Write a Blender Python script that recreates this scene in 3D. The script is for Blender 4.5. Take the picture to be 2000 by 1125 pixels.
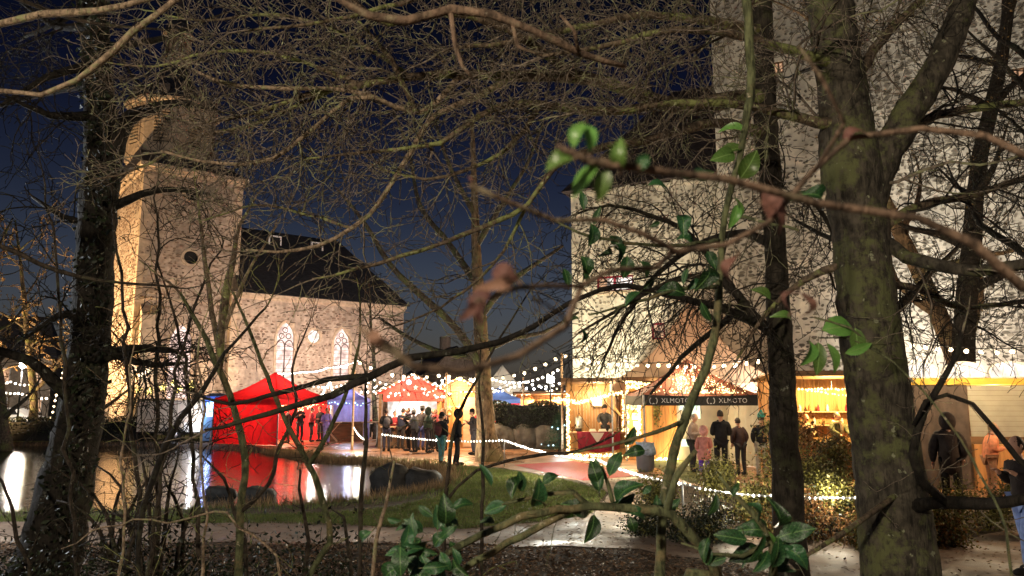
import bpy, math, random
import numpy as np
from mathutils import Vector, Matrix

R = math.radians
S = bpy.context.scene
for o in list(bpy.data.objects):
    bpy.data.objects.remove(o)
COL = S.collection

# ------------------------------------------------------------------ camera
FPX, PITCH, CAMZ = 1444.4, R(8.4), 2.2
cam_d = bpy.data.cameras.new('camera')
cam = bpy.data.objects.new('camera', cam_d)
COL.objects.link(cam)
cam.location = (0, 0, CAMZ)
cam.rotation_euler = (R(90) + PITCH, 0, 0)
cam_d.sensor_width = 36
cam_d.lens = 26
cam_d.clip_start = 0.05
cam_d.clip_end = 2000
cam_d.dof.use_dof = True
cam_d.dof.focus_distance = 26
cam_d.dof.aperture_fstop = 7.0
S.camera = cam

# ------------------------------------------------------------------ sky, moon, exposure
W = bpy.data.worlds.new('World')
S.world = W
W.use_nodes = True
wn = W.node_tree
wn.nodes.clear()
sky = wn.nodes.new('ShaderNodeTexSky')
sky.sky_type = 'NISHITA'
sky.sun_disc = False
sky.sun_elevation = R(40)
sky.ozone_density = 6.0
sky.air_density = 1.6
sky.dust_density = 1.5
sky.sun_rotation = R(200)
bg = wn.nodes.new('ShaderNodeBackground')
bg.inputs['Strength'].default_value = 0.0058
wo = wn.nodes.new('ShaderNodeOutputWorld')
tint = wn.nodes.new('ShaderNodeMix')
tint.data_type = 'RGBA'
tint.blend_type = 'MULTIPLY'
tint.inputs[0].default_value = 1
wtc = wn.nodes.new('ShaderNodeTexCoord')
wsx = wn.nodes.new('ShaderNodeSeparateXYZ')
wn.links.new(wtc.outputs['Generated'], wsx.inputs[0])
wcr = wn.nodes.new('ShaderNodeValToRGB')      # town glow: the night sky darkens evenly from horizon to zenith
for i_, (z_, c_) in enumerate([(0., (.72, .62, .68)), (.12, (.62, .52, .62)), (.25, (.29, .24, .33)), (.38, (.09, .075, .155)), (.5, (.05, .05, .08)), (1., (.03, .025, .06))]):
    e_ = wcr.color_ramp.elements[i_] if i_ < 2 else wcr.color_ramp.elements.new(z_)
    e_.position = z_
    e_.color = c_ + (1,)
wn.links.new(wsx.outputs['Z'], wcr.inputs[0])
wn.links.new(wcr.outputs[0], tint.inputs[7])
wn.links.new(sky.outputs[0], tint.inputs[6])
wn.links.new(tint.outputs[2], bg.inputs[0])
wn.links.new(bg.outputs[0], wo.inputs[0])
moon_d = bpy.data.lights.new('moon', 'SUN')
moon_d.energy = 0.012
moon_d.color = (0.75, 0.82, 1.0)
moon_d.angle = R(0.5)
moon = bpy.data.objects.new('moon', moon_d)
COL.objects.link(moon)
moon.rotation_euler = (R(50), R(12), 0)
S.view_settings.view_transform = 'Standard'
S.view_settings.look = 'None'
S.view_settings.exposure = 2.0
S.view_settings.gamma = 1.0
S.view_settings.use_curve_mapping = False
S.cycles.use_denoising = True
S.cycles.sample_clamp_indirect = 4.0
S.cycles.max_bounces = 6
S.cycles.diffuse_bounces = 3
S.cycles.glossy_bounces = 3
S.cycles.transparent_max_bounces = 8
S.cycles.caustics_reflective = False
S.cycles.caustics_refractive = False
S.cycles.use_light_tree = True

# ------------------------------------------------------------------ helpers
SP, CP = math.sin(PITCH), math.cos(PITCH)


def ray(px, py):
    r, u = (px - 1000) / FPX, (562.5 - py) / FPX
    return Vector((r, CP - SP * u, SP + CP * u))


def P(px, py, d):
    v = ray(px, py)
    v *= d / v.y
    return Vector((v.x, v.y, v.z + CAMZ))


def G(px, py, z=0.0):
    v = ray(px, py)
    t = (z - CAMZ) / v.z
    return Vector((v.x * t, v.y * t, z))


def hit(px, py, O, u):
    v = ray(px, py)
    # t*v.xy = O + s*u
    det = v.x * (-u[1]) - v.y * (-u[0])
    t = (O[0] * (-u[1]) - O[1] * (-u[0])) / det
    s = (v.x * O[1] - v.y * O[0]) / det
    return s, CAMZ + t * v.z


class MB:
    def __init__(s):
        s.v, s.f, s.m, s.sm = [], [], [], []

    def add(s, vs, fs, m=0, smooth=False):
        b = len(s.v)
        s.v.extend([tuple(x) for x in vs])
        s.f.extend([tuple(i + b for i in f) for f in fs])
        s.m.extend([m] * len(fs))
        s.sm.extend([smooth] * len(fs))
        return s

    def box(s, c, d, m=0, rz=0, rx=0, ry=0):
        M = Matrix.Rotation(rz, 3, 'Z') @ Matrix.Rotation(ry, 3, 'Y') @ Matrix.Rotation(rx, 3, 'X')
        c = Vector(c)
        vs = [c + M @ Vector((d[0] / 2 * x, d[1] / 2 * y, d[2] / 2 * z)) for z in (-1, 1) for y in (-1, 1) for x in (-1, 1)]
        s.add(vs, [(0, 2, 3, 1), (4, 5, 7, 6), (0, 1, 5, 4), (2, 6, 7, 3), (0, 4, 6, 2), (1, 3, 7, 5)], m)
        return s

    def bb(s, a, b, m=0):
        return s.box([(a[i] + b[i]) / 2 for i in range(3)], [abs(b[i] - a[i]) for i in range(3)], m)

    def bar(s, a, b, w, h=None, m=0):
        a, b = Vector(a), Vector(b)
        h = h or w
        t = (b - a).normalized()
        u = Vector((0, 0, 1)) if abs(t.z) < .95 else Vector((0, 1, 0))
        x = t.cross(u).normalized()
        y = x.cross(t)
        vs = [p + x * (w / 2 * i) + y * (h / 2 * j) for p in (a, b) for (i, j) in ((-1, -1), (1, -1), (1, 1), (-1, 1))]
        s.add(vs, [(0, 1, 2, 3), (7, 6, 5, 4), (0, 4, 5, 1), (1, 5, 6, 2), (2, 6, 7, 3), (3, 7, 4, 0)], m)
        return s

    def tube(s, pts, rad, n=6, m=0, cap=False, jit=0, rng=None):
        pts = [Vector(p) for p in pts]
        k = len(pts)
        if not hasattr(rad, '__len__'):
            rad = [rad] * k
        vs, fs = [], []
        ref = None
        cs = [(math.cos(2 * math.pi * i / n), math.sin(2 * math.pi * i / n)) for i in range(n)]
        for i in range(k):
            t = pts[min(i + 1, k - 1)] - pts[max(i - 1, 0)]
            if t.length < 1e-9:
                t = Vector((0, 0, 1))
            t.normalize()
            if ref is None:
                ref = Vector((1, 0, 0)) if abs(t.x) < .8 else Vector((0, 1, 0))
            x = (ref - t * ref.dot(t)).normalized()
            y = t.cross(x)
            ref = x
            p, r = pts[i], rad[i]
            if jit:
                for c, q in cs:
                    rr = r * (1 + rng.uniform(-jit, jit))
                    vs.append(p + x * (c * rr) + y * (q * rr))
            else:
                for c, q in cs:
                    vs.append(p + x * (c * r) + y * (q * r))
        for i in range(k - 1):
            for j in range(n):
                a, b = i * n + j, i * n + (j + 1) % n
                fs.append((a, b, b + n, a + n))
        if cap:
            fs.append(tuple(range(n))[::-1])
            fs.append(tuple((k - 1) * n + j for j in range(n)))
        s.add(vs, fs, m, True)
        return s

    def lathe(s, prof, c=(0, 0, 0), n=12, m=0, sx=1, sy=1, smooth=True, rot=0):
        vs, fs = [], []
        for r, z in prof:
            for j in range(n):
                a = 2 * math.pi * j / n + rot
                vs.append((c[0] + r * sx * math.cos(a), c[1] + r * sy * math.sin(a), c[2] + z))
        for i in range(len(prof) - 1):
            for j in range(n):
                a, b = i * n + j, i * n + (j + 1) % n
                fs.append((a, b, b + n, a + n))
        fs.append(tuple(range(n))[::-1])
        fs.append(tuple((len(prof) - 1) * n + j for j in range(n)))
        s.add(vs, fs, m, smooth)
        return s

    def ball(s, c, r, m=0, n=8, k=6):
        if not hasattr(r, '__len__'):
            r = (r, r, r)
        prof = [(max(.02, math.sin(math.pi * i / k)), -math.cos(math.pi * i / k)) for i in range(k + 1)]
        vs, fs = [], []
        for q, z in prof:
            for j in range(n):
                a = 2 * math.pi * j / n
                vs.append((c[0] + r[0] * q * math.cos(a), c[1] + r[1] * q * math.sin(a), c[2] + r[2] * z))
        for i in range(k):
            for j in range(n):
                a, b = i * n + j, i * n + (j + 1) % n
                fs.append((a, b, b + n, a + n))
        s.add(vs, fs, m, True)
        return s

    def prism(s, poly, z0, z1, m=0):
        n = len(poly)
        vs = [(p[0], p[1], z0) for p in poly] + [(p[0], p[1], z1) for p in poly]
        fs = [tuple(range(n))[::-1], tuple(range(n, 2 * n))] + [(i, (i + 1) % n, (i + 1) % n + n, i + n) for i in range(n)]
        s.add(vs, fs, m)
        return s

    def slab(s, poly, y0, y1, m=0):
        """polygon in xz, thickness in y"""
        n = len(poly)
        vs = [(p[0], y0, p[1]) for p in poly] + [(p[0], y1, p[1]) for p in poly]
        fs = [tuple(range(n)), tuple(range(n, 2 * n))[::-1]] + [(i, i + n, (i + 1) % n + n, (i + 1) % n) for i in range(n)]
        s.add(vs, fs, m)
        return s

    def build(s, name, mats, parent=None, off=None, stuff=False):
        me = bpy.data.meshes.new(name)
        vs = s.v
        if off is not None:
            vs = [(x - off[0], y - off[1], z - off[2]) for x, y, z in vs]
        me.from_pydata(vs, [], s.f)
        if not isinstance(mats, (list, tuple)):
            mats = [mats]
        for m in mats:
            me.materials.append(m)
        if len(mats) > 1:
            me.polygons.foreach_set('material_index', s.m)
        me.polygons.foreach_set('use_smooth', s.sm)
        me.update()
        o = bpy.data.objects.new(name, me)
        COL.objects.link(o)
        if parent is not None:
            o.parent = parent
        if stuff:
            o['kind'] = 'stuff'
        return o


def arr_obj(name, V, F, mat, parent=None, off=None, stuff=True, smooth=False):
    me = bpy.data.meshes.new(name)
    V = np.asarray(V, dtype=np.float32)
    if off is not None:
        V = V - np.array(off, dtype=np.float32)
    F = np.asarray(F, dtype=np.int32)
    me.vertices.add(len(V))
    me.vertices.foreach_set('co', V.ravel())
    k = F.shape[1]
    me.loops.add(F.size)
    me.loops.foreach_set('vertex_index', F.ravel())
    me.polygons.add(len(F))
    me.polygons.foreach_set('loop_start', np.arange(0, F.size, k, dtype=np.int32))
    me.polygons.foreach_set('loop_total', np.full(len(F), k, dtype=np.int32))
    if smooth:
        me.polygons.foreach_set('use_smooth', np.ones(len(F), dtype=bool))
    me.materials.append(mat)
    me.update(calc_edges=True)
    o = bpy.data.objects.new(name, me)
    COL.objects.link(o)
    if parent is not None:
        o.parent = parent
    if stuff:
        o['kind'] = 'stuff'
    return o


def tag(o, label, cat, group=None):
    o['label'] = label
    o['category'] = cat
    if group:
        o['group'] = group
    return o


def thing(name, label, cat, loc=(0, 0, 0), rz=0, group=None):
    o = bpy.data.objects.new(name, None)
    o.empty_display_size = .2
    COL.objects.link(o)
    o.location = loc
    o.rotation_euler = (0, 0, rz)
    return tag(o, label, cat, group)


def struct(o, kind='structure'):
    o['kind'] = kind
    return o


def light(name, kind, loc, power, color=(1, .85, .6), parent=None, size=.08, target=None, angle=60, blend=.6):
    d = bpy.data.lights.new(name, kind)
    d.energy = power
    d.color = color
    if kind == 'POINT':
        d.shadow_soft_size = size
    if kind == 'SPOT':
        d.shadow_soft_size = size
        d.spot_size = R(angle)
        d.spot_blend = blend
    o = bpy.data.objects.new(name, d)
    COL.objects.link(o)
    if parent is not None:
        o.parent = parent
    o.location = loc
    if target is not None:
        o.rotation_euler = (Vector(target) - Vector(loc)).to_track_quat('-Z', 'Y').to_euler()
    return o


# ------------------------------------------------------------------ materials
MT = {}


def mat(name, base, rough=.85, var=.25, scale=6, bump=0., bscale=None, col2=None, island=0., spec=.3, lo=.35, hi=.65, metal=0., coat=0., trans=0., emit=None, es=0., stretch=None, rvar=0.):
    m = bpy.data.materials.new(name)
    m.use_nodes = True
    n, l = m.node_tree.nodes, m.node_tree.links
    b = n['Principled BSDF']
    b.inputs['Roughness'].default_value = rough
    b.inputs['Specular IOR Level'].default_value = spec
    b.inputs['Metallic'].default_value = metal
    b.inputs['Coat Weight'].default_value = coat
    tc = n.new('ShaderNodeTexCoord')
    src = tc.outputs['Object']
    if stretch:
        mp = n.new('ShaderNodeMapping')
        mp.inputs['Scale'].default_value = stretch
        l.new(src, mp.inputs[0])
        src = mp.outputs[0]
    ns = n.new('ShaderNodeTexNoise')
    ns.inputs['Scale'].default_value = scale
    ns.inputs['Detail'].default_value = 6
    l.new(src, ns.inputs['Vector'])
    cr = n.new('ShaderNodeMapRange')
    cr.inputs[1].default_value, cr.inputs[2].default_value = lo, hi
    l.new(ns.outputs[0], cr.inputs[0])
    mx = n.new('ShaderNodeMix')
    mx.data_type = 'RGBA'
    c1 = tuple(x * (1 - var) for x in base) + (1,)
    c2 = tuple(col2) + (1,) if col2 else tuple(min(1, x * (1 + var)) for x in base) + (1,)
    if col2:
        c1 = tuple(base) + (1,)
    mx.inputs[6].default_value, mx.inputs[7].default_value = c1, c2
    l.new(cr.outputs[0], mx.inputs[0])
    out = mx.outputs[2]
    if island:
        ge = n.new('ShaderNodeNewGeometry')
        mr = n.new('ShaderNodeMapRange')
        mr.inputs[3].default_value, mr.inputs[4].default_value = 1 - island, 1 + island
        l.new(ge.outputs['Random Per Island'], mr.inputs[0])
        hs = n.new('ShaderNodeHueSaturation')
        l.new(mr.outputs[0], hs.inputs['Value'])
        l.new(out, hs.inputs['Color'])
        out = hs.outputs[0]
    l.new(out, b.inputs['Base Color'])
    if rvar:
        mr = n.new('ShaderNodeMapRange')
        mr.inputs[1].default_value, mr.inputs[2].default_value = .35, .65
        mr.inputs[3].default_value, mr.inputs[4].default_value = max(.03, rough - rvar), min(1, rough + rvar)
        n3 = n.new('ShaderNodeTexNoise')
        n3.inputs['Scale'].default_value = scale * .35
        n3.inputs['Detail'].default_value = 4
        l.new(src, n3.inputs['Vector'])
        l.new(n3.outputs[0], mr.inputs[0])
        l.new(mr.outputs[0], b.inputs['Roughness'])
    if bump:
        n2 = n.new('ShaderNodeTexNoise')
        n2.inputs['Scale'].default_value = bscale or scale * 3
        n2.inputs['Detail'].default_value = 8
        l.new(src, n2.inputs['Vector'])
        bp = n.new('ShaderNodeBump')
        bp.inputs['Strength'].default_value = bump
        bp.inputs['Distance'].default_value = .05
        l.new(n2.outputs[0], bp.inputs['Height'])
        l.new(bp.outputs[0], b.inputs['Normal'])
    if trans:
        b.inputs['Subsurface Weight'].default_value = 0
        tr = n.new('ShaderNodeBsdfTranslucent')
        l.new(out, tr.inputs['Color'])
        ms = n.new('ShaderNodeMixShader')
        ms.inputs[0].default_value = trans
        l.new(b.outputs[0], ms.inputs[1])
        l.new(tr.outputs[0], ms.inputs[2])
        l.new(ms.outputs[0], n['Material Output'].inputs['Surface'])
    if emit:
        b.inputs['Emission Color'].default_value = tuple(emit) + (1,)
        b.inputs['Emission Strength'].default_value = es
    MT[name] = m
    return m


def emis(name, col, st, sample=False):
    m = bpy.data.materials.new(name)
    m.use_nodes = True
    b = m.node_tree.nodes['Principled BSDF']
    b.inputs['Base Color'].default_value = (.8, .8, .8, 1)
    b.inputs['Roughness'].default_value = .3
    b.inputs['Emission Color'].default_value = tuple(col) + (1,)
    b.inputs['Emission Strength'].default_value = st
    if not sample:
        m.cycles.emission_sampling = 'NONE'
    MT[name] = m
    return m


def barkmat(name, base, lich, amount, rough=.9, scale=14, crack=.7):
    """bark with lengthwise cracks and patches of moss or lichen growing on it"""
    m = mat(name, base, rough, .45, scale)
    n, l = m.node_tree.nodes, m.node_tree.links
    b = n['Principled BSDF']
    old = b.inputs['Base Color'].links[0].from_socket
    tc = n.new('ShaderNodeTexCoord')

    def noise(sc, stretch=None, det=5, ro=.6):
        src = tc.outputs['Object']
        if stretch:
            mp = n.new('ShaderNodeMapping')
            mp.inputs['Scale'].default_value = stretch
            l.new(src, mp.inputs[0])
            src = mp.outputs[0]
        q = n.new('ShaderNodeTexNoise')
        q.inputs['Scale'].default_value = sc
        q.inputs['Detail'].default_value = det
        q.inputs['Roughness'].default_value = ro
        l.new(src, q.inputs['Vector'])
        return q.outputs[0]

    def rng_(src, a0, a1, b0=0., b1=1.):
        q = n.new('ShaderNodeMapRange')
        q.inputs[1].default_value, q.inputs[2].default_value = a0, a1
        q.inputs[3].default_value, q.inputs[4].default_value = b0, b1
        l.new(src, q.inputs[0])
        return q.outputs[0]

    def mixc(fac, c0, c1):
        q = n.new('ShaderNodeMix')
        q.data_type = 'RGBA'
        l.new(fac, q.inputs[0])
        for k, c in ((6, c0), (7, c1)):
            if isinstance(c, tuple):
                q.inputs[k].default_value = c + (1,)
            else:
                l.new(c, q.inputs[k])
        return q.outputs[2]
    cr = noise(scale * 2.2, (1, 1, .22), 4, .7)
    big = noise(scale * .16, None, 2)
    fine = noise(scale * 1.1, None, 7, .72)
    ad = n.new('ShaderNodeMath')
    ad.operation = 'MULTIPLY_ADD'
    ad.inputs[1].default_value = .55
    l.new(big, ad.inputs[0])
    hf = n.new('ShaderNodeMath')
    hf.operation = 'MULTIPLY'
    hf.inputs[1].default_value = .5
    l.new(fine, hf.inputs[0])
    l.new(hf.outputs[0], ad.inputs[2])
    mask = rng_(ad.outputs[0], .58 - amount * .1, .66 - amount * .1)
    dk = tuple(x * .3 for x in base)
    c = mixc(rng_(cr, .36, .52), dk, old)
    c = mixc(mask, c, tuple(lich))
    pale = rng_(noise(scale * .9, None, 3), .66, .7)
    c = mixc(pale, c, tuple(min(.5, x * 1.4 + .1) for x in lich))
    l.new(c, b.inputs['Base Color'])
    bp = n.new('ShaderNodeBump')
    bp.inputs['Strength'].default_value = crack
    bp.inputs['Distance'].default_value = .4 / scale
    l.new(cr, bp.inputs['Height'])
    b2 = n.new('ShaderNodeBump')
    b2.inputs['Strength'].default_value = .5
    b2.inputs['Distance'].default_value = .15 / scale
    l.new(fine, b2.inputs['Height'])
    l.new(bp.outputs[0], b2.inputs['Normal'])
    l.new(b2.outputs[0], b.inputs['Normal'])
    return m


mat('ground', (.065, .045, .028), .9, .4, 5, bump=.5, bscale=30)
mat('path', (.21, .145, .10), .62, .22, 3, bump=.25, bscale=60, rvar=.25, spec=.5)
mat('square', (.34, .175, .09), .38, .3, 1.6, bump=.35, bscale=25, rvar=.22, spec=.5)
mat('lawn', (.11, .125, .032), .8, .35, 3, bump=.5, bscale=60)
mat('carpet', (.5, .025, .03), .6, .15, 20, bump=.2, bscale=90)
mat('kerb', (.2, .18, .15), .8, .3, 6, bump=.4)
mat('grass', (.12, .15, .04), .6, .3, 2, island=.5, trans=.3)
mat('reed', (.22, .14, .07), .8, .3, 2, island=.5)
mat('litter', (.16, .09, .045), .6, .3, 2, island=.7, spec=.4)
mat('mortar', (.46, .38, .30), .92, .22, 3.5, bump=.5, bscale=22)
mat('rubble', (.25, .185, .135), .9, .3, 5, bump=.5, island=.55)
mat('mortar_pale', (.66, .62, .51), .92, .2, 2.2, bump=.5, bscale=20)
mat('rubble_dark', (.22, .195, .15), .9, .35, 5, bump=.5, island=.6)
mat('ashlar', (.50, .40, .29), .88, .2, 4, bump=.4)
mat('slate', (.05, .05, .058), .7, .3, 4, bump=.4, stretch=(1, 1, 4))
mat('louver', (.30, .24, .17), .8, .2, 6)
mat('dark', (.012, .012, .012), .8, .2, 4)
mat('black_metal', (.02, .02, .02), .45, .2, 10, metal=.6)
mat('zinc', (.35, .36, .37), .45, .2, 8, metal=.7)
mat('white_paint', (.75, .74, .72), .5, .06, 5)
mat('wood', (.36, .20, .085), .7, .25, 9, bump=.3, stretch=(1, 1, .12), island=.18)
mat('wood_orange', (.42, .19, .06), .7, .25, 9, bump=.3, stretch=(1, 1, .12), island=.2)
mat('wood_dark', (.13, .075, .04), .75, .3, 9, bump=.3, stretch=(.2, 1, 1), island=.2)
mat('wood_pale', (.45, .30, .18), .65, .2, 9, bump=.2, stretch=(.15, 1, 1))
mat('red_paint', (.48, .045, .035), .6, .2, 8, bump=.2)
mat('red_cloth', (.62, .018, .025), .75, .12, 4, bump=.3, bscale=7, trans=.2)
mat('beige_cloth', (.50, .35, .24), .75, .08, 2, bump=.1, bscale=6, trans=.12)
mat('maroon_cloth', (.24, .02, .04), .8, .15, 5, bump=.1, trans=.1)
mat('rust_cloth', (.30, .11, .07), .75, .2, 3, bump=.2, bscale=10, trans=.3)
mat('black_cloth', (.014, .014, .016), .7, .2, 5, bump=.1)
mat('purple_cloth', (.25, .22, .42), .7, .12, 4, trans=.4)
mat('blue_cloth', (.07, .13, .35), .7, .12, 4, trans=.3)
mat('brown_cloth', (.10, .07, .052), .85, .2, 4, bump=.2)
mat('cream_cloth', (.42, .38, .28), .8, .08, 3, bump=.1, trans=.15)
mat('white_cloth', (.75, .73, .68), .8, .05, 3, trans=.3)
mat('paper', (.78, .75, .68), .8, .04, 3)
mat('ink', (.03, .03, .03), .8, .1, 3)
mat('silver_print', (.42, .42, .44), .5, .08, 10)
mat('fir', (.022, .05, .022), .6, .4, 3, island=.6)
mat('hedge_leaf', (.13, .12, .03), .5, .4, 2, island=.75, spec=.4, trans=.2)
mat('dry_leaf', (.20, .10, .035), .7, .4, 2, island=.7, trans=.25)
mat('dark_leaf', (.016, .024, .01), .5, .4, 2, island=.7, spec=.4)
mat('gold_leaf', (.22, .14, .05), .6, .3, 2, island=.6, trans=.25)
mat('bright_leaf', (.075, .17, .035), .4, .15, 8, spec=.5, trans=.3)
mat('holly_leaf', (.014, .05, .018), .3, .5, 14, spec=.5, bump=.3, bscale=26)
mat('brown_leaf', (.16, .085, .06), .7, .3, 10, trans=.3)
mat('boulder', (.022, .02, .017), .75, .4, 5, bump=.8, bscale=8, spec=.4)
mat('grey_stone', (.12, .105, .085), .9, .35, 3, bump=.9, bscale=7)
mat('tyre', (.015, .015, .015), .7, .1, 5)
mat('skin', (.55, .30, .20), .55, .06, 8, spec=.4)
mat('truck_white', (.72, .70, .66), .4, .08, 3)
mat('truck_yellow', (.75, .42, .05), .45, .06, 3)
mat('trailer', (.48, .41, .33), .5, .12, 2)
mat('plastic_blue', (.10, .22, .40), .4, .1, 4)
mat('plastic_bag', (.35, .45, .60), .25, .25, 14, bump=.7, trans=.3)
mat('bin_grey', (.10, .10, .11), .6, .1, 4)
mat('rock_roof', (.05, .04, .04), .8, .3, 4)
mat('lead', (.10, .085, .075), .7, .2, 8)
emis('bulb', (1, .74, .40), 2.2)
emis('bulb_white', (1, .90, .72), 2.2)
emis('led', (1, .72, .27), 1.5)
emis('led_blue', (.3, .75, 1), 1.2)
emis('led_cool', (.85, .92, 1), 3.5)
emis('led_star', (1, .78, .15), 1.2)
emis('led_red', (1, .1, .08), 1.2)
emis('flood_glass', (1, .97, .9), 15)
emis('window_glow', (1, .70, .62), .34)
emis('window_white', (1, .86, .76), .35)
emis('window_warm', (1, .55, .3), .18)
emis('tent_glow', (1, .93, .86), .3)
emis('screen_green', (.1, .8, .55), .22)
barkmat('bark', (.075, .06, .045), (.10, .115, .045), .45)
barkmat('bark_moss', (.07, .06, .045), (.11, .118, .05), .52)
barkmat('twig_moss', (.15, .11, .075), (.25, .28, .10), .6, scale=22)
barkmat('twig_tan', (.30, .22, .15), (.27, .28, .14), .25, scale=25)
barkmat('twig_brown', (.13, .085, .058), (.17, .14, .09), .3, scale=30)
barkmat('twig_green', (.095, .105, .05), (.15, .12, .06), .3, scale=20)
barkmat('bark_dark', (.036, .03, .023), (.055, .055, .03), .3)
barkmat('twig_grey', (.20, .16, .125), (.27, .28, .15), .35, scale=22)
barkmat('bark_silhouette', (.022, .018, .014), (.04, .042, .024), .2)  # near-black bark: the unlit silhouette look is put into the colour
barkmat('twig_dark', (.05, .038, .028), (.07, .07, .04), .25, scale=20)
barkmat('bark_oak', (.21, .14, .08), (.20, .17, .08), .35, scale=5)

for nm_ in ('holly_leaf', 'bright_leaf', 'brown_leaf'):
    n_, l_ = MT[nm_].node_tree.nodes, MT[nm_].node_tree.links
    b_ = n_['Principled BSDF']
    old = b_.inputs['Base Color'].links[0].from_socket
    oi = n_.new('ShaderNodeObjectInfo')
    mr = n_.new('ShaderNodeMapRange')
    mr.inputs[3].default_value, mr.inputs[4].default_value = .55, 1.7
    l_.new(oi.outputs['Random'], mr.inputs[0])
    m2 = n_.new('ShaderNodeMapRange')
    m2.inputs[3].default_value, m2.inputs[4].default_value = .47, .51
    l_.new(oi.outputs['Random'], m2.inputs[0])
    hs = n_.new('ShaderNodeHueSaturation')
    l_.new(mr.outputs[0], hs.inputs['Value'])
    l_.new(m2.outputs[0], hs.inputs['Hue'])
    l_.new(old, hs.inputs['Color'])
    l_.new(hs.outputs[0], b_.inputs['Base Color'])

for nm_, ramp_ in (('rubble', [(.09, .065, .05), (.19, .14, .105), (.30, .225, .165), (.44, .35, .27)]), ('rubble_dark', [(.075, .07, .056), (.14, .13, .10), (.23, .21, .165), (.42, .39, .31)])):
    n_, l_ = MT[nm_].node_tree.nodes, MT[nm_].node_tree.links
    b_ = n_['Principled BSDF']
    ge = n_.new('ShaderNodeNewGeometry')
    cr = n_.new('ShaderNodeValToRGB')
    for i_, c_ in enumerate(ramp_):
        e_ = cr.color_ramp.elements[i_] if i_ < 2 else cr.color_ramp.elements.new(i_ / 3)
        e_.position = i_ / 3
        e_.color = c_ + (1,)
    l_.new(ge.outputs['Random Per Island'], cr.inputs[0])
    old = [x for x in n_ if x.type == 'MIX'][0].outputs[2]
    mx = n_.new('ShaderNodeMix')
    mx.data_type = 'RGBA'
    mx.inputs[0].default_value = .3
    l_.new(cr.outputs[0], mx.inputs[6])
    l_.new(old, mx.inputs[7])
    l_.new(mx.outputs[2], b_.inputs['Base Color'])
for nm_ in ('window_glow', 'window_white', 'window_warm', 'tent_glow'):
    n_, l_ = MT[nm_].node_tree.nodes, MT[nm_].node_tree.links
    b_ = n_['Principled BSDF']
    b_.inputs['Base Color'].default_value = (.12, .10, .09, 1)
    st = b_.inputs['Emission Strength'].default_value
    tc = n_.new('ShaderNodeTexCoord')
    ns = n_.new('ShaderNodeTexNoise')
    ns.inputs['Scale'].default_value = 2.6
    ns.inputs['Detail'].default_value = 3
    l_.new(tc.outputs['Object'], ns.inputs['Vector'])
    mr = n_.new('ShaderNodeMapRange')
    mr.inputs[1].default_value, mr.inputs[2].default_value = .35, .65
    mr.inputs[3].default_value, mr.inputs[4].default_value = st * .45, st * 1.5
    l_.new(ns.outputs[0], mr.inputs[0])
    l_.new(mr.outputs[0], b_.inputs['Emission Strength'])
for nm_ in ('mortar', 'mortar_pale'):     # weathered render: broad stains and streaks
    n_, l_ = MT[nm_].node_tree.nodes, MT[nm_].node_tree.links
    b_ = n_['Principled BSDF']
    old = b_.inputs['Base Color'].links[0].from_socket
    tc = n_.new('ShaderNodeTexCoord')
    mp = n_.new('ShaderNodeMapping')
    mp.inputs['Scale'].default_value = (1, 1, .35)
    l_.new(tc.outputs['Object'], mp.inputs[0])
    ns = n_.new('ShaderNodeTexNoise')
    ns.inputs['Scale'].default_value = .8
    ns.inputs['Detail'].default_value = 7
    ns.inputs['Roughness'].default_value = .65
    l_.new(mp.outputs[0], ns.inputs['Vector'])
    mr = n_.new('ShaderNodeMapRange')
    mr.inputs[1].default_value, mr.inputs[2].default_value = .3, .68
    mr.inputs[3].default_value, mr.inputs[4].default_value = .62, 1.15
    l_.new(ns.outputs[0], mr.inputs[0])
    hs = n_.new('ShaderNodeHueSaturation')
    l_.new(mr.outputs[0], hs.inputs['Value'])
    l_.new(old, hs.inputs['Color'])
    l_.new(hs.outputs[0], b_.inputs['Base Color'])

for nm_ in ('holly_leaf', 'bright_leaf'):      # midrib and side veins
    n_, l_ = MT[nm_].node_tree.nodes, MT[nm_].node_tree.links
    b_ = n_['Principled BSDF']
    old = b_.inputs['Base Color'].links[0].from_socket
    tc = n_.new('ShaderNodeTexCoord')
    sx = n_.new('ShaderNodeSeparateXYZ')
    l_.new(tc.outputs['Object'], sx.inputs[0])

    def mth(op, a, b=None, c=None):
        q = n_.new('ShaderNodeMath')
        q.operation = op
        for i_, v in enumerate((a, b, c)):
            if v is None:
                continue
            if isinstance(v, (int, float)):
                q.inputs[i_].default_value = v
            else:
                l_.new(v, q.inputs[i_])
        return q.outputs[0]
    ax = mth('ABSOLUTE', sx.outputs['X'])
    rib = mth('LESS_THAN', ax, .014)
    ph = mth('FRACT', mth('SUBTRACT', mth('MULTIPLY', sx.outputs['Y'], 8.), mth('MULTIPLY', ax, 7.)))
    side = mth('MULTIPLY', mth('LESS_THAN', ph, .1), .45)
    fac = mth('MAXIMUM', rib, side)
    mx = n_.new('ShaderNodeMix')
    mx.data_type = 'RGBA'
    l_.new(fac, mx.inputs[0])
    l_.new(old, mx.inputs[6])
    mx.inputs[7].default_value = (.10, .19, .06, 1) if nm_ == 'holly_leaf' else (.2, .32, .1, 1)
    l_.new(mx.outputs[2], b_.inputs['Base Color'])
for nm_ in ('bulb', 'bulb_white', 'led_cool'):  # bulbs of uneven brightness
    n_, l_ = MT[nm_].node_tree.nodes, MT[nm_].node_tree.links
    b_ = n_['Principled BSDF']
    st = b_.inputs['Emission Strength'].default_value
    oi = n_.new('ShaderNodeObjectInfo')
    mr = n_.new('ShaderNodeMapRange')
    mr.inputs[3].default_value, mr.inputs[4].default_value = st * .12, st * 1.5
    l_.new(oi.outputs['Random'], mr.inputs[0])
    l_.new(mr.outputs[0], b_.inputs['Emission Strength'])

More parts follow.
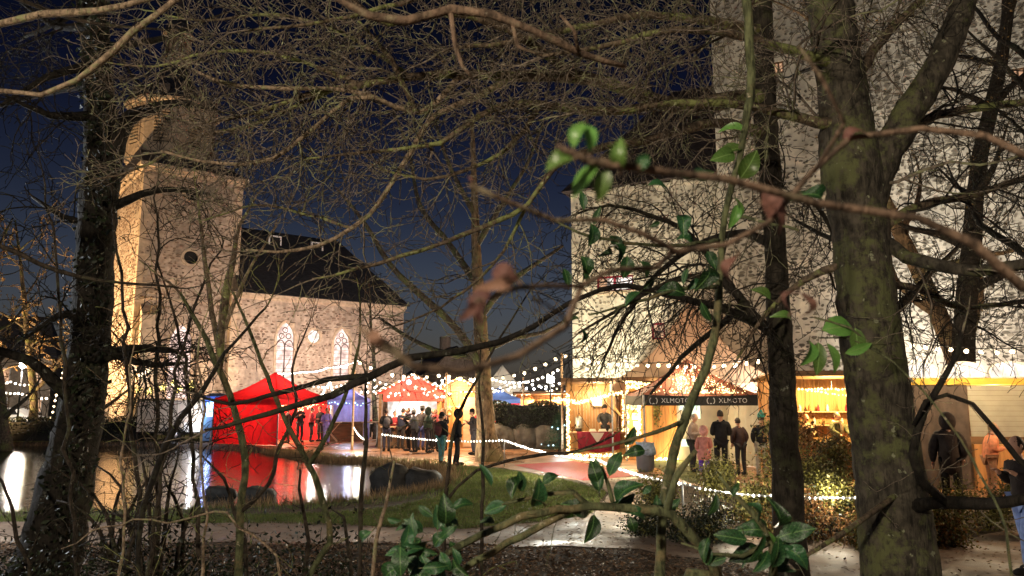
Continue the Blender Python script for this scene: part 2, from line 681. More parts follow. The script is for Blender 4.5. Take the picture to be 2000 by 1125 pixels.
# ================================================================== ground, pond, paths
rng = random.Random(7)
nr = np.random.default_rng(7)
WZ = -0.13
POND_PX = [(-420, 872), (0, 871), (200, 871), (330, 873), (430, 878), (520, 886), (610, 902), (720, 908), (800, 914), (850, 925),
           (862, 945), (830, 962), (760, 975), (690, 984), (600, 991), (520, 994), (420, 998), (250, 1002), (0, 1006), (-420, 1010)]
POND = np.array([[G(x, y, WZ).x, G(x, y, WZ).y] for x, y in POND_PX])


def sdist(X, Y, poly):
    """signed distance (positive outside) to a polygon"""
    d = np.full(X.shape, 1e9)
    inside = np.zeros(X.shape, dtype=bool)
    n = len(poly)
    for i in range(n):
        ax, ay = poly[i]
        bx, by = poly[(i + 1) % n]
        ex, ey = bx - ax, by - ay
        t = np.clip(((X - ax) * ex + (Y - ay) * ey) / (ex * ex + ey * ey), 0, 1)
        d = np.minimum(d, np.hypot(X - ax - t * ex, Y - ay - t * ey))
        c = ((ay > Y) != (by > Y)) & (X < (bx - ax) * (Y - ay) / (by - ay + 1e-12) + ax)
        inside ^= c
    return np.where(inside, -d, d)


def height(X, Y):
    sd = sdist(X, Y, POND)
    z = np.where(sd > 0, WZ + np.minimum(sd * .3, .13), WZ + np.maximum(sd * .5, -.6))
    b = np.clip((7.0 - Y) / 3.5, 0, 1)
    return z + .55 * b * b * (3 - 2 * b)


gx = np.concatenate([np.linspace(-900, -60, 12), np.linspace(-55, -32, 18), np.arange(-31.5, 14, .45), np.linspace(15, 60, 20), np.linspace(70, 900, 12)])
gy = np.concatenate([np.linspace(-300, -20, 6), np.arange(-15, 9, 1.5), np.arange(9, 42, .4), np.linspace(43, 90, 20), np.linspace(100, 1200, 12)])
X, Y = np.meshgrid(gx, gy)
Z = height(X, Y) + np.where(Y > 130, -0.0, 0)
nx, ny = len(gx), len(gy)
V = np.stack([X.ravel(), Y.ravel(), Z.ravel()], 1)
I = np.arange(nx * ny).reshape(ny, nx)
F = np.stack([I[:-1, :-1].ravel(), I[:-1, 1:].ravel(), I[1:, 1:].ravel(), I[1:, :-1].ravel()], 1)
struct(arr_obj('ground', V, F, MT['ground'], stuff=False, smooth=True))

# pond water: still, with faint ripples
wm = bpy.data.materials.new('water')
wm.use_nodes = True
n_, l_ = wm.node_tree.nodes, wm.node_tree.links
b_ = n_['Principled BSDF']
b_.inputs['Base Color'].default_value = (.012, .014, .012, 1)
b_.inputs['Roughness'].default_value = .11
b_.inputs['IOR'].default_value = 1.33
b_.inputs['Specular IOR Level'].default_value = 1.0
tc_ = n_.new('ShaderNodeTexCoord')
mp_ = n_.new('ShaderNodeMapping')
mp_.inputs['Scale'].default_value = (1.2, 4.0, 1)
l_.new(tc_.outputs['Object'], mp_.inputs[0])
no_ = n_.new('ShaderNodeTexNoise')
no_.inputs['Scale'].default_value = 2.2
no_.inputs['Detail'].default_value = 4
l_.new(mp_.outputs[0], no_.inputs['Vector'])
bp_ = n_.new('ShaderNodeBump')
bp_.inputs['Strength'].default_value = .2
bp_.inputs['Distance'].default_value = .06
l_.new(no_.outputs[0], bp_.inputs['Height'])
l_.new(bp_.outputs[0], b_.inputs['Normal'])
x0, x1, y0, y1 = POND[:, 0].min() - 1, POND[:, 0].max() + 1, POND[:, 1].min() - 1, POND[:, 1].max() + 1
struct(MB().add([(x0, y0, WZ), (x1, y0, WZ), (x1, y1, WZ), (x0, y1, WZ)], [(0, 1, 2, 3)]).build('pond_water', wm))


def sheet(name, pts, z, m, rough_edge=.06, seed=1):
    r = random.Random(seed)
    q = [G(x, y) for x, y in pts]
    out = []
    for i in range(len(q)):
        a, b = q[i], q[(i + 1) % len(q)]
        k = max(1, min(40, int((b - a).length / .5)))
        for j in range(k):
            p = a.lerp(b, j / k)
            out.append((p.x + r.uniform(-1, 1) * rough_edge, p.y + r.uniform(-1, 1) * rough_edge, z))
    return struct(MB().add(out, [tuple(range(len(out)))]).build(name, m))


LAWN = [(-300, 1013), (500, 1006), (640, 1003), (760, 993), (850, 972), (885, 945), (880, 922), (900, 912), (980, 917), (1110, 940), (1185, 962), (1150, 1008), (1050, 1022), (900, 1035), (560, 1024), (-300, 1020)]
PATH = [(-300, 1018), (560, 1022), (900, 1033), (1050, 1020), (1150, 1006), (1185, 960), (1120, 934), (1330, 938), (1258, 985), (1262, 1046), (1580, 1056), (1830, 1064), (2000, 1032), (2250, 990), (2500, 1300), (1600, 1155), (1450, 1105), (1250, 1076), (1000, 1066), (700, 1061), (-300, 1064)]
SQUARE = [(560, 884), (625, 889), (720, 897), (850, 905), (980, 914), (1120, 937), (1330, 942), (1500, 985), (2300, 985), (2300, 815), (520, 815), (470, 866)]
sheet('market_square', SQUARE, .004, MT['square'], .05, 1)
sheet('lawn', LAWN, .008, MT['lawn'], .16, 2)
sheet('footpath', PATH, .012, MT['path'], .15, 3)
sheet('far_bank', [(-400, 866), (380, 862), (450, 866), (520, 820), (-400, 820)], .016, MT['lawn'], .05, 4)
sheet('grass_verge', [(1262, 905), (1330, 882), (1425, 884), (1440, 935), (1350, 945)], .008, MT['lawn'], .08, 5)
tag(sheet('red_carpet', [(1003, 909), (1120, 901), (1255, 929), (1140, 940)], .018, MT['carpet'], 0.0, 6), 'red carpet laid on the wet ground in front of the wooden hut', 'carpet')
del bpy.data.objects['red_carpet']['kind']


def in_poly(px_pts, n, r, z=0):
    q = np.array([[G(x, y, z).x, G(x, y, z).y] for x, y in px_pts])
    out = []
    lo, hi = q.min(0), q.max(0)
    lo, hi = np.maximum(lo, [-40, 5]), np.minimum(hi, [40, 45])
    tot = 0
    while tot < n:
        c = r.uniform(lo, hi, (n * 2, 2))
        s = sdist(c[:, 0], c[:, 1], q)
        c = c[s < 0]
        out.append(c)
        tot += len(c)
    return np.concatenate(out)[:n]


def blades(name, xy, hmin, hmax, w, m, r, lean=.35, zfun=height, lab=None, cat=None):
    n = len(xy)
    z = zfun(xy[:, 0], xy[:, 1])
    h = r.uniform(hmin, hmax, n)
    a = r.uniform(0, 2 * np.pi, n)
    dx, dy = np.cos(a) * w / 2, np.sin(a) * w / 2
    lx, ly = r.normal(0, lean, n) * h, r.normal(0, lean, n) * h
    A = np.stack([xy[:, 0] - dx, xy[:, 1] - dy, z - .01], 1)
    B = np.stack([xy[:, 0] + dx, xy[:, 1] + dy, z - .01], 1)
    C = np.stack([xy[:, 0] + lx, xy[:, 1] + ly, z + h], 1)
    V = np.stack([A, B, C], 1).reshape(-1, 3)
    o = arr_obj(name, V, np.arange(3 * n).reshape(-1, 3), m)
    if lab:
        tag(o, lab, cat)
    return o


blades('lawn_grass', in_poly(LAWN, 70000, nr), .03, .09, .012, MT['grass'], nr, lab='short green grass of the lawn strip beside the pond', cat='grass')
# reeds and dead grass round the right end of the pond
pr = []
for i in range(len(POND) - 1):
    a, b = POND[i], POND[i + 1]
    L = np.hypot(*(b - a))
    k = int(L * (620 if 5 <= i <= 15 else 40))
    t = nr.uniform(0, 1, k)[:, None]
    pr.append(a + (b - a) * t + nr.normal(0, .3, (k, 2)))
pr = np.concatenate(pr)
pr = pr[(pr[:, 0] > -26)]
blades('shore_reeds', pr, .05, .3, .02, MT['reed'], nr, .25, lab='dry brown reeds and dead grass fringing the pond edge', cat='reeds')

bk = np.column_stack([nr.uniform(-14, 0, 60000), nr.uniform(13, 32, 60000)])
sd_ = sdist(bk[:, 0], bk[:, 1], POND)
bk = bk[(sd_ > .12) & (sd_ < 1.3)]
blades('bank_grass', bk, .04, .13, .015, MT['grass'], nr, lab='rough grass on the sloping bank round the pond', cat='grass')


def leafcloud(C, size, r, flat=0., aspect=.55):
    """one small folded leaf at every point"""
    n = len(C)
    d = r.normal(0, 1, (n, 3))
    if flat:
        d[:, 2] *= (1 - flat)
    d /= np.linalg.norm(d, axis=1)[:, None]
    u = r.normal(0, 1, (n, 3))
    if flat:
        u = u * (1 - flat) + np.array([0, 0, 1.0]) * flat * 2
    s = np.cross(d, u)
    s /= np.linalg.norm(s, axis=1)[:, None] + 1e-9
    nn = np.cross(s, d)
    L = (size * r.uniform(.6, 1.3, n))[:, None]
    a = C - d * L * .5
    b = C + s * L * aspect * .5 + nn * L * .12
    c = C + d * L * .5
    e = C - s * L * aspect * .5 + nn * L * .12
    V = np.stack([a, b, c, e], 1).reshape(-1, 3)
    k = np.arange(n)[:, None] * 4
    F = np.concatenate([k + np.array([[0, 1, 2]]), k + np.array([[0, 2, 3]])], 0)
    return V, F


LITTER = [(-300, 1062), (700, 1063), (1000, 1069), (1250, 1080), (1450, 1108), (1560, 1140), (1500, 1400), (-300, 1400)]
c = in_poly(LITTER, 26000, nr)
c = np.column_stack([c, height(c[:, 0], c[:, 1]) + nr.uniform(.005, .05, len(c))])
V, F = leafcloud(c, .07, nr, .8)
tag(arr_obj('leaf_litter', V, F, MT['litter']), 'brown fallen leaves covering the ground along the footpath edge', 'leaf litter')
c = np.concatenate([in_poly(LAWN, 3000, nr), in_poly(PATH, 2600, nr), in_poly(SQUARE, 700, nr)])
c = np.column_stack([c, np.full(len(c), .03)])
V, F = leafcloud(c, .06, nr, .85)
tag(arr_obj('scattered_leaves', V, F, MT['litter']), 'scattered brown leaves lying on the lawn and the footpath', 'leaves')


def boulder(name, label, loc, size, seed, m='boulder', group=None):
    r = random.Random(seed)
    mb = MB()
    n, k = 14, 9
    vs = []
    ph = [r.uniform(0, 6.28) for _ in range(6)]
    for i in range(k + 1):
        th = math.pi * i / k
        for j in range(n):
            a = 2 * math.pi * j / n
            x, y, z = math.sin(th) * math.cos(a), math.sin(th) * math.sin(a), -math.cos(th)
            f = (abs(x) ** 4.5 + abs(y) ** 4.5 + abs(z) ** 4.5) ** (-1 / 4.5) * .92
            f *= 1 + .09 * math.sin(2.3 * x * 2 + ph[0]) + .08 * math.sin(4.1 * y + ph[1]) + .05 * math.sin(6 * z + 3 * x + ph[2]) + r.uniform(-.04, .04)
            vs.append((x * f * size[0], y * f * size[1], z * f * size[2]))
    fs = []
    for i in range(k):
        for j in range(n):
            a, b = i * n + j, i * n + (j + 1) % n
            fs.append((a, b, b + n, a + n))
    mb.add(vs, fs, 0, True)
    o = mb.build(name, MT[m])
    o.location = loc
    tag(o, label, 'boulder', group)
    return o


p = G(758, 958, WZ)
boulder('boulder', 'black square topped boulder standing in the reedy end of the pond', (p.x, p.y + .5, WZ + .2), (.56, .5, .42), 3)
p = G(805, 957, WZ)
boulder('boulder', 'low black boulder touching the square topped one at the pond end', (p.x + .2, p.y + .5, WZ + .1), (.5, .5, .4), 5)
for i, (x, y, s, t) in enumerate([(432, 968, .38, 'dark wet stone in the pond below the purple reflection'), (503, 972, .42, 'dark wet stone in the pond below the red tent reflection'), (330, 876, .5, 'dark stone on the far pond shore below the trailer wheel')]):
    p = G(x, y, WZ)
    boulder('stone', t, (p.x, p.y, WZ + .02), (s, s * .8, s * .55), 11 + i)

# ================================================================== masonry helpers


def stones(mb, s0, s1, z0, z1, holes, r, dens=.62, big=.34, yo=0., m=0):
    """irregular proud stones on a wall in the local xz plane, front towards -y"""
    z = z0 + .1
    f1, f2, f3 = r.uniform(.5, .8), r.uniform(.9, 1.3), r.uniform(0, 6)
    while z < z1 - .1:
        x = s0 + r.uniform(0, .4)
        while x < s1 - .15:
            pt = .5 + .5 * math.sin(x * f1 + f3 + 1.3 * math.sin(z * .7)) * math.sin(z * f2 + x * .3)
            w = r.uniform(.06, big * (.55 + .55 * pt))
            h = r.uniform(.028, .05 + .035 * pt)
            cx, cz = x + w / 2, z + r.uniform(-.04, .04)
            if r.random() < dens * (.6 + .6 * pt) and not any(a - .2 < cx < b + .2 and c_ - .15 < cz < d_ + .15 for a, b, c_, d_ in holes) and cx + w / 2 < s1:
                pts = []
                for k in range(6):
                    a = k * math.pi / 3 + r.uniform(-.25, .25)
                    pts.append((cx + math.cos(a) * w * .5, cz + math.sin(a) * h * r.uniform(.8, 1.15)))
                d = r.uniform(.015, .05)
                vs = [(px, yo - d, pz) for px, pz in pts] + [(cx + (px - cx) * 1.15, yo + .01, cz + (pz - cz) * 1.15) for px, pz in pts]
                mb.add(vs, [(0, 1, 2, 3, 4, 5)] + [(k, k + 6, (k + 1) % 6 + 6, (k + 1) % 6) for k in range(6)], m)
            x += w + r.uniform(.04, .2)
        z += r.uniform(.11, .16)


def wall_holes(mb, s0, s1, z0, z1, holes, y=0., depth=.3, m=0):
    xs = sorted({s0, s1} | {h[0] for h in holes} | {h[1] for h in holes})
    zs = sorted({z0, z1} | {h[2] for h in holes} | {h[3] for h in holes})
    for i in range(len(xs) - 1):
        for j in range(len(zs) - 1):
            cx, cz = (xs[i] + xs[i + 1]) / 2, (zs[j] + zs[j + 1]) / 2
            if any(h[0] < cx < h[1] and h[2] < cz < h[3] for h in holes):
                continue
            mb.add([(xs[i], y, zs[j]), (xs[i + 1], y, zs[j]), (xs[i + 1], y, zs[j + 1]), (xs[i], y, zs[j + 1])], [(0, 1, 2, 3)], m)
    for a, b, c_, d_ in holes:
        q = [(a, c_), (b, c_), (b, d_), (a, d_)]
        for k in range(4):
            p0, p1 = q[k], q[(k + 1) % 4]
            mb.add([(p0[0], y, p0[1]), (p1[0], y, p1[1]), (p1[0], y + depth, p1[1]), (p0[0], y + depth, p0[1])], [(0, 1, 2, 3)], m)


def arch(w, h, n=8):
    """pointed arch outline from bottom left, counter-clockwise, base at z=0, centred"""
    hw = w / 2
    sp = h - w * .95
    pts = [(-hw, 0), (hw, 0), (hw, sp)]
    for i in range(1, n):
        a = i / n * math.acos(1 - hw / (w * 1.0))
        pts.append((-hw + w * math.cos(a), sp + w * math.sin(a) * 1.05))
    pts.append((0, sp + w * math.sin(math.acos(.5)) * 1.05))
    for i in range(n - 1, 0, -1):
        a = i / n * math.acos(.5)
        pts.append((hw - w * math.cos(a), sp + w * math.sin(a) * 1.05))
    pts.append((-hw, sp))
    return pts


def ring(mb, inner, grow, y0, y1, m=0):
    """frame following an outline in xz; grow = width outward"""
    n = len(inner)
    cx = sum(p[0] for p in inner) / n
    cz = sum(p[1] for p in inner) / n
    out = []
    for i in range(n):
        a, b = inner[i - 1], inner[(i + 1) % n]
        t = Vector((b[0] - a[0], b[1] - a[1])).normalized()
        nn = Vector((t.y, -t.x))
        if nn.dot(Vector((inner[i][0] - cx, inner[i][1] - cz))) < 0:
            nn = -nn
        out.append((inner[i][0] + nn.x * grow, inner[i][1] + nn.y * grow))
    for i in range(n):
        j = (i + 1) % n
        a, b, c_, d_ = inner[i], inner[j], out[j], out[i]
        vs = [(p[0], y0, p[1]) for p in (a, b, c_, d_)] + [(p[0], y1, p[1]) for p in (a, b, c_, d_)]
        mb.add(vs, [(0, 1, 2, 3), (4, 7, 6, 5), (0, 4, 5, 1), (2, 6, 7, 3)], m)


def gothic_window(parent, x, z, w, h, y=0., glow='window_glow'):
    """pointed window set back in a wall facing -y"""
    out = arch(w, h)
    mb = MB()
    ring(mb, out, .17, -.04, .16)
    f = mb.build('window', MT['ashlar'], parent)
    f.location = (x, y, z)
    MB().slab(out, .12, .14).build('pane', MT[glow], f)
    t = MB()
    t.bar((0, .1, 0), (0, .1, h * .62), .07, .08)
    for k in range(1, 9):
        zz = h * .62 * k / 8.5
        t.bar((-w / 2, .105, zz), (w / 2, .105, zz), .025, .025)
    for sx in (-1, 1):
        pts = [(sx * w * .25 + w * .23 * math.cos(a), .1, h * .60 + w * .30 * math.sin(a)) for a in [math.pi * k / 8 for k in range(9)]]
        t.tube(pts, .035, 4)
    for cx, cz, rr in [(0, h * .86, w * .15), (-w * .2, h * .76, w * .15), (w * .2, h * .76, w * .15)]:
        t.tube([(cx + rr * math.cos(2 * math.pi * k / 10), .1, cz + rr * math.sin(2 * math.pi * k / 10)) for k in range(11)], .03, 4)
    t.build('tracery', MT['lead'], f)
    return f


def oculus(parent, x, z, r, y=0., pane='dark', axis=0):
    mb = MB()
    out = [(r * math.cos(2 * math.pi * k / 20), r * math.sin(2 * math.pi * k / 20)) for k in range(20)]
    ring(mb, out, .16, -.05, .18)
    f = mb.build('round_window', MT['ashlar'], parent)
    f.location = (x, y, z)
    f.rotation_euler = (0, 0, axis)
    MB().slab(out, .12, .14).build('pane', MT[pane], f)
    return f


# ================================================================== church
CU = Vector((.780, .625))
CW = Vector((-.625, .780))
CO = Vector((-22.1, 43.0))
CA = math.atan2(.625, .780)
church = thing('church', 'floodlit rubble stone church with square tower and dark steep roof', 'church', (CO.x, CO.y, 0), CA)
TW, TD, TH = 5.87, 7.6, 16.1
NY, NX0, NX1, NE, NRZ = -.8, 5.33, 17.6, 8.7, 13.9
NO = CO + CW * NY
r = random.Random(21)


def cx_at(px, py, yoff=0.):
    return hit(px, py, CO + CW * yoff, CU)


# tower walls
th = []
for px, py, rr in [(376, 379, .42), (373, 503, .42)]:
    s, z = cx_at(px, py)
    th.append((s - rr, s + rr, z - rr, z + rr, rr))
s345, zb = cx_at(346, 778)
_, zt = cx_at(346, 632)
tw_hole = (s345 - .62, s345 + .62, zb, zt)
mb = MB()
wall_holes(mb, 0, TW, 0, TH, [h[:4] for h in th] + [tw_hole], 0, .4)
mb.add([(0, 0, 0), (0, TD, 0), (0, TD, TH), (0, 0, TH)], [(0, 1, 2, 3)])
mb.add([(TW, 0, 0), (TW, TD, 0), (TW, TD, TH), (TW, 0, TH)], [(3, 2, 1, 0)])
mb.add([(0, TD, 0), (TW, TD, 0), (TW, TD, TH), (0, TD, TH)], [(3, 2, 1, 0)])
mb.build('tower_wall', MT['mortar'], church)
mb = MB()
stones(mb, .1, TW, .2, TH - .2, [h[:4] for h in th] + [tw_hole], r, .66)
mb.build('tower_front_stone', MT['rubble'], church, stuff=True)
mb = MB()
stones(mb, .1, TD, .2, TH - .2, [], r, .66)
o = mb.build('tower_side_stone', MT['rubble'], church, stuff=True)
o.rotation_euler = (0, 0, R(-90))
o.location = (0, TD, 0)
for a, b, c_, d_, rr in th:
    oculus(church, (a + b) / 2, (c_ + d_) / 2, rr)
gothic_window(church, s345, zb, 1.24, zt - zb)
# corner quoins and buttresses
mb = MB()
z = 0
k = 0
while z < TH - .4:
    h = r.uniform(.34, .46)
    w1, w2 = (.55, .32) if k % 2 else (.32, .55)
    mb.bb((-.035, -.035, z + .008), (w1, w2, z + h - .008))
    mb.bb((TW - w1, -.035, z + .008), (TW + .035, w2, z + h - .008))
    z += h
    k += 1
mb.build('quoins', MT['ashlar'], church, stuff=True)


def buttress(x, y, w, d, h, name='buttress'):
    mb = MB()
    zs = [(0, d), (h * .55, d), (h * .6, d * .7), (h * .92, d * .7), (h, .05)]
    vs = []
    for z, dd in zs:
        vs += [(x - w / 2, y, z), (x + w / 2, y, z), (x + w / 2, y - dd, z), (x - w / 2, y - dd, z)]
    fs = []
    for i in range(len(zs) - 1):
        a = i * 4
        fs += [(a + 1, a + 2, a + 6, a + 5), (a + 2, a + 3, a + 7, a + 6), (a + 3, a, a + 4, a + 7)]
    mb.add(vs, fs)
    return mb.build(name, MT['ashlar'], church)


buttress(.75, -.01, .9, .9, 7.6)
buttress(3.9, -.01, .6, .8, 4.8)
mb = MB()
mb.bb((-.3, -.3, TH - .12), (TW + .3, TD + .3, TH + .12))
mb.bb((-.16, -.16, TH - .34), (TW + .16, TD + .16, TH - .12))
mb.build('cornice', MT['ashlar'], church)
MB().bb((-.07, -.07, 7.9), (TW + .07, 0, 8.05)).build('string_course', MT['ashlar'], church)
# belfry octagon
bx, by = 2.4, 4.4
mb = MB()
mb.add([(-.3, -.3, TH + .13), (TW + .3, -.3, TH + .13), (TW + .3, TD + .3, TH + .13), (-.3, TD + .3, TH + .13),
        (bx - 2.4, by - 2.4, TH + 1.5), (bx + 2.4, by - 2.4, TH + 1.5), (bx + 2.4, by + 2.4, TH + 1.5), (bx - 2.4, by + 2.4, TH + 1.5)],
       [(0, 1, 5, 4), (1, 2, 6, 5), (2, 3, 7, 6), (3, 0, 4, 7), (4, 5, 6, 7)])
mb.build('skirt_roof', MT['slate'], church)
oc = R(22.5) + R(18)
mb = MB()
mb.lathe([(2.75, 0), (2.75, 4.0)], (bx, by, TH + 1.2), 8, smooth=False, rot=oc)
mb.lathe([(2.95, 0), (3.05, .15), (3.05, .3), (2.9, .34)], (bx, by, TH + 5.0), 8, smooth=False, rot=oc)
mb.build('belfry', MT['ashlar'], church)
for k in range(8):
    a = oc + R(22.5) + k * R(45)
    d = 2.75 * math.cos(R(22.5))
    f = MB()
    f.bb((-.62, -.06, 0), (-.48, .05, 2.1)).bb((.48, -.06, 0), (.62, .05, 2.1)).bb((-.48, -.06, 2.0), (.48, .05, 2.1))
    fo = f.build('belfry_window', MT['ashlar'], church)
    fo.location = (bx + math.cos(a) * d, by + math.sin(a) * d, TH + 2.3)
    fo.rotation_euler = (0, 0, a + R(90))
    q = MB()
    q.bb((-.48, -.012, 0), (.48, .0, 2.0), 1)
    for i in range(9):
        q.box((0, -.05, .14 + i * .21), (.96, .03, .16), 0, rx=R(35))
    q.build('louvers', [MT['louver'], MT['dark']], fo)
mb = MB()
mb.lathe([(3.0, 0), (2.7, .5), (2.0, 1.1), (1.35, 1.7), (1.0, 2.3), (.85, 2.9)], (bx, by, TH + 5.35), 8, smooth=False, rot=oc)
for k in range(8):
    a = oc + R(22.5) + k * R(45)
    mb.box((bx + math.cos(a) * 2.35, by + math.sin(a) * 2.35, TH + 5.75), (.8, .7, .8), rz=a)
mb.build('bell_roof', MT['slate'], church)
mb = MB()
zl = TH + 8.2
mb.lathe([(.85, 0), (.85, .7)], (bx, by, zl), 8, smooth=False, rot=oc)
mb.lathe([(1.0, .7), (1.0, .85)], (bx, by, zl), 8, smooth=False, rot=oc)
mb.lathe([(.42, .85), (.42, 2.4)], (bx, by, zl), 8, smooth=False, rot=oc)
for k in range(8):
    a = oc + k * R(45)
    mb.bar((bx + .75 * math.cos(a), by + .75 * math.sin(a), zl + .85), (bx + .75 * math.cos(a), by + .75 * math.sin(a), zl + 2.3), .16)
mb.lathe([(.9, 2.3), (1.0, 2.45), (1.0, 2.6)], (bx, by, zl), 8, smooth=False, rot=oc)
mb.build('lantern', MT['ashlar'], church)
MB().lathe([(1.0, 0), (.8, .6), (.35, 1.3), (.2, 2.4), (.03, 5)], (bx, by, zl + 2.61), 8, smooth=False, rot=oc).build('spire', MT['slate'], church)
# nave
wins = []
for px, yb, yt in [(554, 745, 628), (665, 745, 640), (722, 745, 650)]:
    s, z0_ = cx_at(px, yb, NY)
    _, z1_ = cx_at(px, yt, NY)
    if px != 722:
        wins.append((s, z0_, 1.15, z1_ - z0_))
so, zo = cx_at(613, 657, NY)
nh = [(s - w / 2 - .02, s + w / 2 + .02, z, z + h) for s, z, w, h in wins]
oh = (so - .42, so + .42, zo - .42, zo + .42)
mb = MB()
wall_holes(mb, NX0, NX1, 0, NE, nh + [oh], NY, .4)
mb.add([(NX0, NY, 0), (NX0, NY + 9, 0), (NX0, NY + 9, NE), (NX0, NY, NE)], [(0, 1, 2, 3)])
mb.add([(NX1, NY, 0), (NX1, NY + 9, 0), (NX1, NY + 9, NE), (NX1, NY, NE)], [(3, 2, 1, 0)])
mb.build('nave_wall', MT['mortar'], church)
mb = MB()
stones(mb, NX0, NX1, .2, NE - .3, nh + [oh], r, .66, .36, NY)
mb.build('nave_stone', MT['rubble'], church, stuff=True)
# spandrels that close the corners of each pointed opening
for s, z, w, h in wins + [(s345, zb, 1.24, zt - zb)]:
    yy = NY if s > TW else 0
    out = arch(w, h)
    mb = MB()
    sp = [p for p in out if p[1] >= h - w * .96]
    lft = [p for p in sp if p[0] <= 0.001]
    rgt = [p for p in sp if p[0] >= -.001]
    for side, pts in ((-1, lft), (1, rgt)):
        xx = side * (w / 2 + .05)
        pts = sorted(pts, key=lambda p: p[1])
        for i in range(len(pts) - 1):
            a, b = pts[i], pts[i + 1]
            q = [(a[0], .03, a[1]), (b[0], .03, b[1]), (xx, .03, b[1]), (xx, .03, a[1])]
            mb.add(q, [(0, 1, 2, 3)])
    o = mb.build('spandrel', MT['ashlar'], church)
    o.location = (s, yy, z)
for s, z, w, h in wins:
    gothic_window(church, s, z, w, h, NY)
oculus(church, so, zo, .42, NY, 'window_white')
mb = MB()
mb.bb((NX0 - .1, NY - .16, NE - .18), (NX1 + .15, NY, NE + .02))
mb.bb((NX0 - .05, NY - .08, NE - .34), (NX1 + .08, NY, NE - .19))
mb.build('eaves_cornice', MT['ashlar'], church)
mb = MB()
k = 0
z = 0
while z < NE - .5:
    h = r.uniform(.36, .48)
    w1 = .6 if k % 2 else .36
    mb.bb((NX0 - .03, NY - .035, z + .008), (NX0 + w1, NY + .4, z + h - .008))
    z += h
    k += 1
mb.build('nave_quoins', MT['ashlar'], church, stuff=True)
rd = NY + 4.5
mb = MB()
ev, rg = NE + .03, NRZ
A_, B_, C_, D_ = (TW - .2, NY - .35, ev), (NX1 + .35, NY - .35, ev), (NX1 + .35, NY + 9.3, ev), (TW - .2, NY + 9.3, ev)
E_, F_ = (TW - .2, rd, rg), (NX1 - 3.2, rd, rg)
mb.add([A_, B_, C_, D_, E_, F_], [(0, 1, 5, 4), (1, 2, 5), (2, 3, 4, 5), (3, 2, 1, 0)])
mb.build('nave_roof', MT['slate'], church)
nsl = (rg - ev) / (rd - (NY - .35))
for px, py in [(535, 472), (617, 484)]:
    # skylight on the roof slope
    best = None
    for yo in np.linspace(NY, rd, 60):
        s, z = cx_at(px, py, yo)
        e = abs(z - (ev + (yo - NY + .35) * nsl))
        if best is None or e < best[0]:
            best = (e, s, yo, z)
    _, s, yo, z = best
    mb = MB()
    w, h = .36, .3
    for x0_, x1_, z0_, z1_ in [(-w, w, h, h + .1), (-w, w, -h - .1, -h), (-w - .1, -w, -h - .1, h + .1), (w, w + .1, -h - .1, h + .1)]:
        mb.bb((x0_, -.12, z0_), (x1_, .05, z1_))
    f = mb.build('dormer_window', MT['white_paint'], church)
    f.location = (s, yo - .12, z)
    MB().bb((-w, -.03, -h), (w, -.01, h)).build('pane', MT['dark'], f)
    q = MB()
    q.bb((-w - .12, .06, -h - .12), (w + .12, .6, h + .12))
    q.build('dormer_cheek', MT['slate'], f)

# floodlights of the church
def floodlight(label, loc, target, power, color, angle=70, pole=True, size=.25, glass='flood_glass', blend=.7):
    t = thing('floodlight', label, 'floodlight', (loc[0], loc[1], 0))
    d = (Vector(target) - Vector(loc)).normalized()
    yaw = math.atan2(d.y, d.x) - R(90)
    pit = math.asin(d.z)
    h = MB()
    h.box((0, 0, 0), (.42, .16, .34))
    h.box((0, .1, .2), (.46, .12, .02))
    ho = h.build('housing', MT['black_metal'], t)
    ho.location = (0, 0, loc[2])
    ho.rotation_euler = (pit, 0, yaw)
    MB().box((0, .09, 0), (.36, .02, .28)).build('lens', MT[glass], ho)
    if pole:
        MB().lathe([(.05, 0), (.04, loc[2] - .18)], n=8).build('pole', MT['black_metal'], t)
    else:
        MB().box((0, 0, loc[2] / 2 - .05), (.2, .2, loc[2])).build('stand', MT['black_metal'], t)
    l = light('flood_beam', 'SPOT', (0, 0, 0), power, color, None, size, None, angle, blend)
    l.parent = t
    l.location = d * .2 + Vector((0, 0, loc[2]))
    l.rotation_euler = d.to_track_quat('-Z', 'Y').to_euler()
    return t


def cw(x, y, z=0):
    p = CO + CU * x + CW * y
    return Vector((p.x, p.y, z))


floodlight('floodlight glowing white on a pole before the church tower buttress', tuple(P(275, 722, 42.0)), tuple(cw(1.0, 8, 2.5)), 60, (1, .93, .8))
floodlight('low floodlight on the ground left of the church tower', tuple(cw(-9, 3, .5)), tuple(cw(0, 3, 7)), 7200, (1, .62, .30), 78, False)
floodlight('low floodlight on the grass facing the church tower front', tuple(cw(4.0, -6, .45)), tuple(cw(2.5, 0, 7)), 560, (1, .72, .52), 95, False)
floodlight('floodlight behind the red tent aimed at the nave wall', tuple(cw(10.5, -9.5, .45)), tuple(cw(12, NY, 4.5)), 1600, (1, .74, .62), 105, False)

floodlight('assumed warm floodlight on the ground under the golden trees', (-27.5, 35.2, .4), (-27.5, 41, 6), 2600, (1, .6, .25), 130, False)  # added light source, assumed from the golden tone of these trees

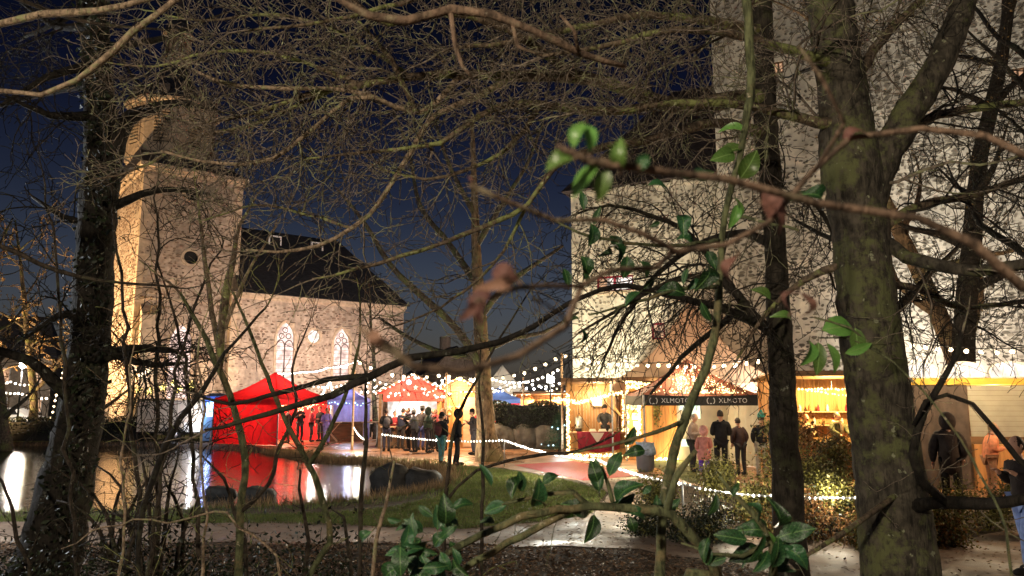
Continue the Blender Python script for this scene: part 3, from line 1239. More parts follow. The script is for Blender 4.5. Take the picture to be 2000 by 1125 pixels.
# ================================================================== castle
KO = Vector((2.95, 36.0))
KU = Vector((.90, -.436)).normalized()
KA = math.atan2(KU.y, KU.x)
castle = thing('castle', 'tall floodlit castle of pale rubble masonry behind the market huts', 'castle', (KO.x, KO.y, 0), KA)
r = random.Random(5)
khole = []
for px0, px1, py0, py1 in [(1166, 1236, 571, 536), (1273, 1298, 663, 630)]:
    s0, z0_ = hit(px0, py0, KO, KU)
    s1, z1_ = hit(px1, py1, KO, KU)
    khole.append((s0, s1, z0_, z1_))
KB = 7.3
mb = MB()
wall_holes(mb, 0, KB + .3, 0, 12.1, khole, 0, .4)
mb.add([(0, 0, 0), (0, 10, 0), (0, 10, 12.1), (0, 0, 12.1)], [(0, 1, 2, 3)])
mb.build('wing_wall', MT['mortar_pale'], castle)
mb = MB()
stones(mb, .05, KB, .2, 12.0, khole, r, .85, .29)
mb.build('wing_stone', MT['rubble_dark'], castle, stuff=True)
mb = MB()
for i in range(26):  # weathered capping stones along the wing's wall top
    x = i * KB / 26
    mb.bb((x + .005, -.06, 12.1), (x + KB / 26 - .005, .5, 12.1 + r.uniform(.12, .3)))
mb.build('wall_cap', MT['mortar_pale'], castle, stuff=True)
for i, (a, b, c_, d_) in enumerate(khole):
    w, h = b - a, d_ - c_
    f = MB()
    f.bb((0, .06, 0), (.07, .16, h)).bb((w - .07, .06, 0), (w, .16, h)).bb((.07, .06, 0), (w - .07, .16, .07)).bb((.07, .06, h - .07), (w - .07, .16, h))
    if i == 0:
        f.bb((w * .45, .07, .07), (w * .52, .16, h - .07))
    fo = f.build('window', MT['maroon_cloth'], castle)
    fo.location = (a, 0, c_)
    nx_ = 4 if i == 0 else 2
    for k in range(nx_):
        for j in range(2):
            x0_, x1_ = .07 + (w - .14) * k / nx_ + .02, .07 + (w - .14) * (k + 1) / nx_ - .02
            z0_, z1_ = .07 + (h - .14) * j / 2 + .02, .07 + (h - .14) * (j + 1) / 2 - .02
            MB().bb((x0_, .11, z0_), (x1_, .13, z1_)).build('pane', MT['window_white' if i == 0 and k > 0 else 'window_warm'], fo)
    s_ = MB().bb((-.12, -.1, -.14), (w + .12, .12, -.005)).build('sill', MT['ashlar'], fo)
mb = MB()
mb.add([(-.4, -.35, 12.35), (KB + .2, -.35, 12.35), (KB + .2, 10, 12.35), (-.4, 10, 12.35), (4.2, 4.5, 18.6), (KB + .2, 4.5, 18.6)], [(0, 1, 5, 4), (0, 4, 3), (3, 4, 5, 2), (3, 2, 1, 0)])
mb.build('wing_roof', MT['rock_roof'], castle)
# tall keep
KL = 24
khole2 = []
for px0, px1, py0, py1 in [(1510, 1530, 145, 118), (1976, 2002, 165, 130), (1740, 1760, 440, 410)]:
    O2 = KO - Vector((-KU.y, KU.x)) * .6
    s0, z0_ = hit(px0, py0, O2, KU)
    s1, z1_ = hit(px1, py1, O2, KU)
    khole2.append((s0, s1, z0_, z1_))
mb = MB()
wall_holes(mb, KB, KL, 0, 30, khole2, -.6, .4)
mb.add([(KB, -.6, 0), (KB, 12, 0), (KB, 12, 30), (KB, -.6, 30)], [(0, 1, 2, 3)])
mb.build('keep_wall', MT['mortar_pale'], castle)
mb = MB()
stones(mb, KB + .05, KL, .2, 29, khole2, r, .8, .32, -.6)
mb.build('keep_stone', MT['rubble_dark'], castle, stuff=True)
for a, b, c_, d_ in khole2:
    w, h = b - a, d_ - c_
    f = MB()
    f.bb((0, .05, 0), (.06, .15, h)).bb((w - .06, .05, 0), (w, .15, h)).bb((.06, .05, 0), (w - .06, .15, .06)).bb((.06, .05, h - .06), (w - .06, .15, h)).bb((w / 2 - .03, .05, .06), (w / 2 + .03, .15, h - .06))
    fo = f.build('window', MT['wood_dark'], castle)
    fo.location = (a, -.6, c_)
    for x0_, x1_ in ((.06, w / 2 - .03), (w / 2 + .03, w - .06)):
        MB().bb((x0_ + .01, .1, .07), (x1_ - .01, .12, h - .07)).build('pane', MT['window_warm'], fo)


def kw(x, y, z=0):
    p = KO + KU * x + Vector((-KU.y, KU.x)) * y
    return Vector((p.x, p.y, z))


floodlight('floodlight on the ground behind the wooden hut aimed at the castle wing', tuple(kw(2.2, -4.3, .5)), tuple(kw(3.2, 0, 7)), 900, (1, .92, .68), 130, False, .3)
floodlight('floodlight on the ground behind the beige tent aimed at the castle keep', tuple(kw(9.8, -6.3, .5)), tuple(kw(10, 0, 8)), 2500, (1, .95, .86), 125, False, .3)
floodlight('floodlight on the ground behind the food stall aimed at the castle keep', tuple(kw(17, -5, .5)), tuple(kw(17, 0, 8)), 420, (1, .82, .7), 125, False, .3)

# far house gable behind the market
hp = P(890, 775, 75)
hs = thing('far_house', 'dim gabled house far behind the market beside the church', 'house', (hp.x, hp.y, 0), R(20))
m_ = MB()
m_.slab([(-4, 0), (4, 0), (4, 3.9), (0, 7.2), (-4, 3.9)], 0, 9)
m_.build('wall', MT['mortar'], hs)
m_ = MB()
m_.add([(-4.4, -.3, 3.7), (0, -.3, 7.35), (0, 9.3, 7.35), (-4.4, 9.3, 3.7), (4.4, -.3, 3.7), (4.4, 9.3, 3.7)], [(0, 1, 2, 3), (1, 4, 5, 2)])
m_.build('roof', MT['slate'], hs)
MB().bb((-.5, 4, 6.6), (.5, 4.8, 8.6)).build('chimney', MT['mortar'], hs)
for x in (-1.8, 1.0):
    MB().bb((x, -.06, 1.2), (x + .9, -.01, 2.5)).build('window', MT['window_warm'], hs)

# ================================================================== lamps and strings of lights
assumed_lamp_behind = thing('street_lamp', 'assumed tall dark street lamp with a lantern head, unseen behind the view', 'street lamp', (-3.2, -4.2, .55))  # added lamp behind the camera, assumed from the light on the near branches
MB().lathe([(.11, 0), (.1, .5), (.06, .6), (.045, 4.1)], n=10).build('pole', MT['black_metal'], assumed_lamp_behind)
MB().lathe([(.05, 4.1), (.2, 4.2), (.24, 4.62), (.27, 4.66), (.1, 4.85), (.02, 4.95)], n=8, smooth=False).build('lantern_cap', MT['black_metal'], assumed_lamp_behind)
MB().lathe([(.17, 0), (.2, .3)], (0, 0, 4.24), n=8).build('lantern_glass', emis('assumed_lantern_glow', (1, .85, .6), 12), assumed_lamp_behind)
light('lamp_light', 'POINT', (0, 0, 4.0), 1000, (1, .84, .62), assumed_lamp_behind, .2)

assumed_lamp_right = thing('street_lamp', 'assumed street lamp with glowing lantern, out of view where the footpath bends right', 'street lamp', (13.5, 11.5, 0))  # out-of-view lamp, assumed from light falling on the path from the right
MB().lathe([(.11, 0), (.1, .5), (.06, .6), (.045, 4.1)], n=10).build('pole', MT['black_metal'], assumed_lamp_right)
MB().lathe([(.05, 4.1), (.2, 4.2), (.24, 4.62), (.27, 4.66), (.1, 4.85), (.02, 4.95)], n=8, smooth=False).build('lantern_cap', MT['black_metal'], assumed_lamp_right)
MB().lathe([(.17, 0), (.2, .3)], (0, 0, 4.24), n=8).build('lantern_glass', MT['assumed_lantern_glow'], assumed_lamp_right)
light('lamp_light', 'POINT', (0, 0, 4.0), 420, (1, .68, .40), assumed_lamp_right, .2)

assumed_lamp_left = thing('street_lamp', 'assumed street lamp with white lantern, out of view at the left end of the near footpath', 'street lamp', (-11.5, 11.2, 0))  # unseen lamp, added to brighten the lawn and path from the left
MB().lathe([(.11, 0), (.1, .5), (.06, .6), (.045, 4.6)], n=10).build('pole', MT['black_metal'], assumed_lamp_left)
MB().lathe([(.05, 4.6), (.2, 4.7), (.24, 5.12), (.27, 5.16), (.1, 5.35), (.02, 5.45)], n=8, smooth=False).build('lantern_cap', MT['black_metal'], assumed_lamp_left)
MB().lathe([(.17, 0), (.2, .3)], (0, 0, 4.74), n=8).build('lantern_glass', MT['assumed_lantern_glow'], assumed_lamp_left)
light('lamp_light', 'POINT', (0, 0, 4.5), 650, (.92, .96, 1), assumed_lamp_left, .2)

bulb_me = MB()
bulb_me.ball((0, 0, -.07), .068, 0, 10, 7)
bulb_me.lathe([(.028, -.02), (.028, .04), (.012, .05)], (0, 0, 0), 6, 1)


def bulb_mesh(mname):
    me = bpy.data.meshes.new('bulb')
    me.from_pydata(bulb_me.v, [], bulb_me.f)
    me.materials.append(MT[mname])
    me.materials.append(MT['black_metal'])
    me.polygons.foreach_set('material_index', bulb_me.m)
    me.polygons.foreach_set('use_smooth', [True] * len(bulb_me.f))
    return me


BM = {k: bulb_mesh(k) for k in ('bulb', 'bulb_white', 'led_cool', 'led_blue')}


def sagpts(anchors, sag, n=14):
    out = []
    for i in range(len(anchors) - 1):
        a, b = Vector(anchors[i]), Vector(anchors[i + 1])
        sg = sag[i] if hasattr(sag, '__len__') else sag
        for j in range(n + (1 if i == len(anchors) - 2 else 0)):
            t = j / n
            p = a.lerp(b, t)
            p.z -= sg * 4 * t * (1 - t)
            out.append(p)
    return out


def along(pts, sp):
    out, acc = [], sp * .5
    for a, b in zip(pts[:-1], pts[1:]):
        L = (b - a).length
        while acc < L:
            out.append(a.lerp(b, acc / L))
            acc += sp
        acc -= L
    return out


def festoon(label, anchors, sag=.4, sp=.5, bm='bulb', scale=1., lights=2, power=12, col=(1, .8, .5), group='festoon light strings'):
    pts = sagpts(anchors, sag)
    o = pts[0].copy()
    t = thing('festoon_lights', label, 'string lights', o)
    MB().tube([p - o for p in pts], .012, 4).build('cable', MT['black_metal'], t)
    bp = along(pts, sp)
    for p in bp:
        b = bpy.data.objects.new('bulb', BM[bm])
        COL.objects.link(b)
        b.parent = t
        b.location = p - o - Vector((0, 0, .03))
        b.rotation_euler = (rng.uniform(-.2, .2), rng.uniform(-.2, .2), 0)
        b.scale = (scale,) * 3
    for k in range(lights):
        p = bp[int((k + .5) * len(bp) / lights)]
        light('bulb_light', 'POINT', p - o - Vector((0, 0, .2)), power * 2.2, col, t, .1)
    return t


def pole(label, px, py_top, d, r=.045, cat='pole'):
    tp = P(px, py_top, d)
    t = MB().lathe([(r * 1.3, 0), (r * 1.3, .3), (r, .32), (r, tp.z), (r * .4, tp.z + .03)], n=8).build('light_pole', MT['wood_pale'])
    t.location = (tp.x, tp.y, 0)
    tag(t, label, cat)
    return Vector(tp)


def leds(mb, pts, sp, r, rn, jit=.03, m=0):
    for p in along([Vector(p) for p in pts], sp):
        c = p + Vector((rn.uniform(-jit, jit), rn.uniform(-jit, jit), rn.uniform(-jit, jit)))
        q = r * rn.uniform(.7, 1.25)
        mb.add([c + Vector(v) * q for v in ((1, 0, 0), (-1, 0, 0), (0, 1, 0), (0, -1, 0), (0, 0, 1), (0, 0, -1))],
               [(0, 2, 4), (2, 1, 4), (1, 3, 4), (3, 0, 4), (2, 0, 5), (1, 2, 5), (3, 1, 5), (0, 3, 5)], m, True)


# poles and festoons over the market
k1 = pole('wooden light pole standing beside the folding bistro table', 693, 700, 32)
k2 = pole('wooden light pole in front of the orange hut', 872, 728, 31.5)
k3 = pole('tall wooden light pole at the corner of the counter hut', 1097, 690, 29.8)
k4 = pole('light pole rising behind the dark hedge', 1022, 738, 41)
festoon('globe bulb string sagging from bistro pole to counter hut pole, passing the oak trunk', [k1, P(865, 728, 32), P(985, 733, 31), k3], [.35, .15, .12], .5, 'bulb', 1.0, 3, 16)
festoon('globe bulb string crossing the castle wall from hut pole to the slim tree trunk', [k3, P(1300, 708, 25), P(1500, 696, 20)], [.14, .12], .52, 'bulb', .9, 4, 20)
festoon('globe bulb string hanging before the castle above the arched food stall', [P(1690, 640, 16), P(1860, 676, 16.5), P(2060, 668, 16.5)], [.1, .1], .34, 'bulb', .72, 2, 14)
festoon('globe bulb string running low past the church wall from red tent to bistro pole', [P(640, 765, 40), P(693, 745, 39), P(790, 752, 38), P(872, 735, 36)], [.1, .15, .2], .5, 'bulb_white', .95, 2, 14, (1, .9, .75))
festoon('bulb string over the red gabled hut roof toward the oak trunk', [P(780, 750, 40), P(870, 742, 39), P(935, 762, 37)], [.2, .2], .4, 'bulb_white', .95, 2, 12, (1, .9, .75))
festoon('bright dense bulb string sagging between hut pole and oak trunk', [P(870, 735, 38), P(905, 745, 36), P(932, 733, 34)], [.1, .12], .13, 'bulb_white', .85, 1, 12, (1, .9, .75))
festoon('bulb string behind the oak trunk leading to the hedge pole', [P(962, 758, 42), k4 - Vector((0, 0, .05)), P(1100, 742, 42)], [.25, .3], .42, 'bulb_white', 1.0, 2, 14, (1, .93, .8))
festoon('bulb string behind the hedge above the distant lit stalls', [P(955, 755, 50), P(1000, 742, 50), P(1060, 752, 50), P(1105, 762, 48)], [.2, .3, .2], .5, 'led_cool', 1.1, 1, 14, (.85, .92, 1))
festoon('white light string strung from the red tent peak up toward the nave', [P(543, 726, 37), P(590, 724, 40), P(640, 716, 44), P(700, 702, 46)], [.05, .1, .1], .2, 'bulb_white', .62, 1, 14, (1, .95, .85))
festoon('bright cluster of white bulbs hanging beside the red tent roof', [P(628, 768, 41), P(636, 752, 42), P(645, 742, 43), P(650, 760, 42)], [.05, .05, .05], .16, 'bulb_white', .9, 1, 20, (1, .95, .85))
festoon('warm bulb string in the trees left of the church beyond the pond', [P(-60, 735, 46), P(40, 765, 45), P(100, 775, 45)], [.3, .1], .3, 'bulb_white', 1.0, 2, 16, (1, .9, .65))
festoon('second warm bulb string crossing left of the church by the parked car', [P(-40, 760, 47), P(20, 742, 46), P(60, 748, 46)], [.1, .1], .3, 'bulb_white', 1.0, 0)
festoon('bulb string hanging down beside the ivy trunk near the church', [P(125, 720, 45), P(112, 760, 45), P(100, 815, 45)], [.05, .05], .34, 'bulb', .9, 1, 10)
festoon('bulb string hanging near the festooned shed left of the oak', [P(700, 762, 36), P(760, 757, 36), P(830, 765, 35)], [.05, .1], .3, 'bulb_white', .8, 1, 12, (1, .9, .8))
for i in range(3):
    a = [(760, 768, 875, 742), (800, 742, 930, 770), (855, 750, 960, 742)][i]
    festoon(['thin bulb string crossing above the red hut gable', 'thin bulb string slanting across the orange hut roof', 'thin bulb string ending behind the oak trunk'][i], [P(a[0], a[1], 44 - i), P(a[2], a[3], 43 - i)], .25, .32, 'bulb_white', .7, 0)
for i, (x0_, y0_, d0_, x1_, y1_, d1_, sg_, lab_) in enumerate([
        (600, 748, 44, 700, 738, 42, .3, 'bulb string before the nave from the white cluster to a pole'),
        (700, 735, 42, 860, 748, 38, .5, 'deep sagging bulb string before the lower nave wall end'),
        (715, 728, 34, 800, 742, 36, .3, 'short bulb string over the lilac stall'),
        (880, 752, 40, 1010, 748, 44, .4, 'sagging bulb string passing behind the oak trunk base'),
        (965, 738, 36, 1095, 716, 32, .35, 'bulb string rising from oak to the hut pole'),
        (985, 768, 48, 1100, 752, 46, .25, 'low bulb string along the distant stall eaves')]):
    festoon(lab_, [P(x0_, y0_, d0_), P(x1_, y1_, d1_)], sg_, .36, 'bulb' if i % 2 else 'bulb_white', .85, 0)
# strong white work light
t = floodlight('dazzling white work light on a pole beside the counter hut roof', tuple(P(1075, 741, 38)), tuple(P(1040, 860, 27)), 3200, (.88, .97, .92), 140, True, .2)
MB().ball((0, 0, 0), .19, 0, 10, 8).build('lamp_globe', MT['flood_glass'], t).location = tuple(Vector((0, -.12, P(1075, 741, 38).z)))

# lit rope fence along the footpath
fp = [P(690, 828, 31), P(716, 856, 30)]
FENCE = [(745, 848, 27.5, .85), (985, 860, 24.2, .85), (1170, 899, 17.4, .78), (1333, 945, 12.9, .75), (1530, 968, 11.9, .66), (1720, 968, 11.7, .66)]
fpts = [P(x, y, d) for x, y, d, z in FENCE]
t = thing('rope_light_fence', 'rope of white lights on thin stakes curving beside the footpath', 'rope light', (fpts[0].x, fpts[0].y, 0))
off = Vector((fpts[0].x, fpts[0].y, 0))
sp_ = sagpts(fpts, [.12, .1, .07, .06, .04], 20)
MB().tube([p - off for p in sp_], .014, 5).build('rope', MT['zinc'], t)
lm = MB()
rn = random.Random(3)
for seg in range(5):
    pts = [p - off for p in sp_[seg * 20:seg * 20 + 21]]
    leds(lm, pts, [.13, .13, .11, .09, .085][seg], [.036, .034, .03, .025, .023][seg], rn, .008)
lm.build('rope_lamps', MT['bulb_white'], t, stuff=True)
for i, p in enumerate(fpts):
    q = p - off
    MB().lathe([(.018, 0), (.018, q.z + .03), (.006, q.z + .05)], (q.x, q.y, 0), 6).build('stake', MT['zinc'], t)
for i in range(5):
    q = (fpts[i] + fpts[i + 1]) / 2 - off
    light('rope_light', 'POINT', (q.x, q.y, q.z + .02), [55, 60, 45, 22, 16][i], (1, .88, .65), t, .1)
festoon('tangled white rope light hanging from the bistro pole', [P(692, 832, 31.8), P(703, 848, 31), P(716, 856, 30.5)], .03, .05, 'bulb_white', .55, 1, 5)

# ================================================================== tents


def gazebo(name, label, cat, c, rz, w, d, eave, apex, m, walls='', val=.25, mval=None, concave=.12, poles=True, group=None, mwall=None, nseg=6):
    t = thing(name, label, cat, (c[0], c[1], 0), rz, group)
    cs = [(-w / 2, -d / 2), (w / 2, -d / 2), (w / 2, d / 2), (-w / 2, d / 2)]
    for i in range(4):
        a, b = Vector((*cs[i], eave)), Vector((*cs[(i + 1) % 4], eave))
        ap = Vector((0, 0, apex))
        mb = MB()
        vs, fs = [], []
        K = 8
        for j in range(nseg + 1):
            u = j / nseg
            for k in range(K + 1):
                v = k / K
                e = a.lerp(b, v)
                p = e.lerp(ap, u)
                p.z -= concave * (apex - eave) * math.sin(math.pi * u)
                p.z -= .05 * math.sin(math.pi * v) * (1 - u)
                vs.append(p)
        for j in range(nseg):
            for k in range(K):
                q = j * (K + 1) + k
                fs.append((q, q + 1, q + K + 2, q + K + 1))
        mb.add(vs, fs, 0, True)
        mb.build('roof_panel', m, t)
        MB().tube([a.lerp(ap, j / nseg) - Vector((0, 0, concave * (apex - eave) * math.sin(math.pi * j / nseg) - .012)) for j in range(nseg + 1)], .016, 5).build('roof_seam', m, t)
        # valance
        mb = MB()
        n = 12
        for k in range(n):
            p0, p1 = a.lerp(b, k / n), a.lerp(b, (k + 1) / n)
            o_ = Vector((b.y - a.y, a.x - b.x, 0)).normalized() * .015
            z0 = -.05 * math.sin(math.pi * k / n)
            z1 = -.05 * math.sin(math.pi * (k + 1) / n)
            mb.add([p0 + o_ + Vector((0, 0, z0)), p1 + o_ + Vector((0, 0, z1)), p1 + o_ - Vector((0, 0, val)), p0 + o_ - Vector((0, 0, val))], [(0, 3, 2, 1)], 0, True)
        mb.build('valance', mval or m, t)
        nm = 'flrb'['fxrxbxlx'.find('f')] if False else ('f', 'r', 'b', 'l')[i]
        if nm in walls:
            mb = MB()
            n = 20
            vs, fs = [], []
            rr = random.Random(i)
            for k in range(n + 1):
                p = a.lerp(b, k / n)
                o_ = Vector((b.y - a.y, a.x - b.x, 0)).normalized() * (.06 * math.sin(k * 1.7) + .03 * math.sin(k * .6) - .05)
                vs += [p + o_ * .3 - Vector((0, 0, .02)), Vector((p.x, p.y, .02)) + o_]
            for k in range(n):
                fs.append((2 * k, 2 * k + 1, 2 * k + 3, 2 * k + 2))
            mb.add(vs, fs, 0, True)
            mb.build('side_wall', mwall or m, t)
    if poles:
        for x, y in cs:
            MB().bb((x - .025, y - .025, 0), (x + .025, y + .025, eave)).build('pole', MT['zinc'], t)
    return t


rt = gazebo('red_tent', 'bright red square pavilion tent with closed sides on the pond bank', 'tent', (-11.78, 37.05), R(-23), 3.9, 3.9, 2.12, 3.42, MT['red_cloth'], 'fbl', .27)
light('tent_lamp', 'POINT', (0, 0, 2.0), 190, (1, .72, .45), rt, .15)
lm = MB()
rn = random.Random(9)
for k in range(3):
    leds(lm, [(1.6, -1.7 + .1 * k, 1.95 - .1 * k), (1.75, 0, 1.8 - .1 * k), (1.6, 1.7, 1.95)], .11, .03, rn, .06)
leds(lm, [(-1.8, 1.7, 1.9), (0, 1.8, 1.8), (1.7, 1.7, 1.9)], .11, .03, rn, .06)
o = lm.build('inner_fairy_lights', MT['led'], rt, stuff=True)

bt = gazebo('beige_tent', 'large beige peaked marquee tent rising behind the black valance stall', 'tent', tuple(P(1352, 740, 30.0).xy), R(-12), 6.0, 6.0, 2.75, 6.15, MT['beige_cloth'], 'lbr', .3, concave=.16)
light('tent_lamp', 'POINT', (0, -1.0, 2.2), 260, (1, .75, .5), bt, .2)
# canopy with the printed black valance
gx_, gy_ = P(1366, 777, 23.4).x, 24.9
xg = gazebo('market_gazebo', 'rust red stall canopy with black printed valance and fairy lights', 'gazebo', (gx_, gy_), R(2), 3.62, 3.0, 2.28, 3.45, MT['rust_cloth'], 'r', .34, MT['black_cloth'], .1, mwall=MT['cream_cloth'])
lm = MB()
rn = random.Random(12)
for k in range(420):
    u = rn.random() ** 1.8 * .75
    v = rn.choice([rn.gauss(.3, .05), rn.gauss(.52, .03), rn.gauss(.74, .05), rn.random()])
    x = (-1.81 + 3.62 * v) * (1 - u)
    z = 2.30 + u * 1.17 - .117 * math.sin(math.pi * u) + .03
    y = -1.5 * (1 - u) - .03
    leds(lm, [(x, y, z), (x + .02, y, z)], .02, .017, rn, .01)
lm.build('roof_fairy_lights', MT['led'], xg, stuff=True)


def text(body, size, m, parent, loc, rot=(R(90), 0, 0), ext=.004, name='lettering', align='CENTER', spacing=1.):
    c = bpy.data.curves.new(name, 'FONT')
    c.body = body
    c.size = size
    c.extrude = ext
    c.align_x = align
    c.align_y = 'CENTER'
    c.space_character = spacing
    ob = bpy.data.objects.new(name, c)
    COL.objects.link(ob)
    dg = bpy.context.evaluated_depsgraph_get()
    me = bpy.data.meshes.new_from_object(ob.evaluated_get(dg))
    bpy.data.objects.remove(ob)
    me.materials.clear()
    me.materials.append(m)
    o = bpy.data.objects.new(name, me)
    COL.objects.link(o)
    o.parent = parent
    o.location = loc
    o.rotation_euler = rot
    return o


for x in (-.93, .88):
    text('XLMOTO', .2, MT['silver_print'], xg, (x + .12, -1.525, 2.09), spacing=1.12, ext=.002)
    mb = MB()
    for s in (-1, 1):
        mb.tube([(x - .58 + s * (.02 + .1 * math.cos(a)), -1.525, 2.09 + .11 * math.sin(a)) for a in [R(-55 + 110 * k / 6) for k in range(7)]], .014, 4)
    mb.add([(x - .63, -1.525, 1.99), (x - .53, -1.525, 1.99), (x - .58, -1.525, 2.03)], [(0, 1, 2)])
    mb.build('bracket_emblem', MT['silver_print'], xg)
mb = MB()
mb.bb((-.02, 1.44, .03), (1.78, 1.47, 2.2))
mb.build('back_screen', MT['cream_cloth'], xg)
light('stall_lamp', 'POINT', (.1, .2, 2.1), 26, (1, .82, .58), xg, .15)
for i, (x, z, w, h) in enumerate([(.05, 1.75, .45, .35), (.5, 1.45, .3, .6), (.1, .5, .3, .25)]):
    MB().bb((x, 1.42, z), (x + w, 1.44, z + h)).build('green_panel', MT['screen_green'], xg)
purp = gazebo('purple_tent', 'small lilac stall canopy beside the bistro pole and the red tent', 'gazebo', tuple(P(682, 800, 38.5).xy), R(5), 1.9, 2.0, 2.1, 2.7, MT['purple_cloth'], 'b', .3, mwall=MT['purple_cloth'])
light('stall_lamp', 'POINT', (0, 0, 1.9), 24, (.7, .75, 1), purp, .15)
lm = MB()
leds(lm, [(-.95, -1.05, 1.95), (.95, -1.05, 1.85)], .13, .04, rn, .08)
lm.build('blue_fairy_lights', MT['led_blue'], purp, stuff=True)
MB().bb((-.8, -.9, 0), (.8, -.5, .92)).bb((-.85, -.98, .92), (.85, -.42, .98)).build('counter', MT['wood_dark'], purp)
bl = gazebo('blue_tent', 'blue stall canopy seen between the oak trunk and the hedge', 'gazebo', tuple(P(973, 790, 44).xy), 0, 2.6, 2.6, 2.1, 2.75, MT['blue_cloth'], 'b', .25, mwall=MT['red_cloth'])
light('stall_lamp', 'POINT', (0, 0, 1.8), 60, (1, .8, .6), bl, .15)
wt = gazebo('white_tent', 'small white pyramid tent peak behind the bulb strings', 'tent', tuple(P(981, 780, 56).xy), R(20), 3.4, 3.4, 2.5, 4.6, MT['white_cloth'], 'b', .25)
light('stall_lamp', 'POINT', (0, 0, 1.8), 70, (1, .85, .65), wt, .15)

# ================================================================== huts


def boards(mb, x0, x1, z0, z1, y, th=.022, w=.115, vert=True, m=0):
    if vert:
        n = max(1, round((x1 - x0) / w))
        for i in range(n):
            a, b = x0 + (x1 - x0) * i / n, x0 + (x1 - x0) * (i + 1) / n
            dy = rng.uniform(-.005, .005)
            mb.bb((a + .004, y + dy, z0), (b - .004, y + th + dy, z1), m)
    else:
        n = max(1, round((z1 - z0) / w))
        for i in range(n):
            a, b = z0 + (z1 - z0) * i / n, z0 + (z1 - z0) * (i + 1) / n
            dy = rng.uniform(-.005, .005)
            mb.bb((x0, y + dy, a + .004), (x1, y + th + dy, b - .004), m)


def side_boards(mb, x, y0, y1, z0, z1, th=.022, w=.115):
    n = max(1, round((y1 - y0) / w))
    for i in range(n):
        a, b = y0 + (y1 - y0) * i / n, y0 + (y1 - y0) * (i + 1) / n
        mb.bb((x, a + .004, z0), (x + th, b - .004, z1))


def hut(label, c, rz, w, d, ztop, zcount, zopen, wood='wood', roof='wood_dark', gable=False, front_open=True, lamp=80, lcol=(1, .76, .42), name='market_hut', backm=None, lamp_y=.35):
    t = thing(name, label, 'market stall', (c[0], c[1], 0), rz)
    mb = MB()
    for x in (-w / 2, w / 2):
        for y in (-d / 2, d / 2):
            MB().bb((x - .06, y - .06, 0), (x + .06, y + .06, ztop)).build('post', MT[wood], t)
    mb = MB()
    boards(mb, -w / 2 + .06, w / 2 - .06, 0, ztop - .05, d / 2 - .02)
    mb.build('back_wall', MT[backm or wood], t, stuff=True)
    for x in (-w / 2 - .011, w / 2 - .011):
        mb = MB()
        side_boards(mb, x, -d / 2 + .06, d / 2 - .06, 0, ztop - .05)
        mb.build('side_wall', MT[wood], t, stuff=True)
    mb = MB()
    boards(mb, -w / 2 + .06, w / 2 - .06, zopen, ztop - .02, -d / 2 - .01)
    mb.build('fascia', MT[wood], t, stuff=True)
    mb = MB()
    if front_open:
        boards(mb, -w / 2 + .06, w / 2 - .06, .02, zcount - .06, -d / 2 - .01)
        mb.build('front_panel', MT[wood], t, stuff=True)
        MB().bb((-w / 2 + .03, -d / 2 - .22, zcount - .05), (w / 2 - .03, -d / 2 + .35, zcount)).build('counter', MT['wood_pale'], t)
    else:
        boards(mb, -w / 2 + .06, w / 2 - .06, .02, zopen - .01, -d / 2 - .012)
        mb.build('front_panel', MT[wood], t, stuff=True)
    if gable:
        h = w * .28
        m2 = MB()
        m2.slab([(-w / 2 - .2, ztop), (w / 2 + .2, ztop), (0, ztop + h)], -d / 2 - .1, -d / 2 - .06)
        m2.build('gable', MT[roof], t)
        m2 = MB()
        for s in (-1, 1):
            a, b = (s * (w / 2 + .3), ztop - .06), (0, ztop + h + .05)
            q = [(a[0], a[1]), (b[0], b[1]), (b[0], b[1] + .06), (a[0], a[1] + .06)]
            m2.slab(q if s < 0 else q[::-1], -d / 2 - .3, d / 2 + .15)
        m2.build('roof', MT['wood_dark'], t)
    else:
        m2 = MB()
        m2.box((0, -.1, ztop + .08), (w + .5, d + .6, .05), rx=R(-4))
        m2.box((0, -d / 2 - .39, ztop + .115), (w + .5, .03, .12))
        m2.build('roof', MT[roof], t)
    if lamp:
        lg = MB().lathe([(.03, .1), (.06, .06), (.07, 0), (.03, -.05)], (0, 0, 0), 8).build('ceiling_lamp', MT['bulb'], t)
        lg.location = (0, lamp_y, ztop - .16)
        light('hut_lamp', 'POINT', (0, lamp_y, ztop - .28), lamp, lcol, t, .08)
    return t


# counter hut with the grey-jumper vendor
hx = P(1170, 800, 28.2)
h1 = hut('open wooden hut with maroon draped counter outlined in fairy lights', (hx.x, 29.2), R(-4), 2.2, 2.0, 2.72, .92, 2.42, lamp=42)
mb = MB()
vs, fs = [], []
for k in range(25):
    u = k / 24
    x = -.78 + 1.62 * u
    drop = .62 + .12 * math.sin(math.pi * u)
    yy = -1.26 + .025 * math.sin(k * 1.9)
    vs += [(x, -1.24, .935), (x, yy, .90), (x + .1 * (.5 - u), yy - .01, .92 - drop)]
for k in range(24):
    fs += [(3 * k, 3 * k + 1, 3 * k + 4, 3 * k + 3), (3 * k + 1, 3 * k + 2, 3 * k + 5, 3 * k + 4)]
mb.add(vs, fs, 0, True)
o = mb.build('counter_drape', MT['maroon_cloth'])
o.parent = h1
pn = MB().add([(-.28, -1.295, .90), (.24, -1.295, .90), (-.02, -1.30, .52)], [(0, 2, 1)]).build('pennant', MT['white_cloth'], h1)
text('Wein', .13, MT['maroon_cloth'], h1, (-.02, -1.312, .80), ext=.001) if False else None
MB().bb((-.1, -1.0, 1.75), (.28, -.98, 1.98)).build('price_board', MT['paper'], h1).location = (.0, 1.85, .1)
mb = MB()
mb.bar((-.95, -1.04, 1.7), (-.45, -1.04, 2.4), .07)
mb.bar((1.0, -1.04, 1.35), (.2, -1.04, 2.4), .07)
mb.build('brace', MT['wood'], h1)
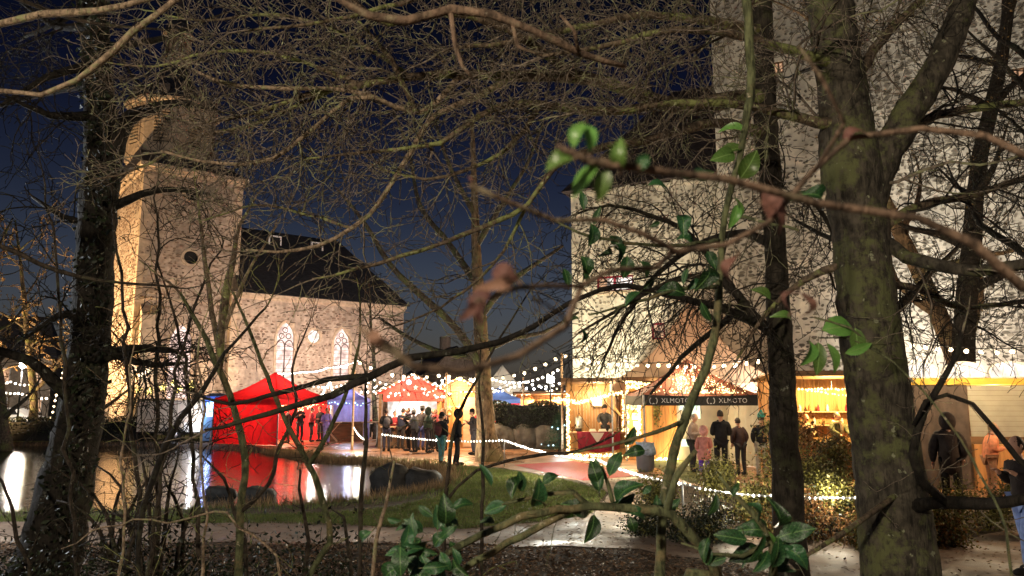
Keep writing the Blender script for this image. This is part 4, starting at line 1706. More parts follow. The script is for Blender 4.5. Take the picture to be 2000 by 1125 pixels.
kk = thing('coffee_urn', 'steel drinks urn on black stand on the hut counter', 'urn', (h1.location.x - .75, h1.location.y - .75, .92))
MB().lathe([(.13, .12), (.14, .14), (.14, .5), (.12, .53), (.03, .56)], n=12).build('tank', MT['zinc'], kk)
MB().lathe([(.12, 0), (.12, .12)], n=8).bar((0, -.13, .2), (0, -.2, .18), .03).build('base', MT['black_metal'], kk)
for i, (x, w) in enumerate([(-.25, .26), (.12, .3), (.45, .22)]):
    kq = MB().bb((x - w / 2, -.12, 0), (x + w / 2, .12, .03)).bb((x - w / 2 + .03, -.09, .03), (x + w / 2 - .03, .09, .09)).build('serving_tray', [MT['paper']])
    kq.location = (h1.location.x, h1.location.y - .95, .93)
    tag(kq, ['cream serving tray on hut counter beside the urn', 'cream serving tray on hut counter in front of the vendor', 'cream serving tray at the right end of the hut counter'][i], 'tray')
fl = thing('fairy_lights', 'warm fairy lights outlining the maroon counter hut', 'fairy lights', (h1.location.x, h1.location.y, 0), R(-4))
lm = MB()
rn = random.Random(4)
L1 = [[(-1.1, -1.1, .1), (-1.1, -1.1, 2.35)], [(-1.5, -1.3, 2.15), (-.7, -1.2, 2.0), (.4, -1.15, 2.25), (.62, -1.15, 2.45)], [(.55, -1.12, 2.45), (.55, -1.12, 2.82), (1.2, -1.12, 2.85)],
      [(.62, -1.1, 2.3), (.98, -1.1, 2.4), (.98, -1.1, 1.2)], [(.98, -1.1, 1.2), (.96, -1.1, .9)], [(-1.1, -1.15, .1), (-.6, -1.2, .05), (.9, -1.2, .1)]]
for s_ in L1:
    for rep in range(3):
        leds(lm, s_, .06, .031, rn, .055)
lm.build('lamps', MT['led'], fl, stuff=True)
for q in [(-1.1, -1.3, 1.3), (1.0, -1.3, 1.8), (0, -1.3, 2.3)]:
    light('fairy_glow', 'POINT', q, 15, (1, .8, .42), fl, .15)

# plank-fronted annex beside it
hx2 = P(1281, 820, 26.6)
h2 = hut('closed plank fronted hut with notices, framed by fairy lights', (hx2.x, 27.7), R(-2), 1.85, 1.9, 2.72, 1.0, 2.6, 'wood_orange', front_open=False, lamp=0)
for i, (x, z, w, h, nl) in enumerate([(-.83, 1.75, .34, .5, 7), (-.74, 1.05, .22, .3, 0), (-.78, 1.42, .3, .22, 3)]):
    b = MB().bb((x, -.985, z), (x + w, -.975, z + h)).build('notice', MT['paper'], h2)
    if nl:
        ln = MB()
        for k in range(nl):
            zz = z + h - .06 - k * (h - .1) / nl
            ln.bb((x + .03, -.989, zz), (x + w - .03 - rn.uniform(0, .08), -.9865, zz + .022))
        ln.build('printed_lines', MT['ink'], b)
c_ = nr.normal(0, 1, (260, 3)) * np.array([.09, .05, .28]) + np.array([.1, -1.05, 1.75])
V, F = leafcloud(c_, .09, nr)
arr_obj('hanging_greenery', V, F, MT['hedge_leaf'], h2)
fl = thing('fairy_lights', 'warm fairy lights framing the closed plank hut', 'fairy lights', (h2.location.x, h2.location.y, 0), R(-2))
lm = MB()
for s_ in [[(-.98, -1.0, .05), (-.95, -1.05, 2.6)], [(-.55, -1.02, .9), (-.5, -1.02, 2.3)], [(-.95, -1.0, .95), (-.5, -1.0, .9)], [(-1.0, -1.05, 2.62), (.4, -1.05, 2.4), (1.0, -1.02, 2.35)], [(.9, -1.02, 2.3), (.95, -1.02, .1), (.2, -1.1, .03), (-.2, -1.15, .04)], [(-1.05, -1.1, 2.75), (.1, -1.15, 2.62)]]:
    for rep in range(3):
        leds(lm, s_, .055, .031, rn, .06)
lm.build('lamps', MT['led'], fl, stuff=True)
for q in [(-.9, -1.35, 1.4), (.95, -1.3, 1.2), (0, -1.4, 2.6), (.5, -1.5, .3)]:
    light('fairy_glow', 'POINT', q, 17, (1, .8, .42), fl, .15)

# litter bin with plastic bag
p = G(1261, 921)
lb = thing('litter_bin', 'round grey litter bin with bulging blue plastic bag beside plank hut', 'bin', (p.x, p.y, 0))
MB().lathe([(.21, 0), (.26, .1), (.29, .62), (.29, .64)], n=14).build('drum', MT['bin_grey'], lb)
mb = MB()
vs = []
mb.lathe([(.31, .5), (.33, .62), (.31, .72), (.26, .8), (.27, .86), (.16, .84), (.05, .74)], n=16)
mb.v = [(x * (1 + rn.uniform(-.1, .1)), y * (1 + rn.uniform(-.1, .1)), z + rn.uniform(-.02, .02)) for x, y, z in mb.v]
mb.build('bag', MT['plastic_bag'], lb)

# right food hut glowing yellow
hx3 = P(1660, 800, 20.6)
h3 = hut('orange wooden food hut glowing yellow inside between the two trunks', (hx3.x, 21.8), R(-6), 3.5, 2.2, 2.72, .95, 2.42, 'wood_orange', lamp=140, lcol=(1, .72, .25), backm='wood', lamp_y=-.2)
mb = MB()
for z in (1.35, 1.75):
    mb.bb((-1.55, .78, z), (1.55, 1.05, z + .03))
mb.build('shelf', MT['wood_pale'], h3)
for i in range(22):
    x = -1.45 + i * .135
    zz = 1.38 if i % 2 else 1.78
    j = MB().lathe([(.035, 0), (.04, .02), (.04, .12), (.02, .17), (.02, .2)], n=8).build('bottle', [MT['white_cloth'], MT['maroon_cloth'], MT['dry_leaf']][i % 3])
    M_ = Matrix.Rotation(R(-6), 3, 'Z') @ Vector((x, .9, zz))
    j.location = (hx3.x + M_.x, 21.8 + M_.y, zz)
    tag(j, 'small bottle on the shelves inside the yellow lit food hut', 'bottle', 'bottles on the food hut shelves')
for i in range(9):
    x = -1.5 + i * .36
    j = MB().bb((-.13, -.1, 0), (.13, .1, .02)).ball((-.05, 0, .05), (.06, .08, .045)).ball((.06, .01, .05), (.055, .075, .045)).build('food_plate', MT['cream_cloth'])
    M_ = Matrix.Rotation(R(-6), 3, 'Z') @ Vector((x, -1.05, .95))
    j.location = (hx3.x + M_.x, 21.8 + M_.y, .952)
    tag(j, 'plate of pale pastries on the food hut counter', 'plate', 'plates along the food hut counter')
lm = MB()
leds(lm, [(-1.7, -1.17, 2.42), (1.7, -1.17, 2.42)], .09, .035, rn, .02)
leds(lm, [(-1.0, -1.2, 2.38), (0, -1.2, 2.25), (1.0, -1.2, 2.38), (1.7, -1.2, 2.3)], .09, .03, rn, .02)
lm.build('eaves_fairy_lights', MT['led'], h3, stuff=True)

# arched food stall at the right edge
tp = P(1905, 800, 17.6)
ft = thing('food_stall', 'food stall with arched white roof windows and yellow band behind brown screen', 'market stall', (tp.x, 18.4, 0), R(-12))
MB().bb((-1.5, -.55, 2.50), (2.6, .9, 2.66)).build('yellow_band', MT['truck_yellow'], ft)
for i, x in enumerate((-1.42, -.42, .58, 1.58)):
    mb = MB()
    pts = [(-.47, 0), (.47, 0)] + [(.47 * math.cos(a), .13 + .24 * math.sin(a)) for a in [math.pi * k / 10 for k in range(11)]]
    q = [(-.47, 0), (.47, 0), (.47, .13)] + [(.47 * math.cos(a), .13 + .24 * math.sin(a)) for a in [math.pi * k / 10 for k in range(1, 10)]] + [(-.47, .13)]
    ring(mb, [(a * .9, b * .88 + .02) for a, b in q], .045, -.05, .05)
    f = mb.build('arched_window', MT['truck_white'], ft)
    f.location = (x + .5, -.5, 2.665)
    MB().slab([(a * .9, b * .88 + .02) for a, b in q], -.005, .01).build('pane', MT['tent_glow'], f)
    for q_ in (-1, 1):
        MB().bar((q_ * .16, -.03, .02), (q_ * .12, -.03, .3), .03).build('glazing_bar', MT['truck_white'], f)
mb = MB()
vs, fs = [], []
for k in range(31):
    x = -1.5 + 1.62 * k / 30
    vs += [(x, -.5, 2.49), (x, -.5 + .03 * math.sin(k * 1.3), 1.3), (x, -.5 + .05 * math.sin(k * 1.3), .05)]
for k in range(30):
    fs += [(3 * k, 3 * k + 1, 3 * k + 4, 3 * k + 3), (3 * k + 1, 3 * k + 2, 3 * k + 5, 3 * k + 4)]
mb.add(vs, fs, 0, True)
mb.build('brown_screen', MT['brown_cloth'], ft)
mb = MB()
for k in range(10):
    mb.bb((.13, -.52, 1.28 + k * .12), (1.5, -.49, 1.395 + k * .12))
mb.build('roller_panel', MT['cream_cloth'], ft)
MB().bb((.13, -.62, .05), (2.6, -.48, 1.1)).build('counter_front', MT['wood_orange'], ft)
MB().bb((-1.5, .85, .05), (2.6, .9, 2.5)).build('back_wall', MT['wood_dark'], ft)
MB().bb((-1.6, -.6, .05), (-1.52, -.5, 2.5)).build('corner_post', MT['wood_orange'], ft)
light('stall_lamp', 'POINT', (.9, .0, 2.2), 26, (1, .8, .5), ft, .1)
light('stall_lamp', 'POINT', (-.6, -1.6, 2.9), 8, (1, .8, .5), ft, .1)

# central huts
cx1 = P(802, 800, 33)
h4 = hut('red gabled hut with white lit opening and star decorations', (cx1.x, 34), R(6), 2.85, 2.0, 2.35, .95, 2.1, 'wood_dark', 'red_paint', True, lamp=60, lcol=(1, .88, .78))
MB().bb((-1.3, -1.13, 2.02), (1.3, -1.09, 2.4)).build('red_fascia', MT['red_paint'], h4)
lm = MB()
for s in (-1, 1):
    leds(lm, [(s * 1.7, -1.35, 2.3), (0, -1.35, 3.2)], .22, .05, rn, .03)
leds(lm, [(-1.2, -1.18, 2.2), (-.4, -1.18, 2.45)], .1, .05, rn, .12)
leds(lm, [(.3, -1.18, 2.5), (1.3, -1.18, 2.15)], .1, .05, rn, .12)
lm.build('gable_fairy_lights', MT['bulb_white'], h4, stuff=True)
MB().ball((-.2, -1.2, 2.85), .11).build('blue_lamp', MT['led_blue'], h4)


def star(mb, c, r, th=.02, m=0):
    pts = []
    for k in range(10):
        a = R(90) + k * R(36)
        q = r if k % 2 == 0 else r * .42
        pts.append((c[0] + q * math.cos(a), c[2] + q * math.sin(a)))
    vs = [(c[0], c[1] - th, c[2]), (c[0], c[1] + th, c[2])] + [(x, c[1], z) for x, z in pts]
    fs = []
    for k in range(10):
        fs += [(0, 2 + k, 2 + (k + 1) % 10), (1, 2 + (k + 1) % 10, 2 + k)]
    mb.add(vs, fs, m)


mb = MB()
star(mb, (.1, -1.16, 2.62), .13)
mb.build('star_ornament', MT['silver_print'], h4)
mb = MB()
star(mb, (-.2, -1.16, 2.32), .1)
mb.build('star_ornament', MT['silver_print'], h4)
MB().bb((-1.2, .6, .9), (1.2, .62, 2.0)).build('glow_backdrop', MT['tent_glow'], h4)  # panel glows by itself in place of a white lit interior
cx2 = P(900, 800, 33)
h5 = hut('orange plank hut with carved face ornaments behind the oak trunk', (cx2.x, 34.2), R(-4), 1.9, 2.0, 2.45, 1.0, 2.3, 'wood_orange', 'wood_dark', True, False, lamp=0)
for sx in (-.45, .0):
    mb = MB()
    star(mb, (sx, -1.06, 1.75), .2)
    mb.ball((sx, -1.05, 1.45), (.09, .03, .07))
    mb.build('carved_ornament', MT['wood_pale'], h5)
MB().bb((.18, -1.06, .05), (.8, -1.03, 2.2)).build('door', MT['wood_pale'], h5)
lm = MB()
for s in (-1, 1):
    leds(lm, [(s * 1.25, -1.35, 2.4), (0, -1.35, 3.05)], .2, .05, rn, .03)
lm.build('gable_fairy_lights', MT['led'], h5, stuff=True)
light('square_fill', 'POINT', (0, -1.8, 2.5), 120, (1, .62, .32), h5, .1)  # added fill light without a fixture, warms the square
light('square_fill', 'POINT', (-1.9, -3.6, 2.6), 110, (1, .66, .42), h5, .1)  # second added fill, hanging free out over the square
# distant stall row behind the hedge
for i, (px, d, lab) in enumerate([(1045, 47, 'distant orange lit stall row behind the dark hedge'), (1083, 45, 'distant bright stall next to the counter hut, behind the hedge')]):
    q = P(px, 790, d)
    hut(lab, (q.x, q.y), 0, 2.3, 1.8, 2.35, .9, 2.05, 'wood_orange', 'wood_dark', False, True, 160, (1, .7, .4))

# dark hedge on a rough stone base, in the middle of the market
hc = P(1040, 820, 33)
hd = thing('clipped_hedge', 'low dark clipped hedge growing on a rough stone base', 'hedge', (hc.x, hc.y, 0))
c_ = nr.uniform(-1, 1, (9000, 3)) * np.array([1.75, .8, .5]) + np.array([0, 0, 1.45])
c_[:, 2] += .12 * np.sin(c_[:, 0] * 3)
V, F = leafcloud(c_, .1, nr)
arr_obj('foliage', V, F, MT['dark_leaf'], hd)
MB().bb((-1.6, -.6, .9), (1.6, .6, 1.85)).build('dark_core', MT['dark'], hd)  # solid near-black block standing for the hedge's shaded inside
for i, x in enumerate((-1.3, -.4, .6, 1.4)):
    b = boulder('base_rock', 'x', (x, -.25, .4), (.62, .6, .75), 40 + i, 'grey_stone')
    for kx in ('label', 'category'):
        del b[kx]
    b.parent = hd
# small things before the hedge
p = G(1010, 864)
ob = thing('waste_container', 'white upright waste container with red side panel before the hedge', 'bin', (p.x, p.y, 0))
MB().bb((-.28, -.25, .05), (.28, .25, 1.0)).build('body', MT['white_paint'], ob)
MB().bb((-.3, -.27, 1.0), (.3, .27, 1.07)).build('lid', MT['zinc'], ob)
MB().bb((.29, -.1, .55), (.5, -.06, .95)).bb((-.5, -.1, .55), (-.29, -.06, .95)).build('red_panel', MT['red_paint'], ob)
p = G(1029, 862)
ob = thing('bollard_lamp', 'slim black bollard lamp with flat white head before the hedge', 'lamp', (p.x, p.y, 0))
MB().lathe([(.035, 0), (.035, 1.25)], n=8).build('post', MT['black_metal'], ob)
MB().bb((-.32, -.08, 1.25), (.05, .08, 1.31)).build('head', MT['tent_glow'], ob)
light('bollard_light', 'POINT', (-.15, -.05, 1.15), 20, (.95, 1, .85), ob, .05)
p = G(975, 868)
ob = thing('garden_chair', 'white slatted garden chair beside the oak trunk', 'chair', (p.x, p.y, 0), R(15))
for x in (-.2, .2):
    for y, h in ((-.2, .44), (.2, .85)):
        MB().bb((x - .02, y - .02, 0), (x + .02, y + .02, h)).build('leg', MT['white_paint'], ob)
MB().bb((-.23, -.23, .43), (.23, .23, .46)).build('seat', MT['white_paint'], ob)
for k in range(5):
    MB().bb((-.18 + k * .08, .19, .47), (-.13 + k * .08, .21, .83)).build('back_slat', MT['white_paint'], ob)
MB().bb((-.22, .18, .83), (.22, .22, .88)).build('top_rail', MT['white_paint'], ob)

# christmas tree with blue lights
p = G(1092, 884)
xt = thing('christmas_tree', 'small fir tree with blue and white lights beside the counter hut', 'fir tree', (p.x, p.y, 0))
MB().lathe([(.06, 0), (.05, .4), (.02, 1.7)], n=8).build('trunk', MT['bark'], xt)
cc = []
for lev in range(12):
    z = .25 + lev * .12
    rr = .85 * (1 - lev / 13)
    for k in range(16):
        a = rng.uniform(0, 6.28)
        for q in np.linspace(.15, 1, 16):
            cc.append((rr * q * math.cos(a), rr * q * math.sin(a), z - .18 * q + rng.uniform(-.03, .03)))
c_ = np.array(cc) + nr.normal(0, .03, (len(cc), 3))
V, F = leafcloud(c_, .09, nr, 0, .25)
arr_obj('crown', V, F, MT['fir'], xt)
lm = MB()
for k in range(46):
    a, z = rng.uniform(0, 6.28), rng.uniform(.2, 1.2)
    rr = .85 * (1 - (z - .2) / 1.7) * rng.uniform(.85, 1.05)
    leds(lm, [(rr * math.cos(a), rr * math.sin(a), z), (rr * math.cos(a), rr * math.sin(a), z + .01)], .02, .032, rng, 0, 0 if k % 5 else 1)
lm.build('tree_lights', [MT['led_blue'], MT['led_red']], xt, stuff=True)
light('tree_glow', 'POINT', (0, -1.0, .8), 10, (.6, .85, 1), xt, .2)

# bistro table, bar tables
p = G(645, 868)
ob = thing('bistro_table', 'folding wooden bistro table with crossed legs beside the red tent', 'table', (p.x, p.y, 0), R(10))
MB().bb((-.5, -.33, 1.0), (.5, .33, 1.04)).build('tabletop', MT['wood_pale'], ob)
for y in (-.27, .27):
    for s in (-1, 1):
        MB().bar((s * .42, y + s * .012, 1.0), (-s * .42, y + s * .012, 0), .05, .025).build('leg', MT['wood_pale'], ob)
p = G(713, 868)
ob = thing('bar_table', 'narrow standing table with pale wooden top beside the bistro pole', 'table', (p.x + .2, p.y + .3, 0))
MB().bb((-.42, -.25, 1.0), (.42, .25, 1.05)).build('tabletop', MT['wood_pale'], ob)
for x in (-.3, .3):
    MB().bb((x - .03, -.03, 0), (x + .03, .03, 1.0)).build('leg', MT['zinc'], ob)
MB().ball((.0, 0, 1.1), (.06, .06, .05)).build('red_candle', MT['red_paint'], ob)
p = G(750, 872)
ob = thing('tree_stump', 'thick grey tree stump used as a table beside the rope light', 'stump', (p.x, p.y, 0))
MB().lathe([(.42, 0), (.34, .15), (.3, .5), (.31, 1.0), (.27, 1.02)], n=14).build('stem', MT['grey_stone'], ob)
MB().lathe([(.4, 1.02), (.42, 1.04), (.4, 1.08)], n=16).build('top', MT['wood_dark'], ob)
p = G(770, 866)
b = boulder('boulder', 'dark round boulder beside the tree stump table', (p.x + .4, p.y + .4, .3), (.55, .45, .45), 77)

# ================================================================== left bank: trailer, cabin, hedge, cars
tp = P(352, 860, 38.2)
tr = thing('box_trailer', 'pale beige box trailer parked on the far pond bank before the tower', 'trailer', (tp.x, 38.4, 0), R(4))
MB().bb((-1.9, -.9, .5), (1.9, .9, 2.05)).build('box', MT['trailer'], tr)
for x in (-1.9, -.95, 0, .95, 1.86):
    MB().bb((x, -.925, .5), (x + .04, -.9, 2.05)).build('body_rib', MT['trailer'], tr)
MB().bb((-1.95, -.95, .42), (1.95, .95, .5)).build('chassis', MT['black_metal'], tr)
for x in (-.05,):
    wh = MB().lathe([(.2, -.09), (.32, -.09), (.34, -.05), (.34, .05), (.32, .09), (.2, .09)], n=20).build('wheel', MT['tyre'], tr)
    wh.location = (x, -.93, .34)
    wh.rotation_euler = (R(90), 0, 0)
    MB().lathe([(.2, .07), (.19, .1), (.06, .11), (.05, .14)], n=14).build('hub', MT['zinc'], wh)
mb = MB()
pts = [(-.05 + .45 * math.cos(a), .34 + .45 * math.sin(a)) for a in [math.pi * k / 8 for k in range(9)]]
for a, b in zip(pts[:-1], pts[1:]):
    mb.bar((a[0], -.98, a[1]), (b[0], -.98, b[1]), .24, .03)
mb.build('mudguard', MT['black_metal'], tr)
mb = MB()
mb.bb((.4, -.955, .48), (1.75, -.925, .95))
mb.build('lit_skirt', MT['white_paint'], tr)
MB().bar((1.9, 0, .46), (2.9, 0, .46), .09).build('drawbar', MT['black_metal'], tr)
light('marker_lamp', 'POINT', (1.1, -1.6, 1.3), 26, (.95, .95, 1), tr, .05)
MB().bb((1.0, -.99, 1.0), (1.2, -.955, 1.08)).build('marker_light', MT['led_cool'], tr)
for i, (px, py) in enumerate([(318, 757), (338, 748), (352, 760), (375, 752), (270, 762), (292, 764)]):
    q = P(px, py, 38.0)
    mb = MB()
    star(mb, (0, 0, 0), .17 if i < 4 else .1, .05)
    for k in range(5):
        a = R(90) + k * R(72)
        leds(mb, [(0, 0, 0), (.2 * math.cos(a), 0, .2 * math.sin(a))], .05, .03, rn, .02)
    o = mb.build('star_light', MT['led_star'])
    o.location = q
    tag(o, 'glowing yellow star light hanging above the box trailer roof', 'star light', 'star lights above the trailer')
sw = thing('star_light_wire', 'thin wire carrying the star lights above the trailer', 'wire', tuple(P(262, 756, 38)))
MB().tube([P(x, y, 38) - P(262, 756, 38) for x, y in [(262, 756), (290, 758), (318, 751), (345, 744), (378, 745), (400, 742)]], .012, 4).build('wire', MT['black_metal'], sw)
for px, py in [(262, 756), (400, 742)]:
    q = P(px, py, 38) - P(262, 756, 38)
    MB().bb((q.x - .03, q.y - .03, -P(262, 756, 38).z), (q.x + .03, q.y + .03, q.z)).build('mast', MT['wood_dark'], sw)
q = P(420, 860, 37.6)
tc = thing('cabin', 'dark portable cabin with small blue lit window between trailer and red tent', 'cabin', (q.x, q.y, 0))
MB().bb((-.55, -.5, .03), (.55, .5, 2.15)).build('body', MT['bin_grey'], tc)
MB().lathe([(.8, 0), (.75, .1), (.3, .25)], (0, 0, 2.15), 4, rot=R(45), smooth=False, sy=.95).build('roof', MT['plastic_blue'], tc)
MB().bb((-.3, -.53, 1.25), (.12, -.505, 1.95)).build('lit_window', emis('blue_glow', (.15, .4, .9), 1.5), tc)
MB().bb((-.42, -.52, .08), (.42, -.505, 2.05)).build('door', MT['plastic_blue'], tc)
light('cabin_light', 'POINT', (-.1, -.8, 1.9), 8, (.3, .35, 1), tc, .05)
hb = thing('shore_hedge', 'low dark hedge along the far bank left of the church', 'hedge', tuple(G(60, 862)))
c_ = nr.uniform(-1, 1, (9000, 3)) * np.array([7.5, .6, .45]) + np.array([-1.5, .5, .75])
V, F = leafcloud(c_, .12, nr)
arr_obj('foliage', V, F, MT['dark_leaf'], hb)
MB().bb((-8.8, .1, 0), (5.8, .9, .95)).build('dark_core', MT['dark'], hb)  # near-black filler block, shade inside the hedge given as colour
q = P(20, 815, 56)
car = thing('parked_car', 'pale car parked in the street left of the church', 'car', (q.x, q.y, 0), R(8))
body = [(-2.1, .35), (2.1, .35), (2.1, .75), (1.3, .9), (.8, 1.4), (-.9, 1.42), (-1.6, .95), (-2.1, .85)]
MB().slab(body, -.85, .85).build('body', MT['truck_white'], car)
MB().slab([(-.85, .95), (.9, .93), (.65, 1.34), (-.75, 1.36)], -.87, -.855).build('side_window', MT['dark'], car)
for x in (-1.3, 1.3):
    wh = MB().lathe([(.2, -.1), (.31, -.1), (.31, .1), (.2, .1)], n=16).build('wheel', MT['tyre'], car)
    wh.location = (x, -.8, .31)
    wh.rotation_euler = (R(90), 0, 0)
MB().ball((-2.1, -.6, .7), .09).build('headlight', MT['led_cool'], car)
q = P(0, 800, 62)
hs2 = thing('street_house', 'pale rendered house behind the parked car left of the church', 'house', (q.x - 3, q.y, 0), R(25))
MB().bb((-6, 0, 0), (6, 8, 5.6)).build('wall', MT['mortar'], hs2)
MB().add([(-6.4, -.4, 5.5), (6.4, -.4, 5.5), (6.4, 8.4, 5.5), (-6.4, 8.4, 5.5), (-5, 4, 9.5), (5, 4, 9.5)], [(0, 1, 5, 4), (1, 2, 5), (2, 3, 4, 5), (3, 0, 4)]).build('roof', MT['slate'], hs2)
for x in (-4, -1, 2, 4.5):
    for z in (.9, 3.4):
        f = MB().bb((x, -.05, z), (x + 1, -.01, z + 1.3)).build('window', MT['white_paint'], hs2)
        MB().bb((x + .08, -.08, z + .08), (x + .92, -.055, z + 1.22)).build('pane', MT['window_warm' if (x + z) > 4 else 'dark'], f)
sq = P(95, 770, 52)
sl2 = thing('street_lamp', 'street lamp glowing beside the parked car left of the church', 'street lamp', (sq.x - 2, sq.y, 0))
MB().lathe([(.07, 0), (.05, 4.2)], n=8).build('pole', MT['black_metal'], sl2)
MB().lathe([(.1, 4.2), (.2, 4.3), (.2, 4.55), (.08, 4.65)], n=8).build('lantern', MT['flood_glass'], sl2)
light('lamp_light', 'POINT', (0, 0, 4.0), 600, (1, .85, .72), sl2, .15)

# ================================================================== people
import bmesh
PEND = []


def skin_graph(name, nodes, edges, m, parent, extra=None, root=0):
    """nodes: list of (pos, rx, ry)"""
    me = bpy.data.meshes.new(name)
    me.from_pydata([n[0] for n in nodes], edges, [])
    o = bpy.data.objects.new(name, me)
    COL.objects.link(o)
    o.parent = parent
    md = o.modifiers.new('s', 'SKIN')
    md.use_smooth_shade = True
    md.branch_smoothing = .6
    if not me.skin_vertices:
        me.attributes  # layer is made by the modifier through an edit operator otherwise
    PEND.append((o, nodes, m, extra, root))
    return o


def head_mb(c, s, yaw=0., tilt=0.):
    mb = MB()
    n, k = 14, 10
    vs = []
    M_ = Matrix.Rotation(yaw, 3, 'Z') @ Matrix.Rotation(tilt, 3, 'X')
    for i in range(k + 1):
        th_ = math.pi * i / k
        for j in range(n):
            a = 2 * math.pi * j / n
            x, y, z = math.sin(th_) * math.cos(a), math.sin(th_) * math.sin(a), -math.cos(th_)
            w = 1 - .28 * max(0, -z) ** 1.5
            X_, Y_, Z_ = x * .078 * w, y * .098 * (1 - .12 * max(0, -z)), z * .122
            if y < -.85 and -.35 < z < .15:
                Y_ -= .018
            vs.append(Vector(c) + (M_ @ Vector((X_, Y_, Z_))) * s)
    fs = []
    for i in range(k):
        for j in range(n):
            a, b = i * n + j, i * n + (j + 1) % n
            fs.append((a, b, b + n, a + n))
    mb.add(vs, fs, 0, True)

    def put(p, r, m=0):
        q = Vector(c) + (M_ @ Vector(p)) * s
        mb.ball(tuple(q), [v * s for v in r], m, 8, 6)
    put((0, -.103, -.012), (.013, .018, .022))      # nose
    put((0, -.088, -.062), (.026, .01, .007), 1)    # mouth
    for sx in (-1, 1):
        put((sx * .032, -.086, .014), (.012, .008, .008), 2)
        put((sx * .08, 0, -.005), (.01, .02, .03))
    return mb, M_


mat('lips', (.35, .12, .1), .5, .1, 3)
mat('hair_dark', (.03, .02, .014), .6, .3, 30, stretch=(6, 6, 1))
mat('hair_fair', (.32, .20, .09), .6, .3, 30, stretch=(6, 6, 1))
mat('hair_grey', (.25, .23, .21), .6, .3, 30)
CLOTH = {}


def cloth(col, name=None):
    k = tuple(col)
    if k not in CLOTH:
        CLOTH[k] = mat('fabric_%d' % len(CLOTH), col, .85, .2, 12, bump=.25, bscale=40)
    return CLOTH[k]


